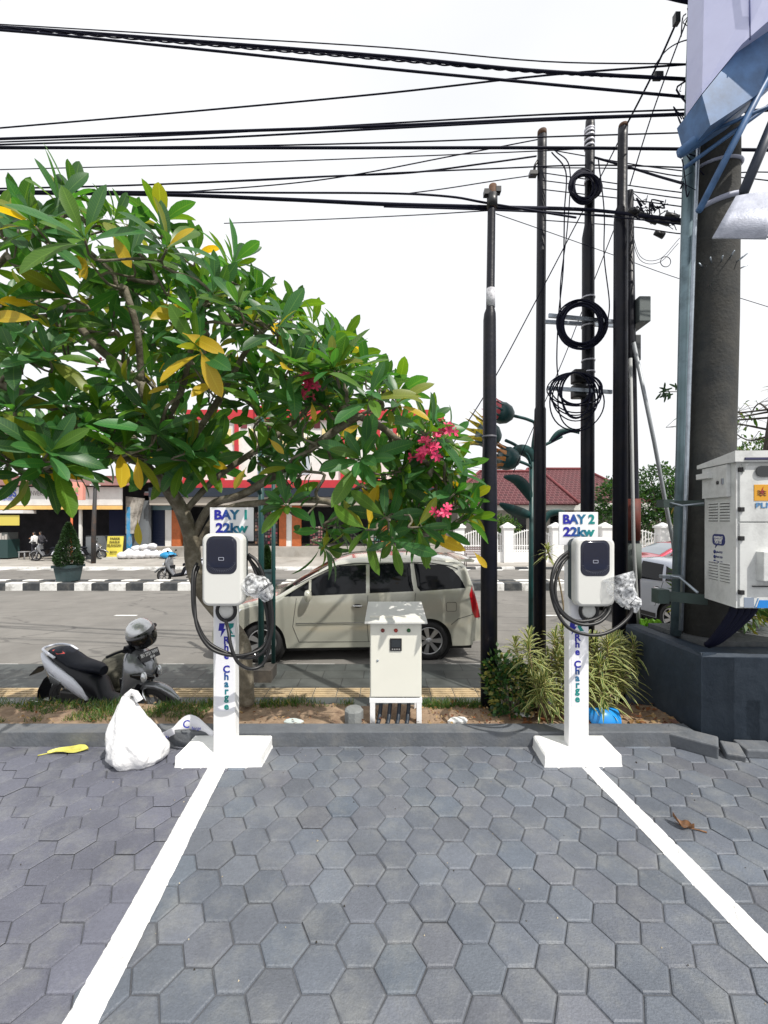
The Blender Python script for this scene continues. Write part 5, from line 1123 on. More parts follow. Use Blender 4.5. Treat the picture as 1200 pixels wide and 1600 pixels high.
# potted topiaries on the median
def pot(c, s=1):
    mb = MB(); 
    for z0, z1, a, b in ((.0, .48, .50, .62), (.48, .58, .72, .72)):
        mb.loft([[V(c.x+x*a*s/2, c.y+y*a*s/2, c.z+z0*s) for x, y in ((-1, -1), (1, -1), (1, 1), (-1, 1))], [V(c.x+x*b*s/2, c.y+y*b*s/2, c.z+z1*s) for x, y in ((-1, -1), (1, -1), (1, 1), (-1, 1))]], smooth=False)
    for x in (-1, 1):
        for y in (-1, 1): mb.b2((c.x+x*.2*s-.03, c.y+y*.2*s-.03, c.z-.07*s), (c.x+x*.2*s+.03, c.y+y*.2*s+.03, c.z+.01))
    return mb
potm = mat('pot_green', (.03, .055, .06), .6, var=.2)
# ================================================================== POLES AT THE RIGHT
def pole(name, label, Z, prof, m, zb=None, seg=18, cap=True):     # prof: (px centre, py, px width) going up
    base = V(X(prof[0][0], Z), Z, WALKZ if zb is None else zb); t = thing(name, label, 'pole', base)
    pts = []; rr = []
    p0 = prof[0]; pts.append(V(X(p0[0], Z), Z, base.z)); rr.append(p0[2]/2/F*Z)
    for a, b, w_ in prof[1:]: pts.append(V(X(a, Z), Z, Zh(b, Z))); rr.append(w_/2/F*Z)
    mb = MB(); mb.tube(pts, rr, seg); mb.build('shaft', m, t); return t
def band(t, px, py, Z, r, h_, m, name='band'):
    mb = MB(); mb.tube([V(X(px, Z), Z, Zh(py, Z)-h_/2), V(X(px, Z), Z, Zh(py, Z)+h_/2)], r, 18); return mb.build(name, m, t)
rust = mat('rusty_brown', (.10, .045, .02), .8, var=.4, scale=14, dirt=(.02, .015, .012), dscale=6, damt=.7)
ZA, ZB_, ZC, ZD, ZE = 4.02, 5.6, 5.2, 4.85, 5.0
A = pole('steel_pole', 'shortest black steel pole with white band and rusty top, right of the minivan', ZA, [(764, 1090, 26), (764, 780, 25), (765, 690, 21), (765, 500, 19.5), (765.5, 490, 18), (766, 482, 13), (768, 330, 12), (769, 326, 12)], polep, zb=.06)
band(A, 766.6, 466, ZA, .043, .18, mat('band_white', (.55, .55, .58), .6, dirt=(.1, .1, .12), dscale=20, damt=.8), 'white_band')
mb = MB(); mb.tube([V(X(769, ZA), ZA, Zh(328, ZA)), V(X(770, ZA), ZA, Zh(290, ZA))], .037, 14); mb.build('rusty_top', rust, A)
mb = MB(); 
for dx, dy in ((-9, 302), (9, 298), (0, 305)): mb.box(V(X(769+dx, ZA), ZA, Zh(dy, ZA)), (.05, .06, .05))
mb.tube([V(X(757, ZA), ZA, Zh(303, ZA)), V(X(781, ZA), ZA, Zh(303, ZA))], .014, 8); mb.tube([V(X(769, ZA), ZA, Zh(325, ZA)), V(X(769, ZA), ZA, Zh(305, ZA))], .052, 12); mb.build('cable_clamp', black, A)
band(A, 764.5, 683, ZA, .071, .02, mat('hoop_grey', (.10, .10, .12), .5), 'hoop')
Bp = pole('steel_pole', 'tall slim black steel pole second from the left, standing clear of coils', ZB_, [(843, 950, 19), (843.5, 690, 18.5), (844, 640, 17.5), (844, 636, 14.5), (847, 230, 14), (847, 212, 14)], polep)
mb = MB(); mb.tube([V(X(847, ZB_), ZB_, Zh(213, ZB_)), V(X(847, ZB_), ZB_, Zh(205, ZB_)), V(X(847, ZB_), ZB_, Zh(203, ZB_))], [.062, .06, .03], 14); mb.build('pole_cap', rust, Bp)
mb = MB(); mb.box(V(X(833, ZB_), ZB_, Zh(272, ZB_)), (.10, .08, .05)); mb.tube([V(X(834, ZB_), ZB_, Zh(270, ZB_)), V(X(836, ZB_), ZB_, Zh(258, ZB_)), V(X(841, ZB_), ZB_, Zh(250, ZB_))], .018, 6); mb.build('cable_clamp', black, Bp)
Cp = pole('steel_pole', 'black steel pole wound with silver straps and hung with three cable coils', ZC, [(918, 950, 20), (918, 640, 20), (919, 560, 18.5), (919, 370, 18), (921, 350, 14.5), (922, 198, 14), (922, 188, 13)], polep)
strap = mat('strap_silver', (.5, .5, .55), .4, metal=.5)
for py in (203, 208, 214, 222, 229, 283, 466, 510, 563, 582, 603, 617, 632): band(Cp, 921 if py < 300 else 919, py+(1 if py % 2 else 0), ZC, .062 if py < 300 else .083, .018 if py > 300 else .028, strap, 'strap')
for py in (589, 612):
    mb = MB(); mb.box(V(X(904, ZC), ZC, Zh(py, ZC)), (.16, .13, .17)); mb.build('splice_box', black, Cp, bevel=.02)
Dp = pole('steel_pole', 'thick black steel pole second from the right of the dark pole group', ZD, [(968, 950, 22), (970, 345, 20), (971, 330, 19), (972, 322, 14.5), (973, 215, 14), (973.5, 200, 14)], polep)
mb = MB(); mb.tube([V(X(973.5, ZD), ZD, Zh(201, ZD)), V(X(974, ZD), ZD, Zh(195, ZD)), V(X(974, ZD), ZD, Zh(193, ZD))], [.054, .05, .03], 14); mb.build('pole_cap', rust, Dp)
Ep = pole('steel_pole', 'rusty black pole with a pale grey lower section behind the thick black one', ZE, [(991, 910, 20), (989, 850, 19), (985, 500, 14), (983, 300, 12)], polep)
band(Ep, 990, 876, ZE, .083, .42, mat('pole_grey_paint', (.13, .15, .14), .7, var=.2, dirt=(.04, .04, .04), dscale=6), 'grey_section')
band(Ep, 989, 812, ZE, .081, .50, mat('pole_rust_paint', (.13, .025, .015), .7, var=.3, dirt=(.04, .02, .02), dscale=5), 'rust_section')
mb = MB(); mb.tube([V(X(985, 4.88), 4.88, Zh(560, 4.88)), V(X(990, 4.88), 4.88, Zh(850, 4.88)), V(X(995, 4.88), 4.88, Zh(940, 4.88)), V(X(998, 4.88), 4.88, Zh(975, 4.88))], .020, 8); mb.build('conduit', mat('conduit_grey', (.35, .36, .36), .6), Ep)
mb = MB(); mb.b2((X(991, ZE), ZE-.1, Zh(508, ZE)), (X(1009, ZE), ZE+.2, Zh(469, ZE))); mb.build('junction_box', mat('box_greygreen', (.11, .13, .13), .5), Ep, bevel=.01)
mb = MB(); mb.b2((X(989, ZE), ZE-.05, Zh(565, ZE)), (X(998, ZE), ZE+.1, Zh(525, ZE))); mb.build('small_box', mat('box_dark', (.04, .045, .05), .5), Ep, bevel=.01)
mb = MB(); mb.tube([P(990, 535, 4.9), P(1022, 690, 4.98), P(1052, 850, 5.1), P(1058, 905, 5.15)], .022, 8); tag(mb.build('guy_conduit', mat('guy_grey', (.32, .34, .36), .5, metal=.3)), 'slanting pale grey conduit from the rusty pole down to the right', 'conduit')
# brackets and coils on pole C
def bracket(label, x0, y0, x1, y1, Z, w_=.045):
    mb = MB(); a = P(x0, y0, Z); b = P(x1, y1, Z); d = (b-a); n = V(0, 0, 1); mb.prism([a-n*w_/2, b-n*w_/2, b+n*w_/2, a+n*w_/2], (0, .03, 0)); return tag(mb.build('cross_bracket', steel), label, 'bracket')
bracket('upper galvanised cross bracket behind the middle coil', 858, 492, 960, 502, ZC-.1); bracket('second galvanised bar just under the upper cross bracket', 853, 502, 962, 508, ZC+.25); bracket('lower galvanised cross bracket at the loose bottom coil', 857, 606, 957, 612, ZC-.1)
def coil(label, cx, cy, rx, ry, Z, n, spread, r, seed, hang=0):
    mb = MB(); rnd = random.Random(seed)
    for k in range(n):
        ax = rx*(1-spread*rnd.random()); ay = ry*(1-spread*rnd.random()); dx = rnd.uniform(-2, 2); dz = rnd.uniform(-.10, .10); ph = rnd.uniform(0, 6)
        top = cy-ry if hang else None; pts = []
        for q in range(37):
            a = 2*math.pi*q/36; x = cx+dx+ax*math.cos(a)*(1+.03*math.sin(3*a+ph)); y = (cy-ry+ay*1.0+ay*math.sin(a)) if hang else cy+ay*math.sin(a)
            pts.append(P(x, y, Z+dz+.04*math.sin(a+ph)))
        mb.tube(pts, r, 6, cap=False)
    return tag(mb.build('cable_coil', blackcable), label, 'cable coil')
coil('dense black cable coil high on the strapped pole', 913, 292, 25, 27, ZC-.14, 16, .38, .013, 1)
coil('round black cable coil at the upper bracket of the strapped pole', 909, 507, 40, 39, ZC-.16, 15, .26, .011, 2)
coil('loose hanging cable coil at the lower bracket of the strapped pole', 899, 628, 44, 46, ZC-.16, 12, .50, .008, 3, hang=1)
# galvanised pole, thin pipe and the concrete pole
ZG = 4.05; tt = pole('galvanised_pole', 'galvanised steel pole just left of the big concrete pole', ZG, [(1056, 979, 15), (1066, 700, 17), (1071, 480, 17.5), (1077, 260, 18), (1084, 60, 18), (1086, -40, 18)], mat('galv_pole', (.15, .21, .24), .4, metal=.6, var=.35, scale=8, dirt=(.04, .08, .075), dscale=2, damt=.7), zb=.77)
tt['category'] = 'pole'
mb = MB(); mb.tube([P(1064, 985, 3.88), P(1071, 800, 3.9), P(1077, 600, 3.92), P(1084, 400, 3.95), P(1092, 200, 3.95), P(1094, 60, 3.95)], .018, 8); tag(mb.build('thin_pipe', steel), 'thin steel pipe running up between the galvanised and the concrete pole', 'pipe')
concp = mat('pole_concrete', (.048, .047, .043), .9, var=.4, scale=3, bump=.6, bscale=35, dirt=(.018, .024, .03), dscale=1.4, damt=.85)
ZK = 4.05; K = pole('concrete_pole', 'massive weathered concrete pole standing in the navy planter', ZK, [(1100, 1000, 66), (1108, 800, 63), (1117, 500, 60), (1121, 250, 57), (1123, 0, 54), (1124, -80, 54)], concp, zb=.77, seg=28)
for py, a in ((425, 1118), (700, 1111)): band(K, a, py, ZK, .183, .015, steel, 'band')
for k, (py, wz) in enumerate(((262, .03), (322, .05))):
    mb = MB(); c = V(X(1121, ZK), ZK, Zh(py, ZK)); mb.tube([c+V(math.cos(a)*.187, math.sin(a)*.187, .05*math.sin(a*1+k)) for a in [R(q*15) for q in range(25)]], wz*.5, 8, cap=False); mb.build('strap', mat('strap_pale', (.35, .37, .48), .5), K)
mb = MB()
for k in range(7):
    a = R(200+k*22); c = V(X(1118, ZK), ZK, Zh(424, ZK)); d = V(math.cos(a), math.sin(a), .2*math.sin(k*3)); mb.tube([c+d*.18, c+d*.24+V(0, 0, .03)], .006, 5)
tag(mb.build('wire_ends', steel, K), kind='stuff')
# dark green steel clamps on the poles
for (x0, y0, x1, y1, w_, l_) in ((1033, 787, 1100, 786, .05, 'upper green clamp bar holding the white cabinet to the poles'), (1025, 930, 1106, 938, .09, 'lower green clamp bar holding the white cabinet to the poles')):
    mb = MB(); a = P(x0, y0, 3.84); b = P(x1, y1, 3.72); mb.prism([a+V(0, 0, -w_/2), b+V(0, 0, -w_/2), b+V(0, 0, w_/2), a+V(0, 0, w_/2)], (0, .05, 0)); mb.box(a+V(.02, -.03, 0), (.10, .1, w_*1.4)); tag(mb.build('clamp_bar', mat('clamp_green', (.03, .05, .045), .6, var=.3)), l_, 'clamp')
mb = MB(); mb.tube([P(1036, 783, 3.8), P(1066, 790, 3.7), P(1100, 786, 3.6)], .008, 6); tag(mb.build('tie_rod', steel), 'thin upper tie rod between the galvanised pole and the white cabinet', 'tie rod')
mb = MB(); mb.tube([P(1040, 900, 3.9), P(1062, 902, 3.8), P(1090, 926, 3.6)], .012, 6); mb.box(P(1048, 901, 3.89), (.18, .06, .03)); tag(mb.build('steel_strut', steel), 'pale steel strut and lower tie rod between the galvanised pole and the cabinet', 'strut')
# ---- white utility cabinet on the concrete pole
xk, yk = X(1150, 3.30), 3.30; t = thing('utility_cabinet', 'large weathered white utility cabinet with orange emblem mounted on the concrete pole', 'cabinet', (xk, yk, 1.18))
pw = mat('weathered_white_enamel', (.60, .61, .60), .5, var=.08, scale=2, bump=.1, dirt=(.22, .22, .22), dscale=3.5, damt=.5)
z0, z1 = Zh(950, 3.3), Zh(720, 3.3); W2 = .95; xb, yb = X(1101, 3.72), 3.72
dv = V(xb-xk, yb-yk, 0); sidelen = dv.length; sd_dir = dv.normalized(); fd = V(-sd_dir.y, sd_dir.x, 0); fd = fd if fd.x > 0 else -fd
fd = V(1, -.04, 0).normalized()
a, b = V(xk, yk, 0), V(xb, yb, 0)
mb = MB(); q = [a, a+fd*W2, b+fd*W2, b]; mb.prism([V(p.x, p.y, z0) for p in q], (0, 0, z1-z0)); mb.build('body', pw, t)
mb = MB(); e = .04; q2 = [a-V(e, e, 0), a+fd*W2+V(e, -e, 0), b+fd*W2+V(e, e, 0), b+V(-e, e, 0)]; zz = [.015, .015, .06, .0]
mb.raw([V(p.x, p.y, z1-.012) for p in q2]+[V(q2[0].x, q2[0].y, z1+.075), V(q2[1].x, q2[1].y, z1+.075), V(q2[2].x, q2[2].y, z1+.03), V(q2[3].x, q2[3].y, z1+.02)], [(0, 3, 2, 1), (4, 5, 6, 7), (0, 1, 5, 4), (1, 2, 6, 5), (2, 3, 7, 6), (3, 0, 4, 7)]); mb.build('rain_hood', pw, t)
def fpt(u, z, o=.0): return a+fd*u+V(0, -o, z)+V(fd.y, 0, 0)*0      # on the front
def fbox(name, u0, u1, za, zb_, th_, m, par, bev=.003):
    mb = MB(); mb.prism([fpt(u0, za, 0), fpt(u1, za, 0), fpt(u1, zb_, 0), fpt(u0, zb_, 0)], (0, -th_, 0)); return mb.build(name, m, par, bevel=bev)
zf = lambda py: Zh(py, 3.3); uf = lambda px: X(px, 3.3)-xk
d1 = fbox('upper_door', .02, W2-.02, zf(815), zf(722)-.03, .012, pw, t); d2 = fbox('lower_door', .02, W2-.02, zf(948), zf(817.5), .012, pw, t)
fbox('gutter', .03, W2-.02, zf(720), zf(716), .05, mat('gutter_navy', (.03, .03, .08), .5), t)
mb = MB(); c = fpt(uf(1186)+.18, zf(737), .014); rg = [V(c.x+p, c.y, c.z+r_) for p, r_ in rrect(.46, .085, .04, 6)]; mb.prism(rg, (0, -.006, 0)); mb.build('window', mat('slot_window', (.01, .012, .014), .15, spec=.7), d1)
for py in (734, 796): fbox('hinge', .012, .045, zf(py+3.5), zf(py-3.5), .028, black, d1)
for py in (841, 925): fbox('hinge', .012, .045, zf(py+3.5), zf(py-3.5), .028, black, d2)
mb = MB(); mb.raw([fpt(uf(1156), zf(722)-.02, .013), fpt(uf(1166), zf(722)-.02, .013), fpt(uf(1157), zf(742), .013), fpt(uf(1157), zf(722)-.02, .07)], [(0, 1, 3), (1, 2, 3), (2, 0, 3), (0, 2, 1)]); mb.build('hood_bracket', pw, d1)
# emblem
eo = fbox('emblem_plate', uf(1175), uf(1197), zf(782.5), zf(757.5), .016, mat('emblem_orange', (.62, .30, .02), .5), d1, bev=0)
ecx, ecz = (uf(1175)+uf(1197))/2, (zf(782.5)+zf(757.5))/2
mb = MB(); R_ = mat('emblem_red', (.35, .02, .01), .5)
mb.prism([fpt(ecx+x, ecz+z, .0165) for x, z in ((-.008, -.035), (.004, -.003), (-.014, .0), (.012, .048), (.006, .012), (.02, .008))], (0, -.002, 0)); mb.build('flash', R_, eo)
mb = MB()
for k in range(3): mb.tube([fpt(ecx-.033+i*.0066, ecz+.012-k*.015+.005*math.sin(i*1.25), .018) for i in range(11)], .0028, 5)
mb.build('waves', mat('emblem_darkred', (.10, .02, .03), .5), eo)
text('PLN', .058, fpt(uf(1190.5), zf(790), .0145), mat('pln_blue', (.08, .22, .42), .5), d1, 'lettering', width=.135, bold=.001)
# handle box on the lower door
hb = fbox('handle_box', uf(1178), uf(1178)+.30, zf(906), zf(861), .08, pw, d2, bev=.005)
for py in (874, 896): fbox('hinge', uf(1189), uf(1197), zf(py+3), zf(py-3), .1, black, hb)
fbox('rail', uf(1172), uf(1172)+.4, zf(916), zf(914.5), .03, black, d2, bev=0)
fbox('notice_sticker', uf(1160), uf(1175), zf(948.5), zf(933), .0145, mat('sticker_grey', (.22, .26, .33), .5), d2, bev=0)
mb = MB(); mb.prism([fpt(uf(1179), zf(949), .013), fpt(uf(1179)+.55, zf(949), .013), fpt(uf(1179)+.55, zf(937), .013), fpt(uf(1183), zf(937), .013)], (0, -.002, 0)); mb.build('blue_panel', mat('sticker_blue', (.01, .20, .60), .5), d2)
mb = MB(); mb.prism([fpt(uf(1175), zf(949), .013), fpt(uf(1176.5), zf(949), .013), fpt(uf(1182), zf(934), .013), fpt(uf(1180.5), zf(934), .013)], (0, -.002, 0)); mb.build('blue_stripe', mat('sticker_blue2', (.1, .22, .40), .5), d2)
# left side face
sN = V(-sd_dir.y, sd_dir.x, 0); sN = sN if sN.x < 0 else -sN
def spt(u, z, o=0): return a+sd_dir*u+sN*o+V(0, 0, z)              # u from the front edge towards the back
def sbox(name, u0, u1, za, zb_, th_, m, par, bev=.002):
    mb = MB(); mb.prism([spt(u0, za, -.0), spt(u1, za, 0), spt(u1, zb_, 0), spt(u0, zb_, 0)], sN*th_); return mb.build(name, m, par, bevel=bev)
sl = sidelen; H_ = z1-z0
sp_ = sbox('side_door', sl*.15, sl*.96, z0+H_*.76, z0+H_*.985, .03, pw, t)
sbox('handle', sl*.60, sl*1.0, z0+H_*.905, z0+H_*.945, .07, pw, sp_)
mb = MB(); c = spt(sl*.42, z0+H_*.865, .032); mb.lathe(c, [(.016, 0), (.016, .004), (0, .006)], 14, M=sN.to_track_quat('Z', 'Y').to_matrix()); mb.build('lock', black, sp_)
sbox('latch', sl*.24, sl*.30, z0+H_*.85, z0+H_*.89, .038, steel, sp_)
lm = mat('louvre_shadow', (.10, .10, .10), .7)
for zc in (.655, .225):
    for cx_ in (.33, .70):
        mb = MB()
        for k in range(7):
            z = z0+H_*(zc+.062-k*.0205)
            mb.prism([spt(sl*(cx_-.155), z, 0), spt(sl*(cx_+.155), z, 0), spt(sl*(cx_+.155), z+.010, 0), spt(sl*(cx_-.155), z+.010, 0)], sN*.009)
        mb.build('louvre', pw, t)
        mb = MB()  # shade beneath each louvre blade, painted as a thin dark strip on the panel
        for k in range(7):
            z = z0+H_*(zc+.062-k*.0205)-.007
            mb.prism([spt(sl*(cx_-.15), z, 0), spt(sl*(cx_+.15), z, 0), spt(sl*(cx_+.15), z+.006, 0), spt(sl*(cx_-.15), z+.006, 0)], sN*.0015)
        mb.build('louvre_shadow_strip', lm, t)
navyi = mat('sticker_navy', (.02, .03, .14), .5)
mb = MB(); c_u, c_z = sl*.52, z0+H_*.455; mb.prism([spt(c_u+p, c_z+r_, .0) for p, r_ in rrect(.17, .095, .035, 5)], sN*.003); mb.prism([spt(c_u+.04, c_z-.045, 0), spt(c_u+.015, c_z-.045, 0), spt(c_u+.05, c_z-.075, 0)], sN*.003); bub = mb.build('bubble_sticker', navyi, t)
yawS = math.degrees(math.atan2(-sd_dir.y, -sd_dir.x))
for s_, dz, wd in (('contact', .022, .12), ('center', .0, .11), ('PLN 123', -.022, .09)): text(s_, .034, spt(c_u, c_z+dz, .0045), mat('white_ink', (.7, .7, .7), .5), bub, 'lettering', rz=yawS, width=wd, bold=.0012, ex=.0004)
for k, s_ in enumerate(('pln123', 'PLN 123', '@pln_123')):
    zc = z0+H_*(.365-k*.036); mb = MB(); mb.lathe(spt(c_u+.055, zc, .0), [(.016, 0), (.016, .003)], 14, M=sN.to_track_quat('Z', 'Y').to_matrix()); mb.build('icon', navyi, t)
    text(s_, .022, spt(c_u-.01, zc, .002), navyi, t, 'lettering', rz=yawS, width=.085, ex=.0004, bold=.0008)
# cables under the cabinet
mb = MB()
for k in range(4): mb.tube(spline([V(xk+.12+k*.06, 3.45, z0+.02), V(xk+.10+k*.05, 3.47, z0-.10), V(xk+.06+k*.02, 3.6, .80+.06), V(xk+.05, 3.66, .79)], 5), .028, 8)
tag(mb.build('supply_cables', blackcable), 'bundle of thick black cables from the white cabinet down into the planter', 'cable bundle')

# ---- teal steel flower lamps at the roadside
petal = [mat('petal_yellow', (.62, .48, .03), .5), mat('petal_pink', (.55, .08, .10), .5), mat('petal_orange', (.55, .22, .06), .5)]
tealflower = mat('flower_teal', (.010, .055, .058), .4, var=.3, scale=8)
def flowerhead(t, c, direc, size, pm_):
    direc = V(*direc).normalized(); M_ = direc.to_track_quat('Z', 'Y').to_matrix()
    mb = MB(); mb.lathe(c, [(.03*size, 0), (.10*size, .03*size), (.19*size, .12*size), (.235*size, .25*size), (.22*size, .38*size), (.17*size, .42*size)], 20, M=M_); hd = mb.build('flower_head', tealflower, t)
    for lay, (r0, r1, z0_, z1_, n_, m_) in enumerate(((.20, .26, .26, .50, 11, tealflower), (.215, .34, .36, .66, 12, pm_))):
        mb = MB()
        for k in range(n_):
            a_ = 2*math.pi*(k+.5*lay)/n_; w_ = math.pi/n_*.98
            pA = M_ @ V(math.cos(a_-w_)*r0, math.sin(a_-w_)*r0, z0_)*size+c; pB = M_ @ V(math.cos(a_+w_)*r0, math.sin(a_+w_)*r0, z0_)*size+c; pT = M_ @ V(math.cos(a_)*r1, math.sin(a_)*r1, z1_)*size+c; pM = M_ @ V(math.cos(a_)*(r0+.03), math.sin(a_)*(r0+.03), z0_+.08)*size+c
            mb.raw([pA, pB, pT, pM], [(0, 3, 2), (3, 1, 2), (0, 1, 3)])
        mb.build('petals', m_, hd, solid=.006)
def steel_leaf(t, pts, wd, m_=teal):
    mb = MB(); sp = spline(pts, 5); vs = []; fs = []; n = len(sp)
    for i, p in enumerate(sp):
        u = i/(n-1); w_ = wd*math.sin(math.pi*min(.98, .06+u*.92))**.7; d = (sp[min(i+1, n-1)]-sp[max(i-1, 0)]).normalized(); sd2 = d.cross(V(0, 1, .5)).normalized()
        vs += [p-sd2*w_, p+V(0, .0, -.02), p+sd2*w_]
    for i in range(n-1):
        for k in range(2): q = i*3+k; fs.append((q, q+1, q+4, q+3))
    mb.raw(vs, fs, smooth=True); mb.build('metal_leaf', m_, t, solid=.006)
ZF_ = 6.25
t = thing('flower_lamp', 'teal steel street lamp shaped like sunflowers between the first two black poles', 'street lamp', V(X(830, ZF_), ZF_, WALKZ))
mb = MB(); mb.tube([V(X(829, ZF_), ZF_, WALKZ), V(X(831, ZF_), ZF_, Zh(722, ZF_))], .038, 10); mb.build('pole', teal, t)
def stem(pts): 
    mb = MB(); mb.tube(spline([P(*p) for p in pts], 6), .023, 8); mb.build('stem', teal, t)
stem([(831, 735, ZF_), (824, 712, ZF_-.1), (806, 696, ZF_-.2), (790, 688, ZF_-.3)]); flowerhead(t, P(782, 686, ZF_-.33), (-1, -.2, .28), .80, petal[0])
stem([(832, 745, ZF_), (832, 700, ZF_), (836, 665, ZF_-.05), (826, 656, ZF_-.1), (800, 649, ZF_-.2)]); flowerhead(t, P(803, 650, ZF_-.2), (-1, -.1, .22), .68, petal[1])
stem([(831, 730, ZF_), (822, 725, ZF_-.1), (806, 719, ZF_-.2)]); flowerhead(t, P(812, 720, ZF_-.2), (-1, -.15, .15), .74, petal[2])
stem([(832, 725, ZF_), (846, 700, ZF_), (862, 690, ZF_), (878, 682, ZF_)])
for sg in (0, 1, 2):
    pts = [[(831, 722, ZF_), (826, 708, ZF_-.1), (812, 702, ZF_-.2), (796, 704, ZF_-.3)], [(829, 782, ZF_), (822, 765, ZF_-.1), (808, 750, ZF_-.2), (787, 744, ZF_-.3)], [(829, 806, ZF_), (818, 803, ZF_-.05), (800, 796, ZF_-.2), (780, 786, ZF_-.3)]][sg]
    steel_leaf(t, [P(*p) for p in pts], .085)
steel_leaf(t, [P(858, 690, ZF_), P(872, 676, ZF_), P(890, 672, ZF_), P(905, 676, ZF_)], .04)
steel_leaf(t, [P(843, 830, ZF_), P(855, 806, ZF_), P(872, 800, ZF_), P(888, 806, ZF_)], .06)
t = thing('flower_lamp', 'pair of thin teal lamp posts on a block beside the minivan front', 'street lamp', V(X(411, 6.0), 6.0, WALKZ)); ZL = 6.0
for px, r_ in ((408, .042), (423, .030)):
    mb = MB(); mb.tube([V(X(px, ZL), ZL+(.0 if px == 408 else .15), WALKZ+.1), V(X(px, ZL), ZL+(.0 if px == 408 else .15), Zh(650 if px == 408 else 730, ZL))], r_, 10); mb.build('pole', teal, t)
mb = MB(); mb.b2((X(394, ZL)+.0, ZL-.16, WALKZ), (X(428, ZL), ZL+.16, WALKZ+.17)); mb.build('base_block', mat('base_dark', (.05, .045, .04), .9, var=.4, dirt=(.15, .12, .09)), t)
steel_leaf(t, [P(408, 775, ZL), P(402, 762, ZL-.1), P(394, 752, ZL-.15), P(386, 750, ZL-.2)], .05)

# ---- sign box, struts and plate at the top right
t = thing('sign_box', 'big pale lavender sign box high at the top right corner', 'sign', P(1103, 140, 3.6))
lav = mat('lavender_panel', (.55, .57, .80), .5, var=.06, scale=2, dirt=(.42, .45, .7), dscale=3)
mb = MB(); pl_ = [P(1099, 146, 3.55), P(1108, -90, 3.55), P(1460, -90, 3.1), P(1380, -110, 3.1), P(1162, 62, 3.42)]
mb.prism([P(1097, 146, 3.55), P(1160, 68, 3.40), P(1330, -80, 3.1), P(1330, -300, 3.1), P(1106, -300, 3.55)], (.02, .22, .02)); mb.build('panel', lav, t)
mb = MB(); mb.tube([P(1172, 62, 3.38), P(1170, -90, 3.38)], .006, 6); mb.build('panel_seam', mat('seam_blue', (.12, .14, .32), .5), t)
wrap = mat('blue_grey_steel', (.06, .14, .30), .5, var=.4, scale=5)
mb = MB(); mb.prism([P(1097, 148, 3.48), P(1160, 70, 3.48), P(1300, -90, 3.48), P(1300, 40, 3.48), P(1180, 150, 3.48), P(1110, 196, 3.48)], (.0, .3, .0)); mb.build('underframe', wrap, t)
for k, (p, q, r_) in enumerate([((1062, 240, 3.70), (1240, 96, 3.45), .045), ((1092, 330, 3.62), (1230, 60, 3.45), .028), ((1070, 262, 3.72), (1250, 130, 3.5), .018), ((1100, 210, 3.66), (1240, 150, 3.4), .014)]):
    mb = MB(); mb.tube([P(*p), P(*q)], r_, 6); mb.build('strut', wrap, t)
mb = MB(); mb.tube([P(1162, 300, 3.6), P(1225, 150, 3.6)], .045, 4); tag(mb.build('slanting_beam', mat('beam_dark', (.035, .045, .07), .5)), 'dark slanting steel beam above the bent metal plate at the right edge', 'beam')
t = tag(MB().build('x', lav), 'x', 'x') if 0 else None
mb = MB(); rg = []
for k in range(9):
    u = k/8; rg.append([P(1150+75*u, 306-3*math.sin(u*3)-6*u, 3.35-.15*u), P(1113+85*u, 371+1*u, 3.25-.15*u)])
mb.raw([p for r_ in rg for p in r_], [(2*k, 2*k+1, 2*k+3, 2*k+2) for k in range(8)], smooth=True); o = mb.build('metal_plate', mat('plate_pale', (.42, .44, .52), .5, metal=.2, var=.15, scale=10, bump=.3, dirt=(.22, .24, .3), dscale=6), solid=.012); tag(o, 'bent pale metal plate fixed to the concrete pole at the right edge', 'plate')

# ================================================================== OVERHEAD CABLES
CN = [0]
def cable(label, pts, r, group='overhead cables', sagn=6, twist=0):
    w3 = [P(*p) for p in pts]
    if pts[-1][0] >= 1200: w3.append(w3[-1]+(w3[-1]-w3[-2]).normalized()*9)
    if pts[0][0] <= -200: w3.insert(0, w3[0]+(w3[0]-w3[1]).normalized()*9)
    q = spline(w3, sagn); mb = MB()
    if twist:
        q = spline(w3, 60)
        for s_ in (0, 1): mb.tube([p+V(0, math.cos(i*twist+s_*math.pi)*r*.8, math.sin(i*twist+s_*math.pi)*r*.8) for i, p in enumerate(q)], r*.7, 5)
    else: mb.tube(q, r, 6)
    return tag(mb.build('overhead_cable', blackcable), label, 'cable', group)
Q = lambda *a: [(x, y, z) for x, y, z in a]
C_ = cable
C_('topmost thin cable across the sky from the upper left corner', Q((-260, 24, 5.6), (0, 38, 5.2), (300, 56, 4.9), (600, 74, 4.6), (850, 96, 4.4), (1080, 100, 4.2)), .006)
C_('thick cable just under the topmost thin one', Q((-260, 28, 5.6), (0, 42, 5.2), (300, 64, 4.9), (600, 88, 4.6), (830, 110, 4.4), (1076, 124, 4.2)), .016)
C_('twisted cable pair below the uppermost thick cable', Q((-260, 30, 5.6), (0, 43.5, 5.2), (300, 68, 4.9), (600, 92.5, 4.6), (850, 113, 4.4), (1030, 121, 4.25)), .010, twist=.6)
C_('thick cable sloping down to the right below the twisted pair', Q((-260, 33, 5.6), (0, 47, 5.2), (300, 76, 4.9), (600, 107, 4.6), (850, 131, 4.4), (1078, 152, 4.2)), .013)
C_('single cable rising gently to the right across the upper sky', Q((-260, 222, 5.8), (0, 200, 5.4), (300, 174, 5.0), (600, 146, 4.7), (850, 118, 4.5), (1080, 100, 4.2)), .009)
C_('thick cable rising to the galvanised pole above the pole tops', Q((-260, 226, 5.8), (0, 217, 5.4), (300, 207, 5.0), (600, 197, 4.7), (850, 186, 4.5), (1080, 178, 4.2), (1330, 165, 4.1)), .015)
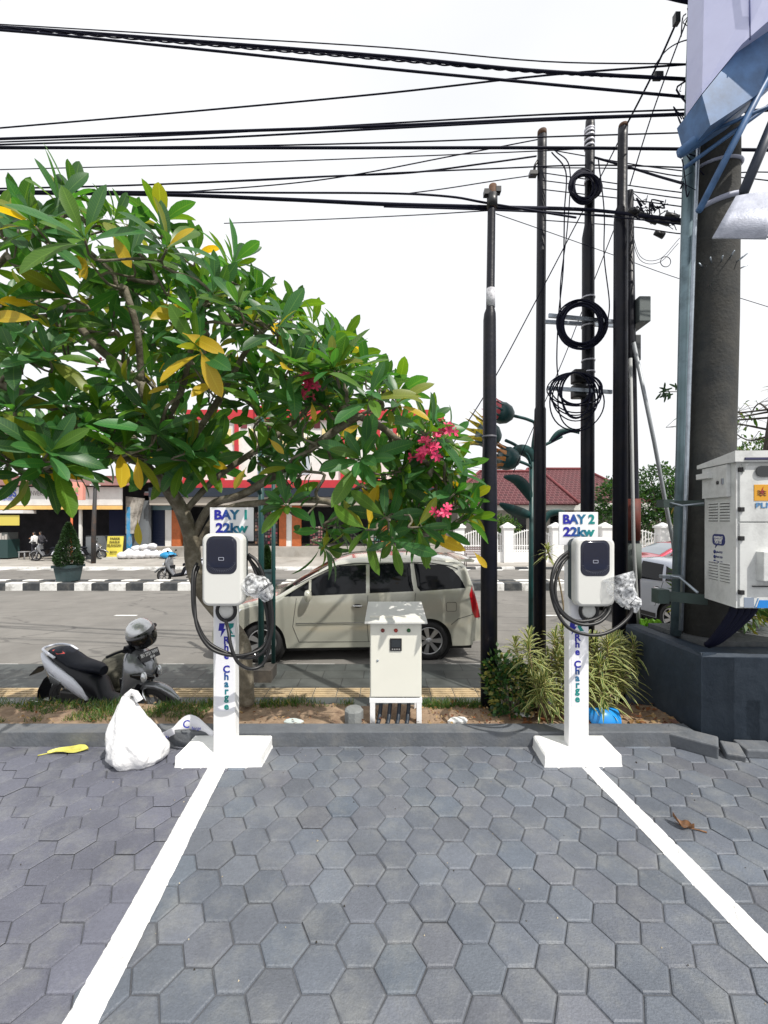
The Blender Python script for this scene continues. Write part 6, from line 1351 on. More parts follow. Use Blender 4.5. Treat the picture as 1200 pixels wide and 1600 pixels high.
C_('thin cable close above the thick one over the pole tops', Q((-260, 230, 5.8), (0, 222, 5.4), (300, 210, 5.0), (600, 193, 4.7), (850, 179, 4.5), (1080, 171, 4.2)), .008)
C_('cable close below the thick one over the pole tops', Q((-260, 236, 5.8), (0, 226, 5.4), (300, 217, 5.0), (600, 201, 4.7), (850, 188, 4.5), (1080, 179, 4.2)), .010)
C_('thick straight cable passing the tops of the black poles', Q((-260, 232, 5.8), (0, 231, 5.5), (300, 231, 5.3), (600, 231, 5.15), (850, 231, 5.1), (1080, 233, 4.9), (1330, 236, 4.6)), .017)
C_('second straight cable touching the thick one at the pole tops', Q((-260, 228, 5.8), (0, 229, 5.5), (300, 229, 5.3), (600, 223, 5.15), (850, 214, 5.1), (1080, 207, 4.9)), .008)
C_('thin cable rising to the top of the strapped pole', Q((-260, 272, 5.9), (0, 265, 5.5), (300, 257, 5.3), (600, 246, 5.2), (840, 236, 5.15), (920, 232, 5.1)), .006)
C_('cable that branches towards the clamp of the slim black pole', Q((-260, 300, 5.9), (190, 290, 5.5), (500, 276, 5.4), (640, 270, 5.4), (760, 255, 5.4), (838, 244, 5.5)), .010)
C_('cable crossing below the clamp of the slim black pole', Q((200, 290, 5.5), (400, 282, 5.4), (600, 271, 5.3), (760, 264, 5.3), (920, 258, 5.2), (1080, 262, 5.0)), .008)
C_('thin cable rising steeply into the pole tops from above the tree', Q((290, 300, 5.5), (450, 287, 5.4), (560, 272, 5.3), (700, 245, 5.3), (840, 218, 5.4)), .007)
C_('long cable just above the thickest lower one', Q((-260, 297, 5.2), (100, 299, 4.9), (400, 301, 4.7), (600, 302, 4.5), (700, 307, 4.2), (765, 318, 4.05), (900, 340, 4.3)), .010)
C_('thickest lower cable running from the tree top to the right poles', Q((-260, 300, 5.2), (200, 303, 4.9), (430, 311, 4.7), (600, 319, 4.5), (765, 324, 4.1), (920, 328, 4.9), (1075, 345, 4.3), (1330, 372, 4.1)), .019)
C_('cable under the thickest lower one right of the shortest pole', Q((600, 323, 4.5), (765, 328, 4.1), (920, 336, 4.9), (1075, 352, 4.3), (1330, 390, 4.1)), .008)
C_('thin low wire from the tree to the shortest pole', Q((350, 349, 5.2), (500, 343, 4.9), (650, 336, 4.6), (765, 329, 4.1)), .005)
C_('thin wire descending right from the shortest pole', Q((775, 334, 4.1), (850, 360, 4.6), (960, 399, 5.0), (1075, 440, 5.2), (1330, 520, 5.4)), .004)
C_('wire from the slim pole clamp rising left', Q((640, 302, 5.0), (700, 294, 5.2), (770, 283, 5.3), (832, 274, 5.5)), .006)
for k, (y0, y1, y2) in enumerate(((232, 262, 296), (262, 270, 283), (270, 296, 330), (282, 305, 334), (296, 318, 352), (330, 345, 368), (344, 360, 377))):
    C_(('first', 'second', 'third', 'fourth', 'fifth', 'sixth', 'seventh')[k]+' from the top of the thin wires fanning right from the pole tops', Q((848, y0, 5.5), (985, y1-6, 5.0), (1075, y1+6, 4.4), (1200, y2-14, 4.3), (1400, y2+10, 4.2)), .006, 'thin wires fanning to the right')
C_('thick cable dropping from the strapped pole to the galvanised pole', Q((922, 244, 5.2), (985, 262, 4.9), (1030, 276, 4.6), (1072, 288, 4.2)), .013)
C_('near wire of the two steep ones from the upper right', Q((1060, 28, 4.2), (1030, 95, 4.4), (1000, 155, 4.6), (978, 197, 4.85)), .011)
C_('far wire of the two steep ones from the upper right', Q((1084, 4, 4.2), (1050, 92, 4.4), (1015, 190, 4.7), (984, 290, 5.0)), .007)
C_('long slanting guy wire from the tree edge up to the thick black pole', Q((688, 722, 5.6), (760, 613, 5.6), (841, 463, 5.5), (908, 335, 5.4), (962, 230, 5.2), (972, 205, 4.9)), .008)
C_('lower slanting guy wire behind the strapped pole', Q((802, 738, 5.9), (872, 581, 5.7), (908, 490, 5.6), (958, 362, 5.2), (975, 320, 5.1)), .006)
C_('wire hanging from the slim pole top down to the loose coil', Q((862, 238, 5.3), (884, 268, 5.2), (882, 330, 5.15), (880, 420, 5.1), (873, 490, 5.1), (870, 560, 5.1), (873, 600, 5.1)), .008)
C_('second wire hanging beside the first one left of the strapped pole', Q((868, 236, 5.3), (890, 262, 5.2), (887, 350, 5.15), (876, 440, 5.1), (876, 490, 5.1)), .007)
C_('wire hanging right of the strapped pole', Q((935, 250, 5.1), (944, 330, 5.1), (944, 400, 5.1), (952, 470, 5.1), (950, 500, 5.1)), .007)
C_('cable end pointing left below the loose coil', Q((862, 690, 5.1), (876, 680, 5.1), (892, 674, 5.1), (906, 673, 5.1)), .016)
for k, (a, b) in enumerate((((985, 350), (1062, 372)), ((985, 362), (1060, 380)))):
    C_(('upper', 'lower')[k]+' slack drop wire looping beneath the tangled splices', Q((a[0], a[1], 4.9), (1000, 400+k*6, 4.9), (1030, 405+k*5, 4.7), (b[0], b[1], 4.3)), .003)
# tangle of splices near the thick pole and on the galvanised pole
t = thing('splice_tangle', 'dark tangle of cable splices between the thick black pole and the galvanised pole', 'cable splices', P(1010, 335, 4.7)); rnd = random.Random(21)
mb = MB()
for k in range(34):
    x = rnd.uniform(984, 1060); y = 322+(x-984)*.30+rnd.uniform(-14, 14); z = rnd.uniform(4.5, 4.9); mb.tube(spline([P(x, y, z), P(x+rnd.uniform(-14, 14), y+rnd.uniform(-14, 8), z), P(x+rnd.uniform(-6, 20), y+rnd.uniform(-10, 14), z)], 3), rnd.uniform(.003, .008), 5)
tag(mb.build('wire_ends', blackcable, t), kind='stuff')
for x, y, l_ in ((990, 330, .10), (1003, 336, .12), (1018, 344, .12), (1034, 346, .16), (1058, 345, .20), (1050, 338, .14), (1030, 366, .10)):
    mb = MB(); c = P(x, y, 4.6); mb.tube([c-V(l_/2, 0, -.02), c+V(l_/2, 0, -.02)], [.025, .032], 8); mb.build('splice_closure', black, t)
C_('thick looped feeder beside the galvanised pole', Q((1092, 50, 4.0), (1080, 85, 3.95), (1078, 130, 3.95), (1082, 175, 3.95), (1090, 215, 3.95)), .022)
C_('curved wire arching from the galvanised pole top to the steep wires', Q((1022, 104, 4.4), (1040, 80, 4.3), (1062, 66, 4.2), (1094, 58, 4.0)), .006)
C_('dark feeder across the very top beside the sign box', Q((1040, -6, 4.0), (1070, 1, 4.0), (1100, 5, 4.0), (1140, 4, 3.9)), .022)
mb = MB()
for k in range(26):
    x = rnd.uniform(1064, 1100); y = rnd.uniform(10, 300); z = rnd.uniform(3.85, 4.1); mb.tube(spline([P(x, y, z), P(x+rnd.uniform(-20, 8), y+rnd.uniform(-20, 22), z), P(x+rnd.uniform(-12, 14), y+rnd.uniform(10, 46), z)], 3), rnd.uniform(.003, .009), 5)
tag(mb.build('wire_tangle', blackcable), 'tangle of loose wires strapped along the top of the galvanised pole', 'wire tangle', kind='stuff')
mb = MB(); mb.box(P(1057, 30, 4.2), (.05, .05, .10))
tag(mb.build('line_clamp', black), 'small dark clamp at the upper end of the steep wires', 'clamp')
mb = MB(); mb.box(P(1028, 119, 4.3), (.09, .06, .06)); tag(mb.build('line_clamp', black, bevel=.01), 'square dark clamp on the uppermost cables near the galvanised pole', 'clamp')
mb = MB(); mb.tube([P(1040+8*math.cos(a), 409+8*math.sin(a), 4.6) for a in [R(k*20) for k in range(19)]], .004, 5, cap=False); tag(mb.build('wire_loop', blackcable), 'small round wire loop hanging alone left of the galvanised pole', 'wire loop')
# ================================================================== VEGETATION
def leaf(mb, base, d, up, ln, wd, droop, col, prof=0, fold=.25, n=7, stalk=.14):
    d = Vector(d).normalized(); s_ = d.cross(Vector(up))
    if s_.length < 1e-3: s_ = d.orthogonal()
    s_.normalize(); u_ = s_.cross(d).normalized(); vs = []; uv = []
    T = ((0, .06), (.12, .10), (.28, .55), (.46, .88), (.64, 1.0), (.80, .86), (.92, .50), (1.0, .02)) if prof == 0 else ((0, .5), (.3, .9), (.6, 1), (.85, .7), (1, .03))
    for t_, w_ in T:
        q = base+d*ln*t_*(1-.12*abs(droop)*t_)+u_*(-droop*ln*t_*t_*.55)
        ww = wd/2*w_
        vs += [q-s_*ww+u_*ww*fold, q, q+s_*ww+u_*ww*fold]; uv += [(-1, t_), (0, t_), (1, t_)]
    fs = []
    for i in range(len(T)-1):
        for k in range(2): a = i*3+k; fs.append((a, a+3, a+4, a+1))
    mb.raw(vs, fs, 0, col, True, uv)
# ---- the frangipani
rnd = random.Random(12)
ELL = [((20, 400, 3.2), 1.0, .9, .72, 30), ((235, 470, 3.35), .85, 1.0, .72, 34), ((420, 570, 3.5), .78, .9, .70, 34), ((575, 668, 3.35), .70, .75, .52, 30), ((668, 775, 3.40), .40, .35, .36, 18),
       ((90, 620, 3.6), 1.2, 1.0, .62, 34), ((330, 655, 3.8), .9, .9, .50, 28), ((-190, 520, 3.3), .9, .9, .8, 14), ((455, 825, 3.35), .42, .35, .26, 4), ((615, 835, 2.75), .30, .30, .18, 8), ((60, 700, 3.2), .9, .7, .30, 10), ((520, 745, 3.7), .7, .6, .32, 5), ((30, 690, 2.9), .6, .5, .26, 16), ((200, 690, 3.3), .6, .5, .22, 10), ((690, 830, 3.2), .25, .3, .25, 6)]
ELL = [(P(*c), a, b, h_, n) for c, a, b, h_, n in ELL]
def inside(p, k=.72):
    for c, a, b, h_, n in ELL:
        q = p-c
        if (q.x/a)**2+(q.y/b)**2+(q.z/h_)**2 < k*k: return True
    return False
OUTL = [(-900, 240), (0, 238), (60, 262), (130, 272), (330, 342), (420, 415), (540, 492), (640, 585), (700, 650), (735, 760), (760, 830)]
tips = []
for ci, (c, a, b, h_, n) in enumerate(ELL):
    n = int(n*1.10); m_ = 0; tries = 0
    while m_ < n and tries < 4000:
        tries += 1
        v_ = V(rnd.gauss(0, 1), rnd.gauss(0, 1), rnd.gauss(0, 1)).normalized(); k = rnd.uniform(.80, 1.0) if rnd.random() < .8 else rnd.uniform(.45, .8)
        p = c+V(v_.x*a*k, v_.y*b*k, v_.z*h_*k)
        if p.y < 2.0 or (p.z < c.z-h_*.45 and ci in (0, 1, 2)): continue
        if k > .8 and inside(p, .70): continue
        if min([(p-t_[0]).length for t_ in tips] or [9]) < .16: continue
        d = V(v_.x*.8, v_.y*.8, v_.z*.6+.55).normalized()
        ppx, ppy = p.x/p.y*F+600, HZ-(p.z-CAMZ)/p.y*F
        oy = 250
        for (xa_, ya_), (xb_, yb_) in zip(OUTL, OUTL[1:]):
            if xa_ <= ppx <= xb_: oy = ya_+(yb_-ya_)*(ppx-xa_)/(xb_-xa_)
        if ppy < oy+34 or ppx > 735: continue
        k_ = 1.08*(p+V(0, 0, 0)).y
        tq = (p.y-3.655)/-SUN.y; hx, hz_ = p.x-SUN.x*-0+0, 0
        tt_ = (3.66-p.y)/(-SUN.y); hit = p-SUN*tt_
        if tt_ > 0 and -.45 < hit.x < .62 and -.1 < hit.z < 1.25: continue
        tt_ = (3.2-p.y)/(-SUN.y); hit = p-SUN*tt_
        if tt_ > 0 and (-1.65 < hit.x < -.8 or 1.1 < hit.x < 2.0) and -.1 < hit.z < 2.1: continue
        tt_ = (p.z-.1)/SUN.z; hit = p-SUN*tt_
        if hit.y < 3.85 and hit.x > -2.2: continue
        if 265 < ppx < 415 and ppy > 735: continue
        if 340 < ppx < 600 and 625 < ppy < 815 and rnd.random() < .8: continue
        if 180 < ppx <= 340 and 640 < ppy < 790 and rnd.random() < .2: continue
        if ppx <= 600 and rnd.random() < .18: continue
        if ci in (8, 9): d = V(v_.x, v_.y, -.1+v_.z*.4).normalized()
        tips.append((p, d)); m_ += 1
nodes = []   # pos, parent, descendants
def chain(pts, par, k=6):
    sp = spline([P(*p) for p in pts], k); ids = []
    for i, p in enumerate(sp):
        if i == 0 and par is not None: ids.append(par); continue
        nodes.append([p, ids[-1] if ids else None, 0]); ids.append(len(nodes)-1)
    return ids
tr = chain([(386, 1100, 4.0), (383, 1045, 3.99), (378, 1005, 3.98), (352, 968, 3.95), (318, 925, 3.9), (303, 885, 3.85), (299, 845, 3.8), (286, 802, 3.75), (264, 765, 3.7)], None)
def near(x, y): 
    return min(range(len(nodes)), key=lambda i: (math.hypot((nodes[i][0].x/nodes[i][0].y*F+600)-x, (HZ-(nodes[i][0].z-CAMZ)/nodes[i][0].y*F)-y)))
def limb(pts):
    i = near(pts[0][0], pts[0][1]); p = nodes[i][0]; pts = [(p.x/p.y*F+600, HZ-(p.z-CAMZ)/p.y*F, p.y)]+list(pts[1:]); return chain(pts, i)
limb([(264, 765, 0), (225, 725, 3.6), (160, 665, 3.5), (100, 590, 3.3), (40, 500, 3.2)])
limb([(264, 765, 0), (240, 690, 3.65), (222, 600, 3.55), (215, 520, 3.4), (195, 450, 3.3)])
limb([(264, 765, 0), (300, 690, 3.65), (350, 610, 3.6), (390, 540, 3.5), (430, 500, 3.45)])
limb([(299, 845, 0), (330, 790, 3.8), (380, 772, 3.7), (440, 735, 3.65), (500, 690, 3.5), (560, 650, 3.4), (620, 625, 3.3)])
limb([(301, 862, 0), (345, 800, 3.78), (420, 784, 3.6), (500, 782, 3.4), (560, 800, 3.2), (640, 805, 3.0)])
limb([(286, 802, 0), (340, 745, 3.85), (420, 690, 3.95), (480, 640, 3.95), (520, 580, 3.8)])
limb([(225, 725, 0), (150, 705, 3.6), (60, 690, 3.5), (-60, 640, 3.5)])
limb([(222, 600, 0), (150, 540, 3.7), (90, 470, 3.7), (20, 410, 3.6)])
limb([(240, 690, 0), (280, 620, 3.3), (300, 540, 3.0), (320, 480, 2.9)])
limb([(500, 782, 0), (470, 815, 3.4), (450, 840, 3.4)])
limb([(560, 650, 0), (600, 670, 3.3), (660, 720, 3.1)])
limb([(160, 665, 0), (90, 640, 3.1), (0, 600, 2.8), (-100, 560, 2.7)])
tipids = []
root_p = nodes[tr[-1]][0]
order = sorted(tips, key=lambda t_: min((t_[0]-n_[0]).length for n_ in nodes))
for p, d in order:
    best = min(range(len(tr)//2, len(nodes)), key=lambda i: (nodes[i][0]-p).length*(1+.35*max(0, (nodes[i][0]-root_p).length-(p-root_p).length)))
    a = nodes[best][0]; L0 = (p-a).length
    m1 = a+(p-a)*.4+V(rnd.uniform(-.06, .06), rnd.uniform(-.06, .06), -.05)*min(1, L0*2); b = p-d*.12
    sp = spline([a, m1, b, p], 3); par = best
    for q in sp[1:]:
        nodes.append([q, par, 0]); par = len(nodes)-1
    tipids.append((par, d))
for i, d in tipids:
    j = i
    while j is not None: nodes[j][2] += 1; j = nodes[j][1]
tree = thing('frangipani_tree', 'leaning frangipani tree with pink blossoms and some yellow leaves, behind the BAY 1 post', 'tree', P(386, 1100, 4.0))
bark = mat('bark', (.14, .12, .085), .9, var=.4, scale=9, bump=1, bscale=35, dirt=(.32, .30, .25), dscale=9, damt=.55)
mb = MB(); kids = {}
for i, n_ in enumerate(nodes):
    if n_[1] is not None: kids.setdefault(n_[1], []).append(i)
def rad(i): 
    c = max(nodes[i][2], 1); return min(.0080*c**.385, .085)
done = set()
def walk(start, par):
    st = [(start, par)]
    while st:
        s0, par = st.pop(); pts = []; rr = []
        if par is not None: pts.append(nodes[par][0]); rr.append(rad(s0)*1.15)
        i = s0
        while True:
            pts.append(nodes[i][0]); rr.append(rad(i)); ch = sorted([c for c in kids.get(i, [])], key=lambda c: -nodes[c][2])
            ch = [c for c in ch if nodes[c][2] > 0]
            if not ch: break
            for c in ch[1:]: st.append((c, i))
            i = ch[0]
        if len(pts) > 1: mb.tube(pts, rr, 10 if rr[0] > .03 else 6)
walk(tr[0], None); mb.build('trunk', bark, tree)
lm_ = leafmat('frangipani_leaf', True, tr=.48)
mb = MB()
def lcol(top=True):
    r_ = rnd.random()
    if r_ < .008: return (.60, .42, .03)
    if r_ < .07: return (.20, .24, .03)
    g = rnd.uniform(.7, 1.35)
    if r_ > .76: return (.085*g, .19*g, .022*g)
    return (.042*g, .145*g*rnd.uniform(.85, 1.2), .042*g)
nl = 0
for i, d in tipids:
    p = nodes[i][0]; n = rnd.randint(7, 12); a0 = rnd.uniform(0, 6.28); u_ = d.orthogonal().normalized(); w_ = d.cross(u_)
    sz = rnd.uniform(.85, 1.15)
    for k in range(n):
        a = a0+k*2.4; el = rnd.uniform(.15, .55)+(k/n)*.75          # inner leaves point up, outer spread
        el = .25+1.15*(1-k/n)+rnd.uniform(-.15, .15)
        rd = u_*math.cos(a)+w_*math.sin(a); dd = (d*math.cos(el)+rd*math.sin(el)).normalized()
        ln = rnd.uniform(.23, .37)*sz*(.75+.35*(1-k/n)); c = lcol()
        if dd.z < -.2 and rnd.random() < .06: c = (.6, .42, .03)
        leaf(mb, p+d*(-.03+.05*k/n), dd, d if el > .5 else rd*-1, ln, ln*rnd.uniform(.24, .31), rnd.uniform(.1, .8), c); nl += 1
# hanging yellow leaves and a few leaves on the bare limbs
for (x, y, z, ang, ln) in ((285, 520, 2.6, -25, .30), (312, 545, 2.6, -65, .34), (175, 365, 2.7, -60, .26), (125, 385, 2.9, -80, .24), (60, 500, 2.6, 175, .30), (215, 715, 3.0, -85, .24), (385, 730, 3.1, -120, .19), (565, 662, 2.9, -150, .17), (420, 685, 3.0, -45, .16), (487, 628, 2.9, -80, .14), (215, 812, 3.2, -85, .2), (740, 862, 2.9, -50, .15)):
    a = R(ang); leaf(mb, P(x, y, z), (math.cos(a), -.1, math.sin(a)), (0, -1, .2), ln, ln*.30, .2, (.62, .42, .03) if z < 3.05 else (.40, .34, .03))
for k in range(330):
    i = rnd.randrange(len(tr), len(nodes)); p = nodes[i][0]
    if nodes[i][2] > 8: continue
    dd = V(rnd.gauss(0, 1), rnd.gauss(0, 1), rnd.gauss(-.3, .6)).normalized(); ln = rnd.uniform(.12, .22); leaf(mb, p, dd, (0, 0, 1), ln, ln*.33, rnd.uniform(.2, .8), lcol())
mb.build('crown', lm_, tree)
# big hanging leaves low at the right, close to the viewer
# blossoms
pinkm = mat('blossom_pink', (.62, .03, .12), .5, var=.3, scale=40); budm = mat('bud_dark_pink', (.30, .01, .05), .5)
for cx, cy, cz, n in ((482, 600, 2.85, 9), (470, 612, 2.9, 6), (664, 706, 2.75, 9), (678, 698, 2.75, 8), (700, 668, 2.8, 7), (694, 800, 2.85, 7), (150, 568, 3.2, 4), (232, 640, 3.3, 3)):
    c = P(cx, cy, cz); mb = MB()
    for k in range(n):
        q = c+V(rnd.gauss(0, .035), rnd.gauss(0, .035), rnd.gauss(0, .03)); ax = (q-c+V(0, -.06, .03)).normalized(); u_ = ax.orthogonal().normalized(); w_ = ax.cross(u_)
        for j in range(5):
            a = j*2*math.pi/5+k; rd = u_*math.cos(a)+w_*math.sin(a); sd_ = u_*-math.sin(a)+w_*math.cos(a)
            pr = [q, q+rd*.016+sd_*.009+ax*.006, q+rd*.032+sd_*.008+ax*.012, q+rd*.036+ax*.010, q+rd*.032-sd_*.008+ax*.010, q+rd*.016-sd_*.009+ax*.004]; mb.face(pr)
        mb.tube([c-V(0, 0, .03), q], .0035, 5)
    mb.build('flower_cluster', pinkm, tree)

# ---- generic leafy plants
softleaf = leafmat('soft_leaf', False, tr=.3, rough=.5)
stripleaf = leafmat('striped_leaf', False, edge=(.42, .42, .17), tr=.2, rough=.45)
def bushy(name, label, cat, c, rx, ry, rz, n, ln, cols, seed, stems=6, group=None, blobs=None, narrow=.45):
    r_ = random.Random(seed); t = thing(name, label, cat, c, group=group); mb = MB(); c = Vector(c)
    bl_ = blobs or [(V(0, 0, rz), rx, ry, rz)]
    tot = sum(b[1]*b[2]*b[3] for b in bl_)
    for o_, a, b, h_ in bl_:
        for k in range(int(n*a*b*h_/tot)):
            v_ = V(r_.gauss(0, 1), r_.gauss(0, 1), r_.gauss(0, 1)).normalized(); kk = r_.uniform(.35, 1)**.6; kk *= 1+.30*noise.noise(v_*2.3+V(seed, 0, 0))
            p = c+o_+V(v_.x*a*kk, v_.y*b*kk, v_.z*h_*kk)
            if p.z < c.z: continue
            dd = (v_+V(r_.gauss(0, .6), r_.gauss(0, .6), r_.gauss(.1, .5))).normalized(); g = r_.uniform(.7, 1.3); cc = r_.choice(cols); l_ = ln*r_.uniform(.7, 1.3)
            s_ = dd.cross(V(r_.gauss(0, 1), r_.gauss(0, 1), r_.gauss(0, 1))).normalized()*l_*narrow*.5; col = (cc[0]*g, cc[1]*g, cc[2]*g)
            mb.raw([p, p+dd*l_*.5-s_, p+dd*l_, p+dd*l_*.5+s_], [(0, 1, 2, 3)], 0, col, False, [(0, 0), (-.3, .5), (0, 1), (.3, .5)])
    mb.build('crown' if 'tree' in name else 'foliage', softleaf, t)
    mb = MB()
    for k in range(stems):
        o_, a, b, h_ = bl_[k % len(bl_)]; q = c+o_+V(r_.uniform(-.6, .6)*a, r_.uniform(-.6, .6)*b, r_.uniform(-.2, .5)*h_); b0_ = c+V(r_.uniform(-.08, .08)*rx, r_.uniform(-.08, .08)*ry, 0); r0 = (.02 if rx < 1 else .14)
        mb.tube(spline([b0_, b0_+(q-b0_)*.5+V(0, 0, .1*rz), q], 4), [r0*(1-.8*i/8) for i in range(9)], 6)
    mb.build('trunk' if 'tree' in name else 'stem', bark, t); return t
G1 = (.03, .09, .02); G2 = (.05, .13, .025); G3 = (.02, .06, .02); G4 = (.10, .16, .03)
bushy('garden_shrub', 'dark green small leaved bush at the foot of the shortest pole', 'shrub', P(797, 1122, 3.86), .22, .16, .26, 1500, .050, [G1, G2, G3, (.2, .2, .05)], 2, 8, blobs=[(V(0, 0, .25), .22, .15, .28), (V(-.10, .05, .45), .13, .12, .16), (V(.13, .08, .30), .15, .12, .2)], narrow=.6)
def dracaena(label, c, hs, seed, heads, spread=.1):
    r_ = random.Random(seed); t = thing('dracaena', label, 'shrub', c, group='striped dracaena shrubs in the bed'); c = Vector(c); mb = MB(); ms = MB()
    for k in range(heads):
        h_ = hs*r_.uniform(.45, 1.0); q = c+V(r_.uniform(-1, 1)*spread, r_.uniform(-.8, .8)*spread, h_); b0_ = c+(q-c)*.15; b0_.z = c.z
        ms.tube([b0_, b0_+(q-b0_)*.5+V(r_.uniform(-.02, .02), 0, 0), q], [.011, .009, .007], 6)
        for j in range(30):
            a = j*2.4+r_.random(); el = .15+1.55*(1-j/30)+r_.uniform(-.1, .1); ln = r_.uniform(.17, .27); dd = V(math.cos(a)*math.sin(el), math.sin(a)*math.sin(el), math.cos(el)); g = r_.uniform(.8, 1.3)
            p = q+V(0, 0, -.16+.18*j/30); s_ = dd.cross(V(0, 0, 1)).normalized(); u_ = s_.cross(dd); vs = []; uv = []; wd = .011
            dr = r_.uniform(.5, 1.2)
            for t_, w_ in ((0, .5), (.25, .95), (.55, 1), (.8, .7), (1, .05)):
                x_ = p+dd*ln*t_+V(0, 0, -dr*ln*t_*t_*.6); vs += [x_-s_*wd*w_+u_*.003, x_-s_*wd*w_*.45, x_+s_*wd*w_*.45, x_+s_*wd*w_+u_*.003]; uv += [(-1, t_), (-.45, t_), (.45, t_), (1, t_)]
            mb.raw(vs, [(i*4+k2, i*4+4+k2, i*4+5+k2, i*4+1+k2) for i in range(4) for k2 in range(3)], 0, (.035*g, .10*g, .02*g), True, uv)
    mb.build('foliage', stripleaf, t); ms.build('stem', mat('cane', (.22, .17, .10), .8, var=.2), t)
dracaena('striped dracaena clump left of the BAY 2 post, touching the dark bush', P(838, 1110, 3.95), .72, 3, 7, .20)
dracaena('striped dracaena clump directly behind the BAY 2 post', P(880, 1105, 4.05), .80, 4, 9, .20)
dracaena('striped dracaena clump right of the BAY 2 post', P(942, 1105, 3.98), .72, 5, 9, .18)
dracaena('low striped dracaena clump at the front left of the BAY 2 post', P(852, 1120, 3.75), .42, 11, 6, .13)
dracaena('low striped dracaena clump at the front right of the BAY 2 post', P(925, 1118, 3.75), .50, 12, 7, .14)
dracaena('striped dracaena clump at the back beside the navy planter', P(968, 1090, 4.25), .62, 6, 7, .22)
dracaena('single tall striped dracaena rising left of the BAY 2 sign', P(880, 1105, 4.1), 1.62, 8, 1, .0) if 0 else None
# the tall single cane
t = thing('dracaena', 'single tall thin striped dracaena rising left of the BAY 2 sign', P(1, 1, 1) and 'shrub', P(890, 1100, 4.0), group='striped dracaena shrubs in the bed'); mb = MB(); mb.tube(spline([P(892, 1098, 4.0), P(884, 980, 3.95), P(873, 905, 3.9), P(856, 862, 3.85)], 5), .008, 6); mb.build('stem', mat('cane', (.22, .17, .10), .8), t)
mb = MB(); q = P(856, 862, 3.85)
for j in range(26):
    a = j*2.4; el = .2+1.7*(1-j/26); ln = rnd.uniform(.10, .17); dd = V(math.cos(a)*math.sin(el), math.sin(a)*math.sin(el), math.cos(el)); s_ = dd.cross(V(0, 0, 1)).normalized(); vs = []; uv = []
    for t_, w_ in ((0, .5), (.4, 1), (.8, .7), (1, .05)):
        x_ = q+V(0, 0, -.05+.07*j/26)+dd*ln*t_+V(0, 0, -ln*t_*t_*.5); vs += [x_-s_*.009*w_, x_-s_*.004*w_, x_+s_*.004*w_, x_+s_*.009*w_]; uv += [(-1, t_), (-.45, t_), (.45, t_), (1, t_)]
    mb.raw(vs, [(i*4+k2, i*4+4+k2, i*4+5+k2, i*4+1+k2) for i in range(3) for k2 in range(3)], 0, (.05, .12, .025), True, uv)
mb.build('foliage', stripleaf, t)
# broad leaved plants behind and on the planter
t = thing('broadleaf_plant', 'bright green broad leaved plant behind the top of the navy planter', 'plant', P(1018, 990, 4.75)); mb = MB()
for k in range(9):
    a = R(k*40+10); leaf(mb, P(1018, 1000, 4.75), (math.cos(a)*.45, math.sin(a)*.3, 1), (0, -1, .3), .26, .10, .25, (.12, .30, .03))
mb.build('foliage', leafmat('bright_leaf', True, tr=.4), t)
bushy('leafy_plant', 'long leaved green plant under the white cabinet on the planter', 'plant', V(3.55, 4.25, .78), .5, .3, .35, 700, .16, [G2, G4, (.25, .25, .06)], 14, 8, narrow=.18)
bushy('leafy_plant', 'bright green plant left of the dark bush, leaning out to the road', 'plant', P(776, 1110, 3.98), .10, .08, .24, 160, .10, [G4, G2, (.3, .34, .12)], 17, 4, narrow=.3)
# dry leaves on the soil
mb = MB(); r_ = random.Random(77)
for k in range(520):
    x = r_.uniform(.35, 2.6) if r_.random() < .7 else r_.uniform(-3.5, .35); y = r_.uniform(3.64, 4.08); p = V(x, y, .10+.028*noise.noise((x*3, y*3, 0))+r_.uniform(0, .02)); dd = V(r_.gauss(0, 1), r_.gauss(0, 1), r_.gauss(0, .35)).normalized(); l_ = r_.uniform(.03, .11) if x > 1.2 else r_.uniform(.02, .05); s_ = dd.cross(V(r_.gauss(0, .3), r_.gauss(0, .3), 1)).normalized()*l_*.22; c = r_.choice([(.22, .09, .04), (.32, .2, .1), (.12, .05, .03), (.4, .28, .14)])
    mb.raw([p, p+dd*l_*.5-s_+V(0, 0, .01), p+dd*l_, p+dd*l_*.5+s_], [(0, 1, 2, 3)], 0, c, False, [(0, 0), (-.3, .5), (0, 1), (.3, .5)])
tag(mb.build('dry_leaves', softleaf), 'dry brown leaves scattered over the planting bed', 'dry leaves', kind='stuff')
# grass along the strip
mb = MB(); r_ = random.Random(5)
def grass(x0, x1, y0, y1, n, h_, g0=1.0):
    for k in range(n):
        x = r_.uniform(x0, x1); y = y0+(y1-y0)*r_.random(); dn = noise.noise((x*3.2, y*3, 2))
        if dn < -.25: continue
        p = V(x, y, .075+.02*noise.noise((x*3, y*3, 0))); l_ = h_*r_.uniform(.4, 1.2)*(1+.8*dn); dd = V(r_.gauss(0, .5), r_.gauss(0, .5), 1).normalized(); s_ = V(r_.gauss(0, 1), r_.gauss(0, 1), 0).normalized()*.0035; g = r_.uniform(.6, 1.4)*g0
        c = (.05*g, .12*g, .02*g) if r_.random() < .8 else (.22*g, .20*g, .06*g)
        bend = V(r_.gauss(0, .4), r_.gauss(0, .4), -.2)*l_*.5
        mb.raw([p-s_, p+s_, p+dd*l_*.6+s_*.7, p+dd*l_*.6-s_*.7, p+dd*l_+bend], [(0, 1, 2, 3), (3, 2, 4)], 0, c, False, [(0, 0), (0, 0), (0, .5), (0, .5), (0, 1)])
grass(-6.5, -1.65, 3.72, 4.10, 8500, .085); grass(-1.75, -.30, 4.0, 4.12, 700, .075); grass(.36, 1.05, 3.98, 4.12, 900, .10); grass(-1.2, -.8, 4.0, 4.1, 250, .09)
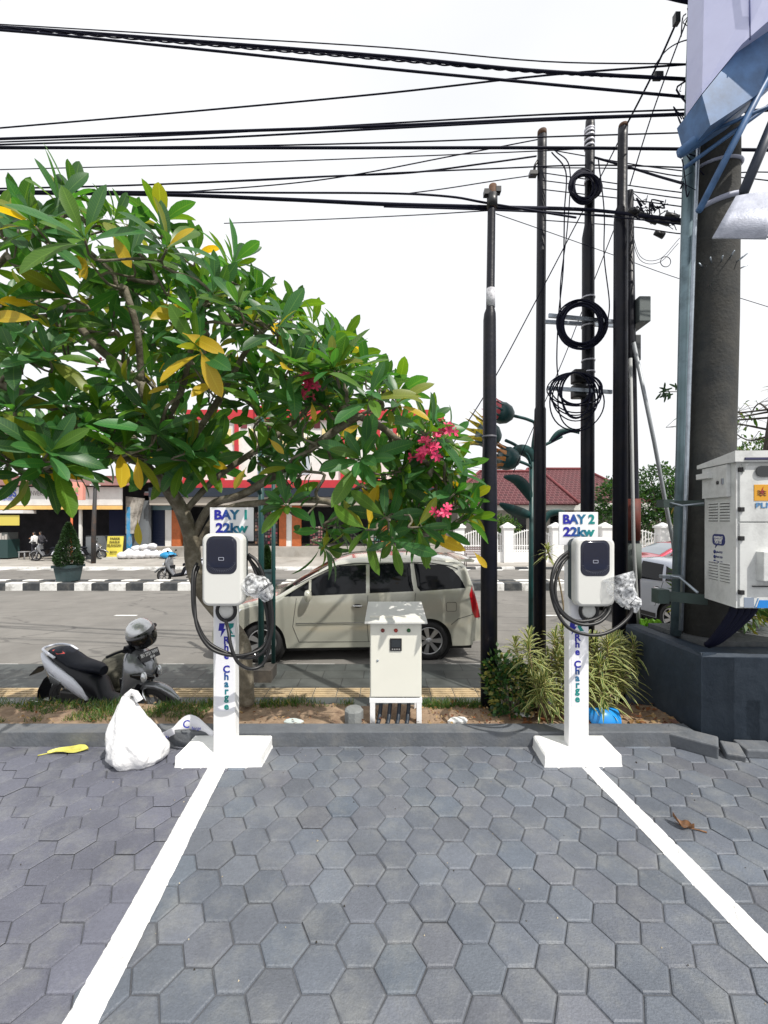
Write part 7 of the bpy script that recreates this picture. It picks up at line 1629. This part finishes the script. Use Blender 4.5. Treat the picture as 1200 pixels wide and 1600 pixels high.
tag(mb.build('grass', softleaf), 'short green grass along the planting strip', 'grass', kind='stuff')
# potted topiaries
def topiary(label, c, s, seed, hh=1.45, rr=.42):
    t = thing('potted_topiary', label, 'potted plant', c); pot(c, s).build('pot', potm, t, bevel=.015); mb = MB(); r_ = random.Random(seed); z0_ = c.z+.55*s
    for k in range(7000):
        u = r_.random()**1.2; a = r_.uniform(0, 6.28); rad_ = rr*(1-u)**.75*(.9+.12*math.sin(a*3+u*9)+.15*r_.random())*(.75+.25*min(1, u*8)); p = V(c.x+math.cos(a)*rad_, c.y+math.sin(a)*rad_, z0_+u*hh)
        dd = V(math.cos(a)+r_.gauss(0, .5), math.sin(a)+r_.gauss(0, .5), r_.gauss(.4, .5)).normalized(); l_ = r_.uniform(.04, .09); s_ = dd.cross(V(r_.gauss(0, 1), r_.gauss(0, 1), r_.gauss(0, 1))).normalized()*l_*.3; g = r_.uniform(.5, 1.5)
        mb.raw([p, p+dd*l_*.5-s_, p+dd*l_, p+dd*l_*.5+s_], [(0, 1, 2, 3)], 0, (.022*g, .055*g, .018*g), False, [(0, 0), (-.3, .5), (0, 1), (.3, .5)])
    mb.build('foliage', softleaf, t); mb = MB(); mb.tube([V(c.x, c.y, c.z+.4*s), V(c.x, c.y, z0_+.7)], .03, 6); mb.build('stem', bark, t)
c = P(107, 906, 14.2); c.z = ROADZ+.26; topiary('clipped conical bush in a dark square pot on the median', c, .95, 4)
c = P(417, 905, 14.2); c.z = ROADZ+.26; topiary('small yellowing potted shrub on the median behind the teal posts', c, .7, 6, .8, .2)
# trees and hedges behind
bushy('garden_tree', 'dark green garden tree in front of the house between the first two black poles', 'tree', V(X(775, 25), 25, G0), 1.1, 1, 1.2, 2600, .16, [G2, G4, G1], 8, 6, blobs=[(V(-.3, 0, 2.0), 1.0, .9, .75), (V(.6, 0, 1.8), .8, .8, .7), (V(-.9, 0, 1.6), .6, .6, .6)], narrow=.5)
bushy('garden_tree', 'round dark tree behind the fence beside the thick black pole', 'tree', V(X(962, 26), 26, G0), 1.6, 1.3, 2, 3600, .20, [G1, G3, G2], 9, 6, blobs=[(V(0, 0, 3.6), 1.3, 1.2, 1.3), (V(-.5, 0, 2.2), 1.2, 1, 1.0), (V(.6, .2, 4.2), 1.0, 1, .9)], narrow=.5)
bushy('garden_tree', 'big dark tree behind the fence left of the galvanised pole', 'tree', V(X(1030, 27), 27, G0), 2, 1.6, 2.4, 6500, .22, [G1, G3, G2], 10, 8, blobs=[(V(0, 0, 4.6), 1.5, 1.3, 1.3), (V(-1.0, 0, 3.2), 1.4, 1.2, 1.3), (V(1.1, 0, 3.4), 1.6, 1.2, 1.5), (V(.2, 0, 2.0), 1.9, 1.2, 1.1)], narrow=.5)
bushy('garden_tree', 'leafy tree far right behind the white cabinet', 'tree', V(X(1185, 20), 20, G0), 2.4, 2, 3, 3500, .22, [G1, G2, G4], 15, 8, blobs=[(V(0, 0, 4.5), 2.2, 1.5, 1.8), (V(-1.2, 0, 2.5), 1.6, 1.4, 1.6)], narrow=.4)
bushy('hedge', 'clipped round green shrub behind the fence right of the BAY 2 sign', 'hedge', V(X(948, 23.6), 23.6, G0), .5, .5, .9, 1200, .09, [G2, G4], 16, 4)
# fine twigged tree at the right edge above the cabinet
t = thing('slender_tree', 'sparse fine leaved tree with bare twigs behind the concrete pole at the right edge', 'tree', V(4.9, 5.2, .0)); r_ = random.Random(31); mb = MB(); ml = MB()
mb.tube([V(4.9, 5.2, -.4), V(4.8, 5.15, 1.4), V(4.7, 5.1, 2.6), V(4.8, 5.1, 3.4)], [.07, .06, .045, .03], 8)
for k in range(46):
    z = r_.uniform(1.6, 3.3); a0 = V(4.78, 5.12, z); a = r_.uniform(0, 6.28); ln = r_.uniform(.5, 1.15); q1 = a0+V(math.cos(a)*ln*.5, math.sin(a)*ln*.5, r_.uniform(-.05, .25)); q2 = a0+V(math.cos(a)*ln, math.sin(a)*ln, r_.uniform(-.1, .5)); sp = spline([a0, q1, q2], 4); mb.tube(sp, [.014-.0012*i for i in range(len(sp))], 5)
    for j in range(16):
        p = sp[r_.randint(2, len(sp)-1)]; dd = V(r_.gauss(0, 1), r_.gauss(0, 1), r_.gauss(0, .7)).normalized(); e = p+dd*r_.uniform(.05, .2); mb.tube([p, e], .003, 4, cap=False)
        if r_.random() < .85: leaf(ml, e, dd+V(0, 0, -.2), (0, 0, 1), r_.uniform(.06, .13), .026, .4, r_.choice([G1, G2, G4, (.2, .17, .05)]), prof=1)
mb.build('trunk', mat('twig', (.07, .06, .05), .9), t); ml.build('crown', softleaf, t)
t = thing('leaf_sprig', 'small leafy sprig sticking out left of the galvanised pole', 'sprig', P(1060, 612, 4.5)); mb = MB()
b_ = P(1068, 612, 4.5); e = P(1036, 612, 4.5); mb.tube([b_, e], .005, 5)
mb.build('twig_stem', mat('twig', (.07, .06, .05), .9), t); mb = MB()
for k in range(13):
    a = r_.uniform(1.5, 5.2); leaf(mb, P(r_.uniform(1030, 1058), r_.uniform(606, 616), 4.5), (math.cos(a), r_.gauss(0, .4), math.sin(a)), (0, -1, 0), r_.uniform(.08, .15), .024, .3, G3, prof=1)
mb.build('foliage', softleaf, t)

# grit on the pavers
mb = MB(); r_ = random.Random(90)
for k in range(170):
    x, y = r_.uniform(-3.2, 3.2), r_.uniform(.9, 3.45); s_ = r_.uniform(.002, .006)*(1 if r_.random() < .93 else 2.4); a = r_.uniform(0, 6.28); g = r_.choice([.03, .05, .5, .3]); c = (g, g*.85, g*.6)
    mb.raw([V(x+math.cos(a+q*2.1)*s_*r_.uniform(.6, 1.4), y+math.sin(a+q*2.1)*s_, .001) for q in range(3)]+[V(x, y, .004+s_*.6)], [(0, 1, 3), (1, 2, 3), (2, 0, 3)], 0, c)
tag(mb.build('grit', mat('grit', (1, 1, 1), .9, attr=True)), 'small crumbs and grit scattered on the pavers', 'grit', kind='stuff')
